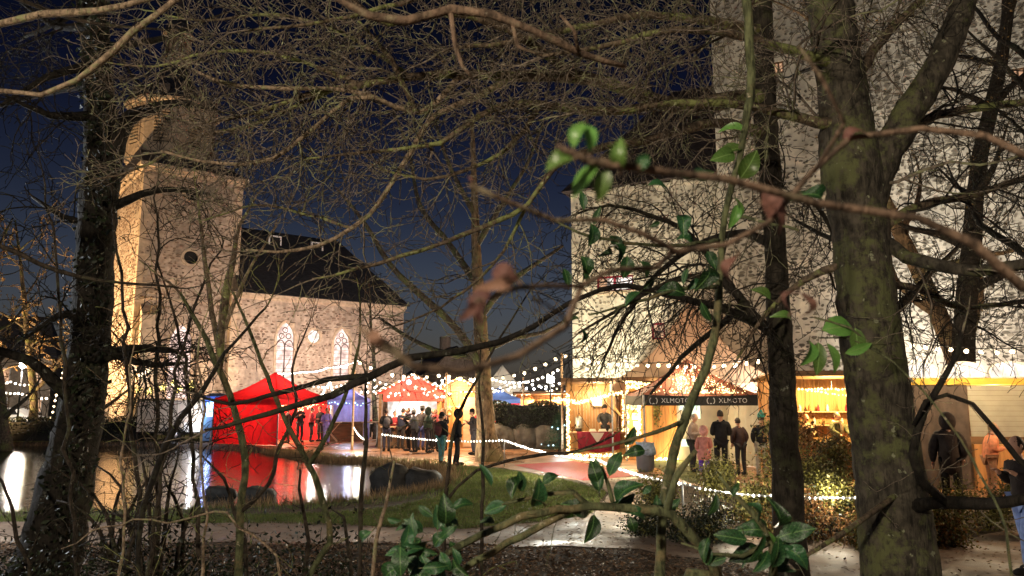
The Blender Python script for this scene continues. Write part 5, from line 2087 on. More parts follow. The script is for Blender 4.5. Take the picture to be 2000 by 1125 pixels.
def person(label, loc, rz, h=1.75, coat=(.02, .02, .022), trousers=(.03, .03, .04), hair='hair_dark', hat=None, hood=None, arms='down', lean=0., stride=.0, long=False, scarf=None, look=0., tilt=0., coat2=None, puffy=1.22, shoes=(.02, .018, .016), boots=None, skirt=None, bag=None, pack=None):
    s = h / 1.75
    t = thing('person', label, 'person', (loc[0], loc[1], loc[2] if len(loc) > 2 else 0), rz)

    pr_ = random.Random(len(label) * 7 + int(abs(loc[0]) * 100))
    sway = pr_.uniform(-.035, .035)
    if not look:
        look = pr_.uniform(-.5, .5)
    if not lean:
        lean = pr_.uniform(0, .1)

    def L(x, y, z):
        x = x + sway * min(1, max(0, z - .3)) * 1.2
        k = max(0, z - .95)
        return (x * s, (y - lean * k) * s, (z - .5 * lean * lean * k) * s)
    A = {'down': ((.25, .02, 1.13), (.27, -.05, .88)), 'hold': ((.215, .03, 1.13), (.11, -.26, 1.16)), 'cup': ((.22, .03, 1.13), (.13, -.22, 1.28)), 'pocket': ((.235, .05, 1.13), (.2, -.1, .96)), 'wide': ((.36, .0, 1.16), (.3, -.22, 1.0)), 'reach': ((.24, -.15, 1.22), (.16, -.42, 1.12))}
    if isinstance(arms, str):
        arms = (arms, arms)
    arms_p = []
    for sx, a in ((-1, arms[0]), (1, arms[1])):
        e, w = A[a]
        arms_p.append((sx, L(sx * .175, 0, 1.41), L(sx * e[0] * (1 + .1 * (puffy - 1)), e[1], e[2]), L(sx * w[0], w[1], w[2])))
    # bare body: one continuous surface
    nodes, edges = [], []

    def nd(p, r):
        nodes.append((p, r * s, r * s))
        return len(nodes) - 1
    pe = nd(L(0, 0, .95), .115)
    wa = nd(L(0, 0, 1.1), .105)
    ch = nd(L(0, 0, 1.32), .125)
    ne = nd(L(0, .005, 1.48), .05)
    hb_ = nd(L(0, 0, 1.56), .05)
    edges += [(pe, wa), (wa, ch), (ch, ne), (ne, hb_)]
    hands = []
    for sx, sh, el, wr in arms_p:
        a, b, c_ = nd(sh, .052), nd(el, .04), nd(wr, .028)
        d_ = (Vector(wr) - Vector(el)).normalized()
        hp_ = tuple(Vector(wr) + d_ * .07 * s)
        q = nd(hp_, .032)
        edges += [(ch, a), (a, b), (b, c_), (c_, q)]
        hands.append((sx, Vector(wr), Vector(hp_), d_))
    legs = []
    for sx in (-1, 1):
        st = stride * sx
        a, b, c_, e = nd((sx * .095 * s, 0, .9 * s), .08), nd((sx * .1 * s, (-.03 - .55 * st) * s, .5 * s), .052), nd((sx * .1 * s, (.02 - st) * s, .1 * s), .035), nd((sx * .105 * s, (-.13 - st) * s, .04 * s), .032)
        edges += [(pe, a), (a, b), (b, c_), (c_, e)]
        legs.append((sx, nodes[a][0], nodes[b][0], nodes[c_][0], nodes[e][0]))
    hc = L(0, -.01, 1.63)
    hmb, HM = head_mb(hc, s * 1.06, look, tilt)
    for sx, wr, hp_, d_ in hands:
        side = d_.cross(Vector((0, 0, 1)))
        if side.length < .2:
            side = Vector((0, 1, 0))
        side.normalize()
        up = side.cross(d_)
        for k, ln in enumerate((.062, .075, .072, .055)):
            b0 = hp_ + side * ((k - 1.5) * .019 * s)
            m1 = b0 + d_ * ln * .55 * s
            e1 = m1 + (d_ * .45 - up * .3).normalized() * ln * .5 * s
            hmb.tube([b0 - d_ * .01, b0 + d_ * .01, m1, e1], [.0095 * s, .0095 * s, .009 * s, .007 * s], 6, cap=True)
        tb = wr + d_ * .03 * s + side * (.028 * s)
        hmb.tube([tb, tb + (d_ + side).normalized() * .035 * s, tb + (d_ * 1.2 + side * .5).normalized() * .065 * s], [.011 * s, .01 * s, .008 * s], 6, cap=True)
    skin_graph('body', nodes, edges, [MT['skin'], MT['lips'], MT['dark']], t, hmb)
    # coat
    nodes, edges = [], []
    pf = puffy
    if long:
        pe = nd(L(0, 0, .62), .18 * pf)
    else:
        pe = nd(L(0, 0, .8), .162 * pf)
    wa = nd(L(0, 0, 1.08), .158 * pf)
    ch = nd(L(0, .0, 1.3), .168 * pf)
    ne = nd(L(0, .012, 1.5), .098)
    edges += [(pe, wa), (wa, ch), (ch, ne)]
    for sx, sh, el, wr in arms_p:
        a, b, c_ = nd(sh, .08 * pf), nd(el, .066 * pf), nd(wr, .05)
        edges += [(ch, a), (a, b), (b, c_)]
    ex = MB()
    if coat2:
        ex.lathe([(.165 * pf * s, 0), (.19 * pf * s, .05 * s), (.2 * pf * s, .3 * s), (.185 * pf * s, .34 * s)], (0, -lean * .1 * s, .72 * s), 14, 1, sy=.85)
    skin_graph('coat', nodes, edges, [cloth(coat), cloth(coat2 or coat)], t, ex, 0)
    # trousers
    nodes, edges = [], []
    pe = nd(L(0, 0, .96), .135)
    for sx, hp_, kn, an, to in legs:
        a, b, c_ = nd(hp_, .1), nd(kn, .075), nd(an, .06)
        edges += [(pe, a), (a, b), (b, c_)]
    skin_graph('trousers', nodes, edges, [cloth(trousers)], t)
    for sx, hp_, kn, an, to in legs:
        f = MB()
        f.ball((an[0], (an[1] + to[1]) / 2 - .02 * s, .05 * s), (.05 * s, .14 * s, .055 * s), 0, 10, 6)
        f.lathe([(.055 * s, .0), (.055 * s, (.3 if boots else .08) * s)], (an[0], an[1], .05 * s), 8)
        f.build('boot' if boots else 'shoe', cloth(boots or shoes), t)
    c3 = Vector(hc)
    if hood:
        f = MB()
        vs, fs = [], []
        n, k = 14, 9
        for i in range(k + 1):
            th_ = math.pi * .93 * i / k
            for j in range(n + 1):
                a = R(-58) + (R(296)) * j / n
                rr = math.sin(th_) * (1 + .06 * math.sin(3 * a))
                vs.append(c3 + (HM @ Vector((rr * .125 * math.cos(a), rr * .14 * math.sin(a) + .012, math.cos(th_) * .155 + .01))) * s)
        for i in range(k):
            for j in range(n):
                q = i * (n + 1) + j
                fs.append((q, q + 1, q + n + 2, q + n + 1))
        f.add(vs, fs, 0, True)
        o = f.build('hood', cloth(hood), t)
        md = o.modifiers.new('t', 'SOLIDIFY')
        md.thickness = .02
    else:
        f = MB()
        vs, fs = [], []
        n, k = 14, 7
        ext = .62 if hair != 'long' else .8
        for i in range(k + 1):
            for j in range(n):
                a = 2 * math.pi * j / n
                front = max(0, -math.sin(a))
                th_ = math.pi * (ext - .27 * front) * i / k
                rr = math.sin(th_)
                vs.append(c3 + (HM @ Vector((rr * .088 * math.cos(a), rr * .107 * math.sin(a) + .008, math.cos(th_) * .13))) * s)
        for i in range(k):
            for j in range(n):
                a, b = i * n + j, i * n + (j + 1) % n
                fs.append((a, b, b + n, a + n))
        f.add(vs, fs, 0, True)
        f.build('hair', MT[hair], t)
    if hat:
        f = MB()
        kind, hcol = hat
        prof = {'beanie': [(.1, .0), (.106, .03), (.104, .07), (.08, .12), (.03, .145), (.005, .147)], 'bobble': [(.1, .0), (.106, .03), (.1, .08), (.07, .13), (.02, .15)], 'top': [(.165, .0), (.165, .012), (.098, .015), (.095, .12), (.09, .13)]}[kind]
        f.lathe([(r_ * s, z_ * s) for r_, z_ in prof], tuple(c3 + Vector((0, .005, .035)) * s), 14, sy=1.1)
        if kind == 'bobble':
            f.ball(tuple(c3 + Vector((0, 0, .2)) * s), .045 * s)
        f.build('hat', cloth(hcol), t)
    if pack:
        f = MB()
        f.ball(L(0, .2, 1.2), (.15 * s, .1 * s, .22 * s), 0, 12, 8)
        f.build('backpack', cloth(pack), t)
    if bag:
        f = MB()
        q = L(.27, -.03, .62)
        f.bb((q[0] - .05 * s, q[1] - .14 * s, q[2] - .14 * s), (q[0] + .05 * s, q[1] + .14 * s, q[2] + .12 * s))
        f.tube([L(.27, -.13, .74), L(.27, -.05, .88), L(.27, .07, .74)], .01, 5)
        f.build('hand_bag', cloth(bag), t)
    if scarf:
        f = MB()
        pts = [L(.1 * math.cos(a), .1 * math.sin(a), 1.475 + .012 * math.sin(3 * a)) for a in [2 * math.pi * k / 14 for k in range(15)]]
        f.tube(pts, .045 * s, 8)
        f.tube([L(.03, -.11, 1.46), L(.05, -.17, 1.35), L(.05, -.18, 1.15)], [.04 * s, .05 * s, .045 * s], 6, cap=True)
        f.build('scarf', cloth(scarf), t)
    return t


def finish_people():
    dg = bpy.context.evaluated_depsgraph_get()
    for o, nodes, m, extra, root in PEND:
        me = o.data
        if not me.skin_vertices:
            bm = bmesh.new()
            bm.from_mesh(me)
            bm.verts.layers.skin.verify()
            bm.to_mesh(me)
            bm.free()
        sk = me.skin_vertices[0].data
        for i, (p, rx, ry) in enumerate(nodes):
            sk[i].radius = (rx, ry)
            sk[i].use_root = (i == root)
        md = o.modifiers.new('u', 'SUBSURF')
        md.levels = 1
        md.render_levels = 1
    bpy.context.view_layer.update()
    dg = bpy.context.evaluated_depsgraph_get()
    for o, nodes, m, extra, root in PEND:
        new = bpy.data.meshes.new_from_object(o.evaluated_get(dg))
        bm = bmesh.new()
        bm.from_mesh(new)
        for f in bm.faces:
            f.smooth = True
        if extra is not None:
            vv = [bm.verts.new(v) for v in extra.v]
            for f, mi in zip(extra.f, extra.m):
                try:
                    q = bm.faces.new([vv[i] for i in f])
                    q.smooth = True
                    q.material_index = mi
                except ValueError:
                    pass
        bm.to_mesh(new)
        bm.free()
        new.materials.clear()
        for k in m:
            new.materials.append(k)
        o.modifiers.clear()
        o.data = new


BK, DK = (.012, .012, .014), (.03, .028, .03)
CAMDIR = 0


def at(px, d):
    return (P(px, 776, d).x, d)


# couple on the square
person('person in dark jacket and teal trousers standing beside the black hooded coat', at(863, 25.2), R(150), 1.66, DK, (.08, .22, .22), hair='hair_dark', hat=('beanie', BK), arms=('pocket', 'cup'), stride=.12, pack=(.1, .03, .03))
person('person in black hooded coat and dark trousers on the wet square', at(893, 24.6), R(110), 1.78, BK, (.01, .01, .012), hood=BK, arms=('down', 'cup'), long=False, puffy=1.15, stride=.08, look=R(10))
person('bearded man in dark coat holding a cup before the carved hut', at(926, 29.2), R(-70), 1.72, (.05, .045, .05), (.09, .09, .11), hat=('beanie', BK), arms='cup')
person('person in red jacket standing behind the bearded man by the oak', at(938, 30.6), R(-40), 1.8, (.55, .03, .03), (.05, .05, .06), hat=('bobble', (.7, .68, .66)), arms='down')
person('person in long black coat with dark hair at the white lit opening', at(800, 31.2), R(-70), 1.78, BK, BK, arms=('cup', 'pocket'), long=True, scarf=(.05, .04, .05), puffy=1.1)
person('person in dark coat with brimmed hat before the red gabled hut', at(823, 31.6), R(165), 1.82, (.045, .04, .04), (.05, .06, .16), hat=('top', (.03, .03, .03)), arms=('pocket', 'down'), bag=(.12, .08, .05))
person('person in pink red scarf and dark coat between the two gabled huts', at(851, 30.8), R(20), 1.72, (.10, .06, .06), DK, hair='hair_fair', scarf=(.6, .12, .12), arms='cup')
person('person with fair hair and dark jacket beside the pink scarf', at(868, 31.5), R(-30), 1.75, DK, DK, hair='hair_fair', arms='hold')
person('person in dark red jacket seated left of the red hut post', at(770, 33.0), R(30), 1.6, (.3, .03, .04), DK, arms='hold')
person('person in grey coat and white bobble hat in the crowd before the red hut', at(812, 30.4), R(-120), 1.68, (.10, .10, .11), DK, hat=('bobble', (.5, .48, .46)), arms='cup', lean=.12)
person('person in dark green parka in the crowd before the red hut', at(836, 30.2), R(95), 1.76, (.03, .045, .03), DK, hood=(.04, .05, .035), arms=('cup', 'down'), puffy=1.35)
person('person in wine red coat in the crowd before the red hut', at(846, 32.2), R(-20), 1.7, (.22, .025, .035), DK, hair='hair_fair', arms='hold', scarf=(.3, .28, .25))
person('person in navy coat leaning on the red hut counter', at(784, 32.4), R(160), 1.74, (.02, .025, .05), DK, arms='reach', lean=.22)
person('person in black jacket with backpack beside the tree stump table', at(757, 31.0), R(200), 1.72, BK, (.05, .05, .08), arms='cup', pack=(.08, .08, .09))
# vendor
person('smiling vendor in grey jumper and dark beanie behind the maroon counter', (P(1181, 800, 29).x, 28.85, .12), R(-8), 1.76, (.06, .062, .07), DK, hat=('beanie', (.035, .035, .035)), arms='reach', lean=.12, look=R(12), tilt=R(5))
# people at the gazebo
person('child in pink hooded jacket with cream lower half and purple shorts', at(1371, 19.7), R(165), 1.42, (.50, .20, .17), (.12, .05, .42), hood=(.62, .30, .26), coat2=(.75, .52, .40), arms=('hold', 'pocket'), boots=(.42, .2, .17), puffy=1.15)
person('tall person in black puffy jacket behind the pink hooded child', at(1404, 20.8), R(175), 1.85, BK, BK, hair='hair_dark', arms='hold', puffy=1.3, lean=.1)
person('person with pale hair leaning at the canopy stall beside the black jacket', at(1349, 22.6), R(60), 1.72, (.30, .22, .18), DK, hair='hair_grey', arms='hold', lean=.15)
person('person in dark brown jacket standing under the black printed valance', at(1442, 21.6), R(190), 1.62, (.05, .03, .03), DK, arms='pocket')
person('person in black jacket and pale trousers with green lit bobble hat', at(1482, 20.6), R(160), 1.74, BK, (.35, .33, .28), hat=('bobble', (.05, .3, .25)), arms='pocket', puffy=1.2)
# food hut vendor
person('food vendor in olive jacket with cream scarf in the yellow lit hut', (P(1642, 800, 21.3).x, 21.6, .05), R(10), 1.72, (.10, .10, .05), DK, hair='hair_dark', scarf=(.65, .58, .36), arms='reach')
person('person in pale clothes at the food hut left of the olive vendor', (P(1590, 800, 21.3).x, 21.9, .05), R(-15), 1.66, (.55, .38, .25), DK, hair='hair_fair', arms='hold')
# right side
person('person in wide brown hooded coat before the brown screen', at(1845, 14.6), R(150), 1.86, (.05, .034, .027), (.03, .025, .02), hood=(.06, .042, .034), arms=('pocket', 'down'), puffy=1.4, long=True, lean=.12)
person('person in orange jacket behind the dark figure at the food stall', at(1922, 16.6), R(80), 1.66, (.75, .27, .13), (.3, .15, .08), hair='hair_fair', arms='hold', lean=.2)
person('person in dark jacket and light blue jeans walking on the footpath', at(1980, 9.75), R(-80), 1.70, (.018, .012, .012), (.19, .27, .55), hair='hair_dark', arms=('cup', 'cup'), stride=.15, puffy=1.15)
# guests in the red tent
rtl = rt.location
for i, (px, d, lab, cl) in enumerate([(566, 36.6, 'guest in dark jacket inside the red tent beside its corner pole', DK), (588, 37.0, 'guest in black coat at the open side of the red tent', BK), (610, 37.5, 'guest in dark red jumper inside the red tent', (.25, .03, .04)), (628, 38.0, 'guest in black jacket at the right pole of the red tent', BK)]):
    person(lab, at(px, d), R([-60, 40, 100, -30][i]), [1.72, 1.8, 1.68, 1.75][i], cl, DK, arms=['hold', 'cup', 'hold', 'down'][i])
person('person in lilac jacket standing behind the folding bistro table', at(640, 35.0), R(30), 1.7, (.28, .2, .6), (.25, .2, .5), arms='hold')
finish_people()

# ================================================================== trees


def catmull(pts, step):
    out = []
    n = len(pts)
    for i in range(n - 1):
        p0, p1, p2, p3 = pts[max(0, i - 1)], pts[i], pts[i + 1], pts[min(n - 1, i + 2)]
        L = (Vector(p2[:3]) - Vector(p1[:3])).length
        k = max(1, int(L / step))
        for j in range(k):
            t = j / k
            out.append(tuple(.5 * (2 * p1[a] + (p2[a] - p0[a]) * t + (2 * p0[a] - 5 * p1[a] + 4 * p2[a] - p3[a]) * t * t + (3 * p1[a] - p0[a] - 3 * p2[a] + p3[a]) * t ** 3) for a in range(4)))
    out.append(tuple(pts[-1]))
    return [Vector(p[:3]) for p in out], [max(.0012, p[3]) for p in out]


def px_path(pts, step=.12, jit=0., r=None):
    """pts: (px, py, depth, width in px)"""
    q = []
    for x, y, d, w in pts:
        v = P(x, y, d)
        q.append((v.x, v.y, v.z, w / 2 * d / FPX))
    p, rd = catmull(q, step)
    if jit and r:
        for i in range(1, len(p) - 1):
            p[i] = p[i] + Vector((r.gauss(0, jit), r.gauss(0, jit), r.gauss(0, jit)))
    return p, rd


RM = [.0022]


def twig(mb, p0, d, L, r0, r, depth, bias, dens, sides=3, seg=None, wig=.28, m=0, kid=(.32, .72)):
    n = max(3, min(10, int(L / (seg or max(.035, L / 9)))))
    st = L / n
    pts, rad = [p0], [r0]
    d = d.normalized()
    p = p0
    for i in range(n):
        d = (d + Vector((r.gauss(0, wig), r.gauss(0, wig), r.gauss(0, wig))) + bias * (.12)).normalized()
        p = p + d * st
        pts.append(p)
        rad.append(max(RM[0], r0 * (1 - .75 * (i + 1) / n)))
    mb.tube(pts, rad, sides, m)
    if depth > 0:
        sprout(mb, pts, rad, r, dens, L * kid[0], L * kid[1], depth - 1, bias, m, wig, kid)


def sprout(mb, pts, rad, r, dens, l0, l1, depth, bias=Vector((0, 0, 0)), m=0, wig=.28, kid=(.32, .72), start=.08, sides=3):
    tot = sum((b - a).length for a, b in zip(pts[:-1], pts[1:]))
    acc = r.uniform(.3, 1) / dens
    run = 0
    for i in range(len(pts) - 1):
        a, b = pts[i], pts[i + 1]
        L = (b - a).length
        if L < 1e-6:
            continue
        t = (b - a) / L
        while acc < run + L:
            f = (acc - run) / L
            if acc / tot > start:
                q = a.lerp(b, f)
                v = Vector((r.gauss(0, 1), r.gauss(0, 1), r.gauss(0, 1)))
                s = (v - t * v.dot(t)).normalized()
                ang = r.uniform(.55, 1.15)
                d = t * math.cos(ang) + s * math.sin(ang) + bias * .5
                ln = r.uniform(l0, l1) * (1.1 - .4 * acc / tot)
                rr = max(RM[0], min(rad[i] * .65, max(RM[0] * 1.3, ln * .0105)))
                twig(mb, q, d, ln, rr, r, depth, bias, dens * .85, sides, None, wig, m, kid)
            acc += r.expovariate(1) / dens * .5 + .5 / dens
        run += L


class Tree:
    def __init__(s, name, label, cat, base, seed, group=None):
        s.t = thing(name, label, cat, tuple(base), 0, group)
        s.off = Vector(base)
        s.tw = MB()
        s.tw2 = MB()
        s.r = random.Random(seed)
        RM[0] = max(.0009, .00042 * Vector(base).length)

    def limb(s, pts, rad, m, name='branch', sides=8, jit=.06):
        mb = MB()
        mb.tube(pts, rad, sides, 0, True, jit, s.r)
        return mb.build(name, MT[m], s.t, s.off)

    def px(s, pts, m, name='branch', sides=7, jit=.08, step=.12, wob=.004, grow=None, tip=True):
        p, rd = px_path(pts, step, wob, s.r)
        s.limb(p, rd, m, name, sides, jit)
        if name != 'trunk' and rd[-1] < .03 and tip:
            L = (p[-1] - p[0]).length
            twig(s.tw, p[-1] - (p[-1] - p[-2]) * .3, p[-1] - p[-2], min(.6, .08 + L * .15), rd[-1] * .95, s.r, 1, Vector((0, 0, 0)), 6, 5, wig=.14)
        if grow:
            g = dict(dens=6, l0=.15, l1=.5, depth=1, bias=Vector((0, 0, 0)), wig=.23)
            g.update(grow)
            if g['depth'] >= 2:
                g['dens'] *= .95
                g['l1'] *= 1.2
            sprout(s.tw2 if g.get('dark') else s.tw, p, rd, s.r, g['dens'], g['l0'], g['l1'], g['depth'], g['bias'], 0, g['wig'], g.get('kid', (.32, .72)), g.get('start', .08))
        return p, rd

    def done(s, m, name='twigs'):
        if s.tw.f:
            s.tw.build(name, MT[m], s.t, s.off, stuff=True)
        if s.tw2.f:
            s.tw2.build('fine_twigs', MT['bark_silhouette'], s.t, s.off, stuff=True)  # black colour makes these twigs read as unlit against bright walls
        return s.t


DN = Vector((0, 0, -.5))
UP = Vector((0, 0, .5))


def to_ground(px, py, d, z=.0):
    v = P(px, py, d)
    return (v.x, v.y, float(height(np.array([v.x]), np.array([v.y]))[0]))


def pyz(z, d):
    """pixel row of height z at depth d (for extending stems to the ground)"""
    lo, hi = -4000., 9000.
    for _ in range(60):
        mid = (lo + hi) / 2
        if P(1000, mid, d).z > z:
            lo = mid
        else:
            hi = mid
    return lo


# --- big mossy tree at the right (two stems)
b = to_ground(1770, 1200, 5.0)
T = Tree('forked_tree', 'thick mossy forked tree trunk with green lichen beside the path', 'tree', b, 101)
zb_ = pyz(b[2] - .05, 5.0)
T.px([(1800, zb_, 5.0, 190), (1772, 1260, 5.0, 150), (1752, 1050, 5.0, 132), (1722, 820, 5.0, 118), (1696, 620, 5.0, 110), (1680, 450, 5.0, 106), (1662, 330, 5.0, 118), (1650, 220, 5.02, 98), (1632, 90, 5.05, 92), (1612, -60, 5.1, 86), (1590, -260, 5.2, 78)], 'bark_moss', 'trunk', 44, .022, .05)
T.px([(1690, 420, 5.0, 70), (1722, 320, 4.95, 66), (1760, 250, 4.9, 64), (1808, 170, 4.85, 58), (1850, 90, 4.8, 54), (1890, -20, 4.75, 50), (1930, -200, 4.7, 44)], 'bark_moss', 'branch', 12, .06, .08, grow=dict(dens=4, l0=.5, l1=1.3, depth=2))
T.px([(1722, 470, 5.0, 30), (1770, 500, 4.8, 27), (1830, 520, 4.6, 25), (1910, 527, 4.4, 24), (2010, 515, 4.2, 22), (2150, 480, 4.0, 18)], 'bark_moss', grow=dict(dens=5, l0=.3, l1=.9, depth=2))
T.px([(1740, 1012, 5.1, 24.8), (1790, 988, 4.8, 24.8), (1860, 982, 4.5, 23.6), (1930, 986, 4.3, 22.3), (2020, 972, 4.1, 21.1), (2150, 960, 4.0, 17.4)], 'bark_silhouette', grow=dict(dens=3, l0=.3, l1=.9, depth=1))
T.px([(1760, 960, 4.9, 12), (1700, 1002, 4.6, 11), (1640, 1045, 4.4, 10), (1575, 1085, 4.2, 7)], 'twig_moss', grow=dict(dens=6, l0=.06, l1=.25, depth=1))
T.px([(1850, 984, 4.53, 16), (1800, 945, 4.48, 20), (1785, 890, 4.42, 17), (1808, 800, 4.4, 14), (1838, 745, 4.3, 12), (1870, 690, 4.3, 9), (1880, 640, 4.3, 6)], 'bark_silhouette', grow=dict(dens=4, l0=.15, l1=.5, depth=1))
T.px([(1785, 830, 4.4, 8), (1810, 785, 4.3, 8), (1850, 770, 4.3, 8), (1900, 790, 4.25, 9), (1945, 840, 4.2, 10), (1990, 900, 4.2, 12), (2060, 960, 4.15, 14)], 'bark_silhouette', grow=dict(dens=4, l0=.1, l1=.4, depth=1))
for pts, gd in [([(1660, 250, 5, 30), (1560, 230, 4.9, 22), (1450, 205, 4.8, 18), (1330, 200, 4.7, 15), (1230, 215, 4.6, 11), (1130, 215, 4.5, 7)], 6),
                ([(1640, 130, 5, 26), (1540, 95, 4.8, 20), (1420, 65, 4.6, 16), (1300, 60, 4.4, 14), (1180, 90, 4.3, 11), (1060, 110, 4.2, 8)], 6),
                ([(1690, 300, 5, 24), (1790, 240, 5.2, 20), (1880, 215, 5.4, 18), (2010, 200, 5.5, 16)], 6),
                ([(1665, 160, 5, 24), (1720, 80, 5.2, 20), (1790, 10, 5.3, 16), (1860, -60, 5.4, 12)], 6),
                ([(1730, 440, 5.0, 22), (1800, 400, 5.3, 18), (1900, 380, 5.5, 15), (2020, 340, 5.7, 12)], 6),
                ([(1700, 560, 5.0, 18), (1780, 560, 5.3, 15), (1880, 600, 5.6, 12), (2000, 590, 5.8, 9)], 6),
                ([(1640, 520, 5.0, 18), (1570, 545, 5.3, 13), (1500, 610, 5.5, 9), (1440, 700, 5.6, 5)], 5)]:
    T.px(pts, 'twig_moss', grow=dict(dens=gd * 2.0, l0=.25, l1=1.0, depth=2, bias=DN * .5, dark=pts[0][1] > 280))
T.done('twig_grey')

# --- slim dark tree left of it, with long boughs reaching over the pond
b = to_ground(1550, 1200, 6.0)
T = Tree('slim_tree', 'slim dark tree trunk with long bare boughs before the castle', 'tree', b, 102)
T.px([(1562, pyz(b[2] - .05, 6.0), 6.0, 80), (1552, 1180, 6.0, 64), (1540, 1000, 6.0, 58), (1531, 820, 6.0, 52), (1522, 640, 6.0, 47), (1513, 470, 6.0, 42), (1502, 320, 6.0, 44), (1492, 160, 6.0, 46), (1486, -20, 6.0, 44), (1480, -300, 6.1, 36)], 'bark_dark', 'trunk', 14, .06, .1)
T.px([(1520, 660, 6, 26), (1480, 625, 6.0, 22), (1440, 575, 6.0, 18), (1405, 545, 6.0, 14), (1340, 540, 6.0, 12), (1270, 570, 5.9, 9), (1200, 610, 5.8, 7), (1130, 650, 5.7, 4)], 'bark_dark', grow=dict(dens=11, l0=.35, l1=1.1, depth=2, dark=1, bias=DN * .7, wig=.2))
T.px([(1430, 562, 6, 16), (1380, 495, 6.1, 13), (1340, 450, 6.1, 11), (1270, 420, 6.0, 9), (1190, 400, 5.9, 6), (1120, 420, 5.8, 4)], 'bark_dark', grow=dict(dens=11, l0=.35, l1=1.0, depth=2, dark=1, bias=DN * .7, wig=.2))
T.px([(1515, 480, 6, 22), (1450, 455, 6.2, 16), (1380, 470, 6.3, 13), (1300, 520, 6.3, 10), (1230, 600, 6.2, 8), (1180, 700, 6.1, 5)], 'bark_dark', grow=dict(dens=6, l0=.3, l1=.8, depth=2, dark=1, bias=DN, wig=.2))
T.px([(1460, 590, 6, 16), (1400, 640, 6.2, 12), (1330, 700, 6.2, 9), (1270, 770, 6.2, 5)], 'bark_dark', grow=dict(dens=5, l0=.25, l1=.6, depth=1, dark=1, bias=DN, wig=.2))
T.px([(1508, 400, 6, 20), (1560, 380, 6.3, 14), (1610, 420, 6.5, 9), (1640, 500, 6.6, 6)], 'bark_dark', grow=dict(dens=11, l0=.3, l1=.9, depth=2, dark=1, bias=DN * .5))
# the heavy mossy bough over the centre
T.px([(1492, 190, 6, 40), (1430, 195, 5.9, 36), (1370, 205, 5.8, 34), (1310, 205, 5.7, 33), (1250, 185, 5.6, 31), (1190, 165, 5.5, 28), (1110, 148, 5.4, 26), (1000, 150, 5.3, 24), (900, 145, 5.2, 20), (800, 150, 5.1, 17), (700, 165, 5.0, 14), (600, 185, 4.9, 10), (500, 220, 4.8, 7), (400, 240, 4.7, 4)], 'twig_moss', sides=10, jit=.12, grow=dict(dens=13, l0=.25, l1=1.0, depth=2))
T.px([(1300, 205, 5.7, 24), (1220, 215, 5.5, 20), (1130, 215, 5.4, 18), (1020, 200, 5.2, 17), (940, 225, 5.1, 14), (860, 280, 5.0, 11), (780, 290, 5, 8), (680, 300, 4.9, 6), (600, 310, 4.8, 4)], 'twig_moss', jit=.14, grow=dict(dens=13, l0=.2, l1=.9, depth=2))
T.px([(1495, 260, 6, 26), (1400, 240, 5.6, 22), (1280, 270, 5.3, 18), (1160, 290, 5.1, 16), (1080, 330, 5.0, 13), (1030, 400, 4.9, 10), (940, 445, 4.8, 10), (870, 470, 4.7, 9), (780, 502, 4.6, 9), (700, 525, 4.6, 7), (610, 545, 4.5, 4)], 'twig_moss', jit=.18, grow=dict(dens=7, l0=.12, l1=.5, depth=2, bias=DN * .4))
T.px([(1500, 640, 6, 22), (1400, 600, 5.6, 16), (1280, 570, 5.3, 12), (1200, 560, 5.1, 10), (1110, 592, 5.0, 10), (1040, 640, 5, 11), (975, 668, 5, 13), (900, 685, 4.9, 14), (800, 700, 4.8, 15), (720, 735, 4.7, 16), (650, 770, 4.6, 15), (560, 795, 4.6, 12), (480, 822, 4.5, 9), (400, 840, 4.5, 5)], 'bark_silhouette', jit=.12, grow=dict(dens=5, l0=.15, l1=.5, depth=1, bias=DN * .5))
T.px([(720, 735, 4.7, 12), (640, 740, 4.8, 11), (560, 765, 4.8, 10), (450, 790, 4.8, 7), (380, 770, 4.8, 5)], 'bark_silhouette', grow=dict(dens=6, l0=.15, l1=.5, depth=1))
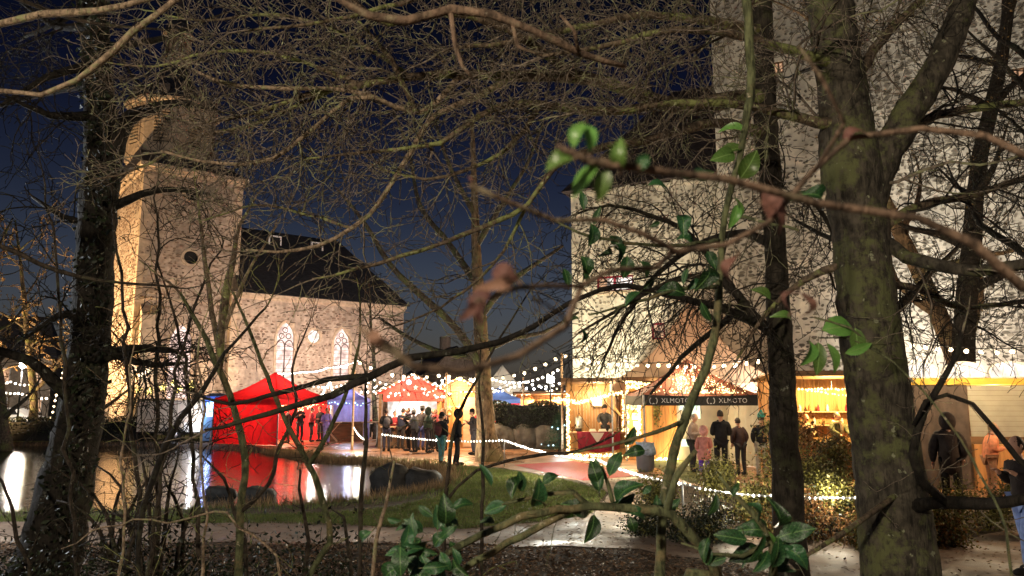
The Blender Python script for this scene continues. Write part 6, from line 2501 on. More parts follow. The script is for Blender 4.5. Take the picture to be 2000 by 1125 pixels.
for pts in ([(1120, 148, 5.4, 18), (1050, 95, 5.0, 18), (960, 45, 4.7, 18), (870, 25, 4.5, 16), (760, 45, 4.3, 16), (690, 5, 4.2, 14), (640, -30, 4.1, 12)],
            [(1490, 60, 6, 26), (1380, 40, 5.5, 20), (1250, 30, 5.2, 16), (1120, 55, 5.0, 14), (1000, 80, 4.8, 11), (880, 95, 4.7, 7)],
            [(1488, 10, 6, 26), (1400, -30, 5.6, 20), (1250, -40, 5.2, 16), (1050, -20, 5.0, 13), (850, -10, 4.8, 11), (650, 40, 4.6, 8), (480, 60, 4.5, 5)],
            [(1000, 150, 5.3, 16), (930, 190, 5.2, 13), (850, 225, 5.1, 12), (800, 300, 5.0, 11), (745, 390, 5.0, 10), (690, 445, 4.9, 9), (620, 480, 4.9, 8), (540, 492, 4.8, 6), (480, 488, 4.8, 4)],
            [(900, 145, 5.2, 12), (820, 220, 5.1, 12), (730, 190, 5.0, 10), (680, 190, 4.9, 10), (640, 225, 4.9, 9), (590, 270, 4.8, 9), (530, 310, 4.8, 9), (470, 322, 4.7, 9), (390, 315, 4.7, 7), (315, 295, 4.7, 5)],
            [(730, 188, 5.0, 9), (650, 174, 4.9, 9), (560, 173, 4.8, 9), (470, 168, 4.8, 8), (415, 158, 4.7, 8), (378, 136, 4.7, 5)],
            [(812, 218, 5.05, 12), (790, 165, 5.0, 11), (765, 115, 4.9, 10), (730, 75, 4.9, 8), (700, 40, 4.8, 5)],
            [(700, 165, 5.0, 10), (560, 110, 5.0, 8), (420, 100, 5.0, 7), (300, 130, 5.0, 5), (200, 120, 5.0, 3)],
            [(640, 180, 4.95, 9), (500, 240, 5.2, 8), (380, 270, 5.4, 7), (270, 330, 5.6, 5), (180, 350, 5.7, 3)],
            [(690, 445, 4.9, 7), (600, 420, 5.2, 6), (500, 400, 5.5, 5), (400, 430, 5.8, 3)],
            [(800, 150, 5.1, 9), (680, 70, 5.2, 8), (540, 30, 5.3, 7), (400, 40, 5.4, 5), (280, 20, 5.5, 3)],
            [(1030, 400, 4.9, 8), (960, 520, 5.2, 6), (860, 600, 5.4, 5), (760, 640, 5.5, 3)],
            [(1060, 200, 5.3, 12), (1000, 280, 5.2, 10), (920, 330, 5.1, 8), (830, 350, 5.0, 6), (740, 330, 5.0, 4)]):
    T.px(pts, 'twig_tan' if pts[0][0] in (730, 900) or pts[0] == (1000, 150, 5.3, 16) else 'twig_moss', jit=.12, grow=dict(dens=12, l0=.14, l1=.8, depth=2))
T.done('twig_grey')

# --- dark ivy tree at the left
b = to_ground(100, 1080, 9.0)
T = Tree('ivy_tree', 'dark ivy covered tree trunk at the pond edge before the tower', 'tree', b, 103)
T.px([(70, pyz(b[2] - .05, 9.0), 9.0, 140), (98, 1080, 9.0, 114), (128, 950, 9.0, 95.8), (160, 800, 9.0, 79), (178, 620, 9.0, 73), (188, 460, 9.0, 71.4), (198, 330, 9.0, 66.9), (196, 210, 9.1, 60.8), (185, 60, 9.2, 56.2), (172, -90, 9.3, 50.2), (160, -350, 9.4, 38)], 'bark_silhouette', 'trunk', 16, .09, .15)
T.px([(205, 400, 9, 50), (218, 310, 8.9, 44), (245, 240, 8.8, 34), (290, 213, 8.6, 22), (350, 200, 8.4, 14), (420, 215, 8.2, 8)], 'bark_silhouette', grow=dict(dens=5, l0=.4, l1=1.2, depth=2))
T.px([(110, 1060, 8.9, 44), (118, 900, 8.8, 38), (138, 780, 8.8, 32), (160, 690, 8.9, 26), (182, 590, 9.0, 22)], 'bark_silhouette', 'side_stem', grow=dict(dens=3, l0=.3, l1=.9, depth=2))
T.px([(138, 780, 8.8, 26), (105, 745, 8.6, 24), (60, 705, 8.5, 20), (0, 685, 8.4, 18), (-80, 650, 8.3, 14)], 'bark_silhouette', grow=dict(dens=5, l0=.4, l1=1.2, depth=2))
for k in range(13):
    y = T.r.uniform(-40, 720)
    x0 = 190 - abs(y - 330) * .03
    sx = T.r.choice((-1, -1, 1))
    d = T.r.uniform(7.8, 9.8)
    x1, y1 = x0 + sx * T.r.uniform(120, 240), y + T.r.uniform(-120, 90)
    T.px([(x0, y, 9.0, 22), ((x0 + x1) / 2, (y + y1) / 2 + T.r.uniform(-30, 30), (9 + d) / 2, 14), (x1, y1, d, 6)], 'bark_silhouette', grow=dict(dens=6.5, l0=.35, l1=1.3, depth=2, bias=DN * .2, dark=1), step=.2)
T.done('twig_dark')
c_ = []
for k in range(2600):
    y = T.r.uniform(-60, 1080)
    x0 = np.interp(y, [-60, 330, 800, 1080], [172, 198, 160, 98])
    w = np.interp(y, [-60, 330, 800, 1080], [27, 33, 39, 54])
    v = P(x0 + T.r.gauss(0, .55) * w, y, 9.0 + T.r.uniform(-.45, .3))
    c_.append(tuple(v - T.off))
V, F = leafcloud(np.array(c_), .08, nr)
arr_obj('ivy', V, F, MT['dark_leaf'], T.t)

# --- tree standing outside the left of the view, boughs lit by the assumed lamp
b = to_ground(-700, 1200, 4.6)
T = Tree('leaning_tree', 'bare tree left of the view whose pale boughs cross the dark sky', 'tree', b, 104)
T.px([(-720, pyz(b[2] - .05, 4.6), 4.6, 150), (-700, 700, 4.6, 120), (-660, 200, 4.6, 100), (-600, -200, 4.6, 80)], 'bark', 'trunk', 12, .08, .1)
T.px([(-690, 500, 4.6, 60), (-400, 330, 4.4, 40), (-150, 210, 4.2, 20), (0, 178, 4.0, 11), (80, 186, 3.95, 10), (150, 158, 3.9, 12), (190, 125, 3.9, 14), (260, 62, 3.9, 14), (345, -5, 3.9, 12), (420, -80, 3.9, 8)], 'twig_tan', jit=.14, grow=dict(dens=5, l0=.1, l1=.5, depth=1, start=.4))
T.px([(-660, 200, 4.6, 60), (-350, 130, 4.4, 36), (-100, 70, 4.2, 20), (0, 48, 4.1, 16), (80, 28, 4.0, 15), (190, 22, 4.0, 14), (300, -5, 4.0, 10), (380, -40, 4.0, 6)], 'twig_tan', jit=.14, grow=dict(dens=5, l0=.1, l1=.5, depth=1, start=.4))
for y0, y1, y2 in [(60, -20, 60), (420, 470, 560)]:
    T.px([(-670, y0, 4.6, 40), (-300, (y0 + y1) / 2, 5.0, 24), (-40, y1, 5.4, 12), (150, y2 - 20, 5.8, 8), (330, y2, 6.2, 4)], 'twig_dark', jit=.14, grow=dict(dens=4, l0=.2, l1=.7, depth=1, start=.4))
T.done('twig_dark')

# --- shrub of pale stems at the lower left
b = to_ground(470, 1125, 7.0)
T = Tree('stem_shrub', 'many stemmed bare shrub with pale greenish stems before the pond', 'shrub', b, 105)
gb = 7.0
zb_ = pyz(b[2] - .05, gb)
G1 = dict(dens=3, l0=.2, l1=.8, depth=1, bias=UP * .3)
T.px([(462, zb_, gb, 18.7), (466, 1125, gb, 15.8), (470, 1000, gb, 14.4), (480, 900, gb, 13.7), (458, 800, gb, 13), (428, 720, gb, 12.2), (392, 640, gb, 9.36), (352, 572, gb, 5.76)], 'twig_green', 'stem', grow=G1)
T.px([(428, 720, gb, 13), (436, 620, gb, 17.3), (452, 520, gb, 13), (470, 440, 6.9, 7.2), (505, 375, 6.8, 3.6)], 'twig_moss', 'stem', grow=G1)
T.px([(430, 700, gb, 11.5), (410, 580, 7.1, 10.1), (396, 470, 7.2, 7.2), (385, 380, 7.3, 3.6)], 'twig_moss', 'stem', grow=G1)
T.px([(440, 640, gb, 10.1), (480, 540, gb, 6.48), (540, 440, 6.9, 3.6)], 'twig_tan', 'stem', grow=G1)
T.px([(600, zb_, 6.6, 14.4), (604, 1125, 6.6, 13), (645, 1060, 6.6, 12.2), (632, 985, 6.6, 11.5), (604, 905, 6.6, 11.5), (572, 852, 6.6, 10.1), (540, 780, 6.6, 8.64), (500, 680, 6.6, 7.2), (455, 570, 6.6, 4.32)], 'twig_green', 'stem', grow=G1)
T.px([(606, 905, 6.6, 9.36), (655, 815, 6.5, 8.64), (690, 725, 6.4, 6.48), (705, 640, 6.4, 4.32), (700, 560, 6.3, 2.88)], 'twig_green', 'stem', grow=G1)
T.px([(470, 1000, gb, 8.64), (525, 945, 6.9, 7.92), (545, 870, 6.8, 7.2), (580, 800, 6.8, 6.48), (570, 720, 6.8, 5.04), (600, 640, 6.8, 2.88)], 'twig_dark', 'stem', grow=G1)
T.px([(390, zb_, 6.5, 8.64), (395, 1120, 6.5, 5.76), (404, 1010, 6.5, 5.04), (392, 900, 6.5, 5.04), (400, 800, 6.5, 4.32), (386, 700, 6.5, 3.6), (400, 620, 6.5, 2.16)], 'twig_tan', 'stem', wob=.015, grow=G1)
T.px([(240, zb_, 6.2, 8.64), (232, 1120, 6.2, 5.76), (246, 1000, 6.2, 5.04), (238, 900, 6.2, 4.32), (255, 800, 6.2, 3.6), (250, 720, 6.2, 2.88), (266, 640, 6.2, 2.16)], 'twig_tan', 'stem', wob=.015, grow=G1)
T.px([(285, zb_, 6.4, 10.1), (270, 1060, 6.4, 10.1), (300, 930, 6.4, 11.5), (350, 820, 6.4, 11.5), (400, 760, 6.4, 10.1), (440, 690, 6.4, 7.2), (520, 600, 6.4, 4.32)], 'bark_silhouette', 'stem', grow=G1)
T.px([(120, 1072, 6.2, 2.16), (180, 1040, 6.2, 2.88), (260, 1015, 6.1, 3.6), (330, 1022, 6.1, 3.6), (420, 1000, 6.1, 4.32), (470, 1030, 6.0, 4.32), (540, 1090, 6.0, 5.04), (560, zb_, 6.0, 5.76)], 'twig_tan', 'stem', wob=.02, grow=G1)
T.px([(720, zb_, 5.5, 8.64), (735, 1060, 5.5, 7.92), (760, 960, 5.5, 6.48), (770, 900, 5.5, 4.32)], 'twig_tan', 'stem', grow=dict(dens=4, l0=.1, l1=.4, depth=1))
T.px([(700, zb_, 6.8, 7.2), (704, 1000, 6.8, 8.64), (712, 900, 6.8, 8.64), (716, 800, 6.8, 6.48), (712, 720, 6.8, 3.6)], 'twig_dark', 'stem', grow=dict(dens=3, l0=.2, l1=.6, depth=1))
T.px([(860, zb_, 6.0, 8.64), (870, 980, 6.0, 8.64), (880, 880, 6.0, 7.92), (900, 800, 6.0, 6.48), (960, 690, 6.0, 5.04), (1040, 560, 6.0, 2.88)], 'twig_dark', 'stem', grow=dict(dens=3, l0=.2, l1=.7, depth=1))
T.px([(940, zb_, 6.0, 7.2), (942, 960, 6.0, 7.2), (944, 860, 6.0, 6.48), (936, 760, 6.0, 4.32), (940, 660, 6.0, 2.88)], 'twig_dark', 'stem', grow=dict(dens=3, l0=.2, l1=.7, depth=1))
T.px([(870, 980, 6.0, 5.76), (930, 920, 6.0, 5.76), (1040, 890, 5.9, 6.48), (1130, 880, 5.8, 5.76), (1200, 850, 5.8, 3.6)], 'twig_dark', 'stem', grow=dict(dens=4, l0=.1, l1=.4, depth=1))
T.done('twig_moss')

# --- undergrowth: thin dark stems along the near bank, left
for i, (x0, x1, d, n, lab, m) in enumerate([(-80, 330, 8.0, 10, 'dark bramble thicket under the ivy tree at the pond edge', 'twig_dark'), (250, 700, 8.2, 9, 'low tangled bramble with small leaves along the near pond bank', 'twig_dark'), (150, 480, 7.8, 5, 'thin upright hazel shoots before the church tower', 'twig_dark')]):
    q = to_ground((x0 + x1) / 2, 1100, d)
    T = Tree('bramble_bush', lab, 'shrub', q, 200 + i)
    zb_ = pyz(q[2] - .03, d)
    for k in range(n):
        x = T.r.uniform(x0, x1)
        dd = d + T.r.uniform(-.6, .8)
        hh = T.r.uniform(60, 190) if i < 2 else T.r.uniform(400, 760)
        ln = T.r.uniform(-120, 120)
        T.px([(x, pyz(q[2] - .03, dd), dd, 9), (x + ln * .3, 1100 - hh * .3, dd, 8), (x + ln * .7, 1060 - hh * .7, dd + .1, 6), (x + ln * 1.3, 1060 - hh, dd + T.r.uniform(-.3, .3), 3)], m, 'stem', 5, .1, .2, .02, grow=dict(dens=3.5 if i < 2 else 5, l0=.2, l1=.7 if i < 2 else 1.0, depth=1 if i < 2 else 2, dark=i == 2))
    T.done(m)
    if i < 2:
        c_ = np.column_stack([nr.uniform(P(x0, 1000, d).x, P(x1, 1000, d).x, 2600), nr.uniform(d - .8, d + 1.2, 2600), q[2] + np.abs(nr.normal(0, .33, 2600))]) - np.array(q)
        V, F = leafcloud(c_, .06, nr)
        arr_obj('leaves', V, F, MT['dark_leaf'], T.t)


def auto_tree(label, base, h, spread, seed, bark='bark', tw='twig_dark', r0=.3, nl=9, leaves=None, dens=3.2, depth=3, group=None, lean=(0, 0), name='bare_tree', fork=.35, droop=.0, cat='tree', sides=10):
    T = Tree(name, label, cat, base, seed, group)
    r = T.r
    pts, rad = [], []
    n = 14
    p = Vector(base) - Vector((0, 0, .1))
    d = Vector((lean[0], lean[1], 1)).normalized()
    for i in range(n + 1):
        pts.append(p.copy())
        f = i / n
        rad.append(r0 * ((1 - .8 * f) + (.5 * max(0, 1 - f * 9))))
        d = (d + Vector((r.gauss(0, .05), r.gauss(0, .05), .05))).normalized()
        p = p + d * h / n
    T.limb(pts, rad, bark, 'trunk', sides, .06)
    for k in range(nl):
        f = fork + (1 - fork) * (k + r.uniform(0, .8)) / nl
        i = min(n - 1, int(f * n))
        q = pts[i]
        a = k * 2.4 + r.uniform(-.5, .5)
        el = r.uniform(.35, .95)
        dd = Vector((math.cos(a) * math.cos(el), math.sin(a) * math.cos(el), math.sin(el)))
        L = spread * r.uniform(.7, 1.15) * (1.15 - .55 * f)
        lp, lr = [q], [rad[i] * .62]
        pp = q
        m = 9
        for j in range(m):
            dd = (dd + Vector((r.gauss(0, .16), r.gauss(0, .16), r.gauss(0, .12) + .03 - droop * j / m))).normalized()
            pp = pp + dd * L / m
            lp.append(pp)
            lr.append(max(.006, rad[i] * .62 * (1 - .88 * (j + 1) / m)))
        T.limb(lp, lr, bark, 'branch', 7, .05)
        twig(T.tw, lp[-1] - dd * .02, dd, L * .3, lr[-1], r, depth - 1, Vector((0, 0, 0)), dens, 4, wig=.14)
        sprout(T.tw, lp, lr, r, dens, L * .15, L * .5, depth - 1, Vector((0, 0, .15 - droop * 2)), 0, .2, (.22, .55), .12)
    T.done(tw, 'crown')
    if leaves:
        vs = np.array(T.tw.v[::3]) - np.array(base)
        idx = nr.choice(len(vs), min(len(vs), leaves[1]), replace=False)
        V, F = leafcloud(vs[idx] + nr.normal(0, .04, (len(idx), 3)), leaves[2], nr)
        arr_obj('leaves', V, F, MT[leaves[0]], T.t)
    return T


# --- oak in the middle of the market
b = to_ground(952, 895, 26.5)
b = (b[0], b[1], 0)
T = Tree('oak_tree', 'broad bare oak with pale lit trunk in the middle of the market', 'tree', b, 106)
T.px([(958, pyz(-.05, 26.5), 26.5, 62), (954, 880, 26.5, 50.4), (950, 850, 26.5, 38.6), (946, 790, 26.5, 34.4), (942, 700, 26.5, 30.2), (936, 600, 26.5, 25.2), (930, 480, 26.5, 18.5), (926, 360, 26.5, 12.6), (922, 240, 26.5, 7.56)], 'bark_oak', 'trunk', 14, .05, .3)
GO = dict(dens=1.5, l0=.7, l1=2.4, depth=3, kid=(.2, .5))
T.px([(943, 720, 26.5, 20), (890, 640, 26, 15), (820, 575, 25.5, 13), (760, 515, 25, 11), (715, 440, 24.5, 8), (660, 370, 24, 5)], 'bark', grow=GO, step=.5)
T.px([(938, 620, 26.5, 16), (985, 560, 26, 12), (1040, 520, 25.6, 9), (1100, 480, 25.2, 5)], 'bark', grow=GO, step=.5)
T.px([(941, 690, 26.5, 16), (1000, 660, 27, 11), (1060, 650, 27.4, 8), (1130, 610, 27.8, 5)], 'bark', grow=GO, step=.5)
T.px([(934, 560, 26.5, 16), (880, 480, 27, 12), (820, 400, 27.4, 9), (800, 300, 28, 6), (770, 220, 28, 4)], 'bark', grow=GO, step=.5)
T.px([(942, 700, 26.5, 14), (870, 690, 27, 11), (800, 660, 27.4, 8), (740, 620, 28, 5)], 'bark', grow=GO, step=.5)
T.px([(930, 480, 26.5, 14), (980, 400, 26, 10), (1030, 320, 25.6, 7), (1060, 240, 25.2, 4)], 'bark', grow=GO, step=.5)
T.px([(928, 420, 26.5, 12), (880, 330, 26, 9), (850, 240, 25.6, 5)], 'bark', grow=GO, step=.5)
T.done('twig_dark')

# --- background trees
auto_tree('bare tree with drooping fine twigs before the nave end', to_ground(735, 868, 40)[:2] + (0,), 9.5, 3.6, 301, 'bark', 'twig_dark', .16, 9, None, 2.2, 3, droop=.12, fork=.3)
auto_tree('bare young tree between red tent and bistro pole', to_ground(712, 868, 35)[:2] + (0,), 5.5, 1.7, 302, 'bark', 'twig_dark', .06, 7, None, 3, 2)
for i, (px, d, h, lab) in enumerate([(70, 40, 12, 'golden lit tree with withered leaves left of the church tower'), (185, 41, 10, 'golden lit tree close against the church tower wall'), (-60, 38, 12, 'golden lit tree at the far bank above the parked car'), (20, 33, 9, 'smaller golden lit tree overhanging the shore hedge')]):
    p = P(px, 776, d)
    auto_tree(lab, (p.x, p.y, 0), h, 4.2, 310 + i, 'bark', 'twig_tan', .22, 10, ('gold_leaf', 900, .12), 1.6, 3, fork=.2)
for i, (px, d, h, bk, lab, lv) in enumerate([(1925, 21.5, 17, 'bark_oak', 'tree with yellowish lit trunk before the castle above the food stall', ('gold_leaf', 1400, .07)),
                                         (1890, 20.3, 18, 'bark_silhouette', 'straight dark tree trunk before the castle keep', None),
                                         (1745, 15, 14, 'bark_silhouette', 'dark bare tree behind the forked trunk before the keep', None),
                                         (2080, 12, 12, 'bark_silhouette', 'bare tree whose twigs reach in before the lit keep windows', ('gold_leaf', 500, .06)),
                                         ]):
    p = P(px, 776, d)
    auto_tree(lab, (p.x, p.y, 0), h, 3.6, 320 + i, bk, 'twig_dark', [.32, .34, .22, .2][i], 11, lv, 2.2, 3, fork=.3 if i else .22, lean=(-.12, 0) if i == 0 else (0, 0))

# --- hedge and shrubs behind the rope lights
def leafy(label, cen, size, n, leaf, mname, seed, name='shrub', mname2=None, stems=14, zpow=1.):
    r = random.Random(seed)
    q = np.random.default_rng(seed)
    T = Tree(name, label, 'shrub', (cen[0], cen[1], 0), seed)
    # clumps give the mass an uneven outline
    K = max(6, int(size[0] * size[1] * 6))
    cl = np.column_stack([q.uniform(-1, 1, K) * size[0], q.uniform(-1, 1, K) * size[1], q.uniform(.15, 1, K) ** zpow * size[2]])
    cl[:, 2] *= np.sqrt(np.clip(1.15 - (cl[:, 0] / size[0]) ** 2 * .75 - (cl[:, 1] / size[1]) ** 2 * .4, .1, 1))
    c = cl[q.integers(0, K, n)] + q.normal(0, .16, (n, 3))
    c[:, 2] = np.abs(c[:, 2])
    V, F = leafcloud(c, leaf, q)
    arr_obj('foliage', V, F, MT[mname], T.t)
    if mname2:
        c = cl[q.integers(0, K, n // 4)] + q.normal(0, .18, (n // 4, 3))
        c[:, 2] = np.abs(c[:, 2])
        V, F = leafcloud(c, leaf, q)
        arr_obj('withered_leaves', V, F, MT[mname2], T.t)
    for k in range(stems):
        e = cl[k % K]
        a = Vector((cen[0] + e[0] * .5, cen[1] + e[1] * .5, 0))
        bb_ = Vector((cen[0] + e[0], cen[1] + e[1], e[2] * 1.1))
        twig(T.tw, a, (bb_ - a), (bb_ - a).length, .014, r, 1, UP * .2, 4)
    T.done('twig_dark', 'stems')
    return T


x_ = P(1440, 776, 12.6).x
leafy('clipped yellow green hedge behind the rope lights, right of the wet path', (x_ + .25, 12.9), (1.6, 1.0, 1.2), 30000, .055, 'hedge_leaf', 401, 'garden_hedge')
x_ = P(1600, 776, 12.6).x
leafy('brown leaved shrub before the orange food hut', (x_, 13.4), (.95, .8, 1.75), 9000, .055, 'hedge_leaf', 402, 'brown_shrub', 'dry_leaf')
leafy('loose withered shrub with dry brown leaves hiding the food hut counter', (P(1585, 776, 15).x, 15), (.75, .6, 2.25), 3600, .08, 'dry_leaf', 403, 'withered_shrub', None, 30)
leafy('dark low shrub at the footpath edge right of the forked trunk', (P(1830, 776, 11.8).x, 12.2), (1.5, .9, .75), 9000, .06, 'hedge_leaf', 404, 'low_shrub', 'dry_leaf')
leafy('yellow green shrub before the brown coated person', (P(1850, 776, 13).x, 13.2), (1.2, .6, 1.05), 6500, .055, 'hedge_leaf', 405, 'low_shrub')
leafy('dark green shrub at the corner of the wet path', (P(1320, 776, 12).x, 12.0), (.55, .5, .62), 5200, .05, 'dark_leaf', 406, 'low_shrub', 'hedge_leaf')
leafy('brown shrub bank under the rope lights beside the slim trunk', (P(1640, 776, 11.9).x, 11.75), (1.15, .35, .62), 6500, .05, 'dry_leaf', 407, 'low_shrub', 'dark_leaf')

# ================================================================== holly and other foreground leaves
def leaf_mesh(name, m, w=.5, curl=.15, seed=0, lobes=0):
    r = random.Random(seed)
    n = 7
    vs, fs = [], []
    for i in range(n + 1):
        u = i / n
        hw = w * .5 * math.sin(math.pi * u ** .85) ** .8 * (1 if u < .98 else 0) + .004
        if lobes:
            hw *= 1 + .35 * math.sin(u * 17)
        z = curl * math.sin(math.pi * u) - curl * .6 * u
        f = hw * .35
        vs += [(-hw, u, z + f), (0, u, z), (hw, u, z + f)]
    for i in range(n):
        q = i * 3
        fs += [(q, q + 1, q + 4, q + 3), (q + 1, q + 2, q + 5, q + 4)]
    me = bpy.data.meshes.new(name)
    me.from_pydata(vs, [], fs)
    me.materials.append(MT[m])
    me.polygons.foreach_set('use_smooth', [True] * len(fs))
    return me


LM = {'holly': [leaf_mesh('leaf', 'holly_leaf', .55, .15, 1), leaf_mesh('leaf', 'holly_leaf', .48, .05, 2), leaf_mesh('leaf', 'holly_leaf', .6, .22, 3)],
      'bright': [leaf_mesh('leaf', 'bright_leaf', .5, .1, 4), leaf_mesh('leaf', 'bright_leaf', .55, .16, 5)],
      'brown': [leaf_mesh('leaf', 'brown_leaf', .55, .35, 6), leaf_mesh('leaf', 'brown_leaf', .42, .5, 7)]}


def put_leaf(T, px, py, d, size_px, kind, ang, r, facing=.6, stalk=None):
    """leaf of a given apparent length; ang = direction on the picture (0 right, 90 up)"""
    me = r.choice(LM[kind])
    o = bpy.data.objects.new('leaf', me)
    COL.objects.link(o)
    o.parent = T.t
    L = size_px * d / FPX * (.84 if py > 880 else 1)
    base = P(px, py, d)
    a = math.radians(ang)
    dirv = Vector((math.cos(a), r.uniform(-.45, .45), math.sin(a))).normalized()
    nrm = Vector((r.gauss(0, .5), -1, r.gauss(.35, .45)))
    nrm = (nrm - dirv * nrm.dot(dirv)).normalized()
    xx = dirv.cross(nrm).normalized()
    M_ = Matrix((xx, dirv, nrm)).transposed().to_4x4()
    k = L * r.uniform(.9, 1.1)
    M_ = Matrix.Translation(base - T.off) @ M_ @ Matrix.Diagonal((k * r.uniform(.7, 1.15), k, k * r.uniform(.4, 2.2), 1))
    o.matrix_local = M_
    # leaf stalk
    e = base - dirv * L * .18
    T.tw.tube([e, base, base + dirv * L * .05], [.0012, .0011, .0008], 4)
    return base


def holly(label, stems, leaves, seed, m='twig_green', name='holly_bush', kind='holly', ground_d=None, grow=None):
    x, y, d, w = stems[0][0]
    g = to_ground(x, y, d)
    T = Tree(name, label, 'shrub', g, seed)
    for i, s in enumerate(stems):
        if i == 0:
            s = [(s[0][0], pyz(g[2] - .03, s[0][2]), s[0][2], s[0][3] * 1.2)] + s
        T.px(s, m, 'stem' if i == 0 else 'branch', 7, .1, .05, .002, grow=grow, tip=False)
    for lf in leaves:
        px, py, d, sz, ang = lf[:5]
        put_leaf(T, px, py, d, sz, lf[5] if len(lf) > 5 else kind, ang, T.r)
    T.done(m, 'stalks')
    return T


r = random.Random(55)


def cluster(cx, cy, rx, ry, n, d, size, kind='holly', dd=.25):
    return [(cx + r.gauss(0, rx), cy + r.gauss(0, ry), d + r.uniform(-dd, dd), size * r.uniform(.65, 1.2), r.uniform(-160, 200), kind) for _ in range(n)]


holly('glossy dark holly bush low in the centre before the lawn', [
    [(1330, 1180, 2.6, 30), (1400, 1125, 2.6, 22), (1360, 1060, 2.55, 20), (1310, 1005, 2.5, 20), (1250, 995, 2.5, 18), (1150, 990, 2.45, 16), (1060, 1000, 2.4, 15), (980, 1025, 2.4, 14), (900, 1065, 2.35, 13), (830, 1110, 2.3, 12)],
    [(1300, 1005, 2.5, 16), (1320, 930, 2.5, 13), (1360, 880, 2.5, 9)],
    [(1150, 990, 2.45, 12), (1120, 960, 2.45, 10), (1060, 965, 2.45, 7), (980, 985, 2.45, 5)],
    [(1110, 1000, 2.45, 14), (1020, 1045, 2.4, 14), (930, 1095, 2.4, 12), (880, 1130, 2.4, 10)],
    [(1200, 992, 2.5, 10), (1190, 950, 2.5, 8), (1175, 910, 2.5, 6)]],
    [(960, 950, 2.45, 60, 120), (990, 985, 2.45, 55, 200), (925, 985, 2.4, 55, 190), (1000, 975, 2.4, 60, 60), (1040, 990, 2.4, 62, 75), (1020, 960, 2.4, 45, 100),
     (1170, 960, 2.5, 70, 95), (1185, 990, 2.5, 75, 20), (1150, 1000, 2.5, 70, 160), (1205, 985, 2.5, 70, 45), (1160, 1005, 2.5, 66, 250), (1215, 1000, 2.5, 60, -20), (1230, 1010, 2.5, 40, -70), (1190, 930, 2.5, 62, 60), (1170, 945, 2.5, 60, 110), (1060, 945, 2.5, 40, 30), (1255, 965, 2.5, 26, 40),
     (1120, 1010, 2.5, 50, 140, 'bright')] + cluster(835, 1085, 40, 32, 26, 2.3, 62) + cluster(880, 1045, 50, 22, 9, 2.35, 48) + cluster(800, 1020, 25, 15, 4, 2.4, 40), 501,
    grow=dict(dens=10, l0=.04, l1=.16, depth=1))
holly('glossy holly sprig with shining leaves against the slim trunk base', [
    [(1520, 1200, 2.4, 22), (1510, 1125, 2.4, 16), (1505, 1060, 2.35, 13), (1470, 1000, 2.3, 11), (1430, 960, 2.3, 8), (1405, 930, 2.3, 5)],
    [(1505, 1060, 2.35, 10), (1450, 1085, 2.3, 8), (1390, 1080, 2.3, 6), (1330, 1060, 2.3, 4)]],
    [(1385, 1050, 2.3, 62, 250), (1375, 1060, 2.3, 55, 280), (1430, 970, 2.3, 40, 60), (1400, 965, 2.3, 48, 250), (1500, 1040, 2.35, 85, 175), (1490, 1080, 2.35, 85, 190), (1510, 1030, 2.35, 70, 95), (1520, 1050, 2.35, 75, 20), (1500, 1075, 2.35, 60, 230), (1530, 1070, 2.35, 70, -40), (1480, 1020, 2.3, 55, 130), (1510, 1090, 2.35, 60, 100, 'bright'), (1545, 1060, 2.35, 50, 70), (1420, 1090, 2.3, 55, 200), (1460, 1055, 2.3, 80, 170)] + cluster(1520, 1085, 25, 25, 8, 2.3, 58), 502, grow=dict(dens=8, l0=.04, l1=.14, depth=1))
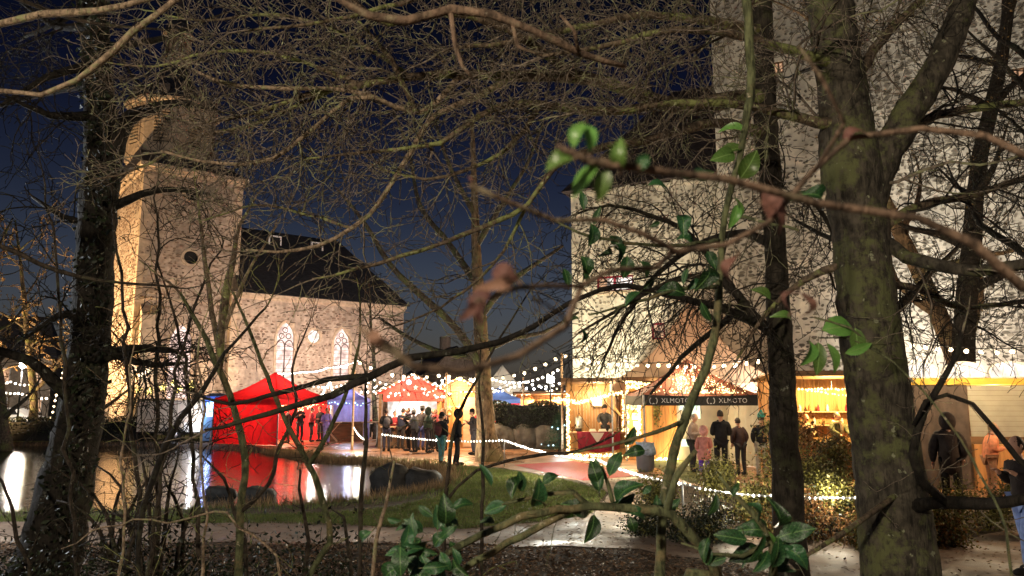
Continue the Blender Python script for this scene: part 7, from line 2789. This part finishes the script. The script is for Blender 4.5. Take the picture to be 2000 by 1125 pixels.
holly('tall thin green holly stem rising before the canopy stall', [
    [(1288, 1200, 2.8, 26), (1290, 1100, 2.8, 20), (1297, 980, 2.8, 20), (1318, 880, 2.8, 19), (1352, 780, 2.8, 18), (1388, 690, 2.8, 17), (1404, 580, 2.8, 15), (1408, 480, 2.8, 13), (1425, 380, 2.75, 13), (1450, 280, 2.7, 14), (1466, 160, 2.7, 18), (1462, 40, 2.7, 20), (1450, -80, 2.7, 20)],
    [(1340, 820, 2.8, 9), (1260, 850, 2.7, 8), (1190, 870, 2.7, 6), (1120, 885, 2.7, 4)],
    [(1404, 560, 2.8, 9), (1330, 565, 2.7, 7), (1240, 590, 2.6, 6), (1150, 615, 2.6, 4)],
    [(1408, 470, 2.8, 9), (1300, 480, 2.6, 7), (1200, 470, 2.5, 7), (1130, 455, 2.5, 6), (1080, 430, 2.5, 4)],
    [(1420, 420, 2.78, 9), (1480, 430, 2.6, 7), (1560, 450, 2.5, 5)]],
    [(1150, 480, 2.5, 45, 80), (1135, 500, 2.5, 50, 280), (1190, 480, 2.5, 40, 300), (1160, 440, 2.5, 40, 70), (1225, 500, 2.5, 45, 260), (1140, 410, 2.5, 42, 95), (1110, 560, 2.6, 40, 100), (1130, 620, 2.6, 42, 200), (1135, 640, 2.6, 40, 260), (1250, 570, 2.6, 40, 220), (1340, 575, 2.7, 60, 170), (1370, 590, 2.7, 45, 300), (1345, 565, 2.7, 40, 20),
     (1330, 420, 2.7, 52, 270), (1385, 520, 2.7, 60, 240), (1440, 430, 2.7, 50, 90, 'bright'), (1445, 350, 2.7, 60, 60, 'bright'), (1435, 300, 2.7, 60, 200, 'bright'), (1440, 400, 2.7, 55, 250, 'bright'), (1350, 350, 2.7, 35, 150, 'holly'), (1360, 350, 2.7, 40, 20),
     (1460, 260, 2.7, 55, 170, 'bright'), (1455, 290, 2.7, 60, 195, 'bright'), (1540, 395, 2.6, 60, 20), (1565, 380, 2.6, 60, -20), (1260, 880, 2.7, 40, 190), (1220, 870, 2.7, 40, 60), (1290, 1010, 2.8, 50, 100), (1310, 1000, 2.8, 40, 60), (1505, 585, 2.6, 45, 150, 'bright'), (1545, 625, 2.6, 42, 170, 'bright')] + cluster(1250, 480, 80, 60, 10, 2.6, 36), 503, grow=dict(dens=7, l0=.04, l1=.22, depth=1))
# very near branches, out of focus
holly('blurred green sprig of broad leaves close above the castle corner', [
    [(2300, 900, 0.63, 40), (2000, 560, 0.588, 24), (1800, 420, 0.567, 18), (1600, 390, 0.546, 16), (1420, 350, 0.504, 18), (1300, 345, 0.483, 18), (1210, 325, 0.462, 20), (1140, 300, 0.454, 18), (1090, 285, 0.441, 12)]],
    [(1150, 300, 0.454, 75, 110, 'bright'), (1120, 290, 0.449, 60, 70, 'bright'), (1170, 320, 0.462, 85, 230, 'bright'), (1120, 310, 0.449, 60, 200, 'bright'), (1190, 330, 0.462, 75, 250, 'bright'), (1210, 330, 0.462, 60, 90, 'bright'), (1245, 335, 0.47, 40, 60, 'holly'), (1350, 350, 0.496, 45, 30, 'holly')], 504, 'twig_brown', 'near_sprig')
holly('bright green leaves on a thin twig before the forked trunk', [
    [(1980, 1150, 2.2, 5), (1900, 900, 2.2, 5), (1800, 760, 2.2, 4), (1720, 690, 2.2, 4), (1650, 660, 2.2, 3.5), (1600, 660, 2.2, 3)],
    [(1720, 690, 2.2, 6), (1660, 640, 2.2, 5), (1590, 620, 2.2, 4)]],
    [(1598, 668, 2.2, 62, 265, 'bright'), (1580, 665, 2.2, 55, 250, 'bright'), (1605, 645, 2.2, 72, 5, 'bright'), (1670, 640, 2.2, 60, 275, 'bright'), (1650, 690, 2.2, 55, 20, 'bright'), (1615, 670, 2.2, 58, 285, 'bright')], 505, 'twig_green', 'green_sprig')
T = holly('near brown twig arching across before the castle wall with curled dead leaves', [
    [(2350, 700, 0.672, 31.2), (2050, 330, 0.714, 18.7), (1800, 250, 0.735, 14), (1655, 270, 0.714, 12.5), (1590, 335, 0.672, 11.7), (1500, 440, 0.63, 10.9), (1420, 480, 0.609, 11.7), (1320, 492, 0.588, 12.5), (1255, 455, 0.567, 11.7), (1180, 425, 0.546, 10.9), (1080, 425, 0.525, 10.1), (1000, 398, 0.504, 10.1), (918, 362, 0.483, 12.5)],
    [(1315, 492, 0.588, 11.7), (1280, 520, 0.567, 10.9), (1195, 532, 0.525, 11.7), (1140, 560, 0.504, 12.5), (1095, 640, 0.462, 14), (1010, 700, 0.42, 15.6), (900, 716, 0.399, 15.6), (800, 706, 0.386, 15.6), (745, 682, 0.378, 18.7), (700, 640, 0.378, 7.8)],
    [(1590, 335, 0.672, 7.8), (1640, 240, 0.63, 8.58), (1606, 150, 0.609, 9.36), (1560, 90, 0.588, 4.68)],
    [(1140, 560, 0.504, 9.36), (1060, 560, 0.462, 10.9), (1000, 560, 0.441, 10.9), (930, 590, 0.42, 7.02)]],
    [(1000, 545, 0.433, 85, 200, 'brown'), (960, 560, 0.428, 80, 250, 'brown'), (1010, 550, 0.433, 60, 150, 'brown'), (930, 590, 0.42, 55, 230, 'brown'), (1500, 430, 0.63, 75, 60, 'brown'), (1490, 400, 0.63, 70, 300, 'brown'), (1650, 285, 0.714, 55, 40, 'brown'), (1440, 500, 0.609, 60, 250, 'brown'), (1560, 570, 0.651, 60, 280, 'brown'), (1545, 610, 0.63, 55, 60, 'brown'), (745, 680, 0.378, 45, 120, 'brown'), (918, 362, 0.483, 22, 100, 'brown')], 506, 'twig_brown', 'dead_leaf_twig', 'brown', grow=dict(dens=3, l0=.02, l1=.09, depth=0, start=.35))
T = holly('near tan twig hanging from above with short side spurs', [
    [(-300, 1500, 1.5, 36), (-420, 700, 1.5, 26), (-250, 100, 1.5, 18), (200, -120, 1.5, 15), (560, -50, 1.5, 13), (660, 0, 1.5, 14), (720, 30, 1.5, 17), (790, 40, 1.5, 20), (880, 20, 1.5, 20), (960, 30, 1.5, 18), (1040, 60, 1.5, 16), (1130, 105, 1.54, 16), (1220, 130, 1.58, 10)],
    [(880, 22, 1.5, 12), (890, 90, 1.5, 11), (905, 130, 1.5, 10), (925, 155, 1.5, 5)],
    [(1130, 105, 1.54, 9), (1120, 60, 1.5, 8), (1095, 30, 1.5, 6)],
    [(1000, 45, 1.5, 9), (1010, 90, 1.5, 8), (1060, 110, 1.5, 5)]], [], 507, 'twig_brown', 'hanging_twig', grow=dict(dens=3, l0=.03, l1=.16, depth=1, start=.45))
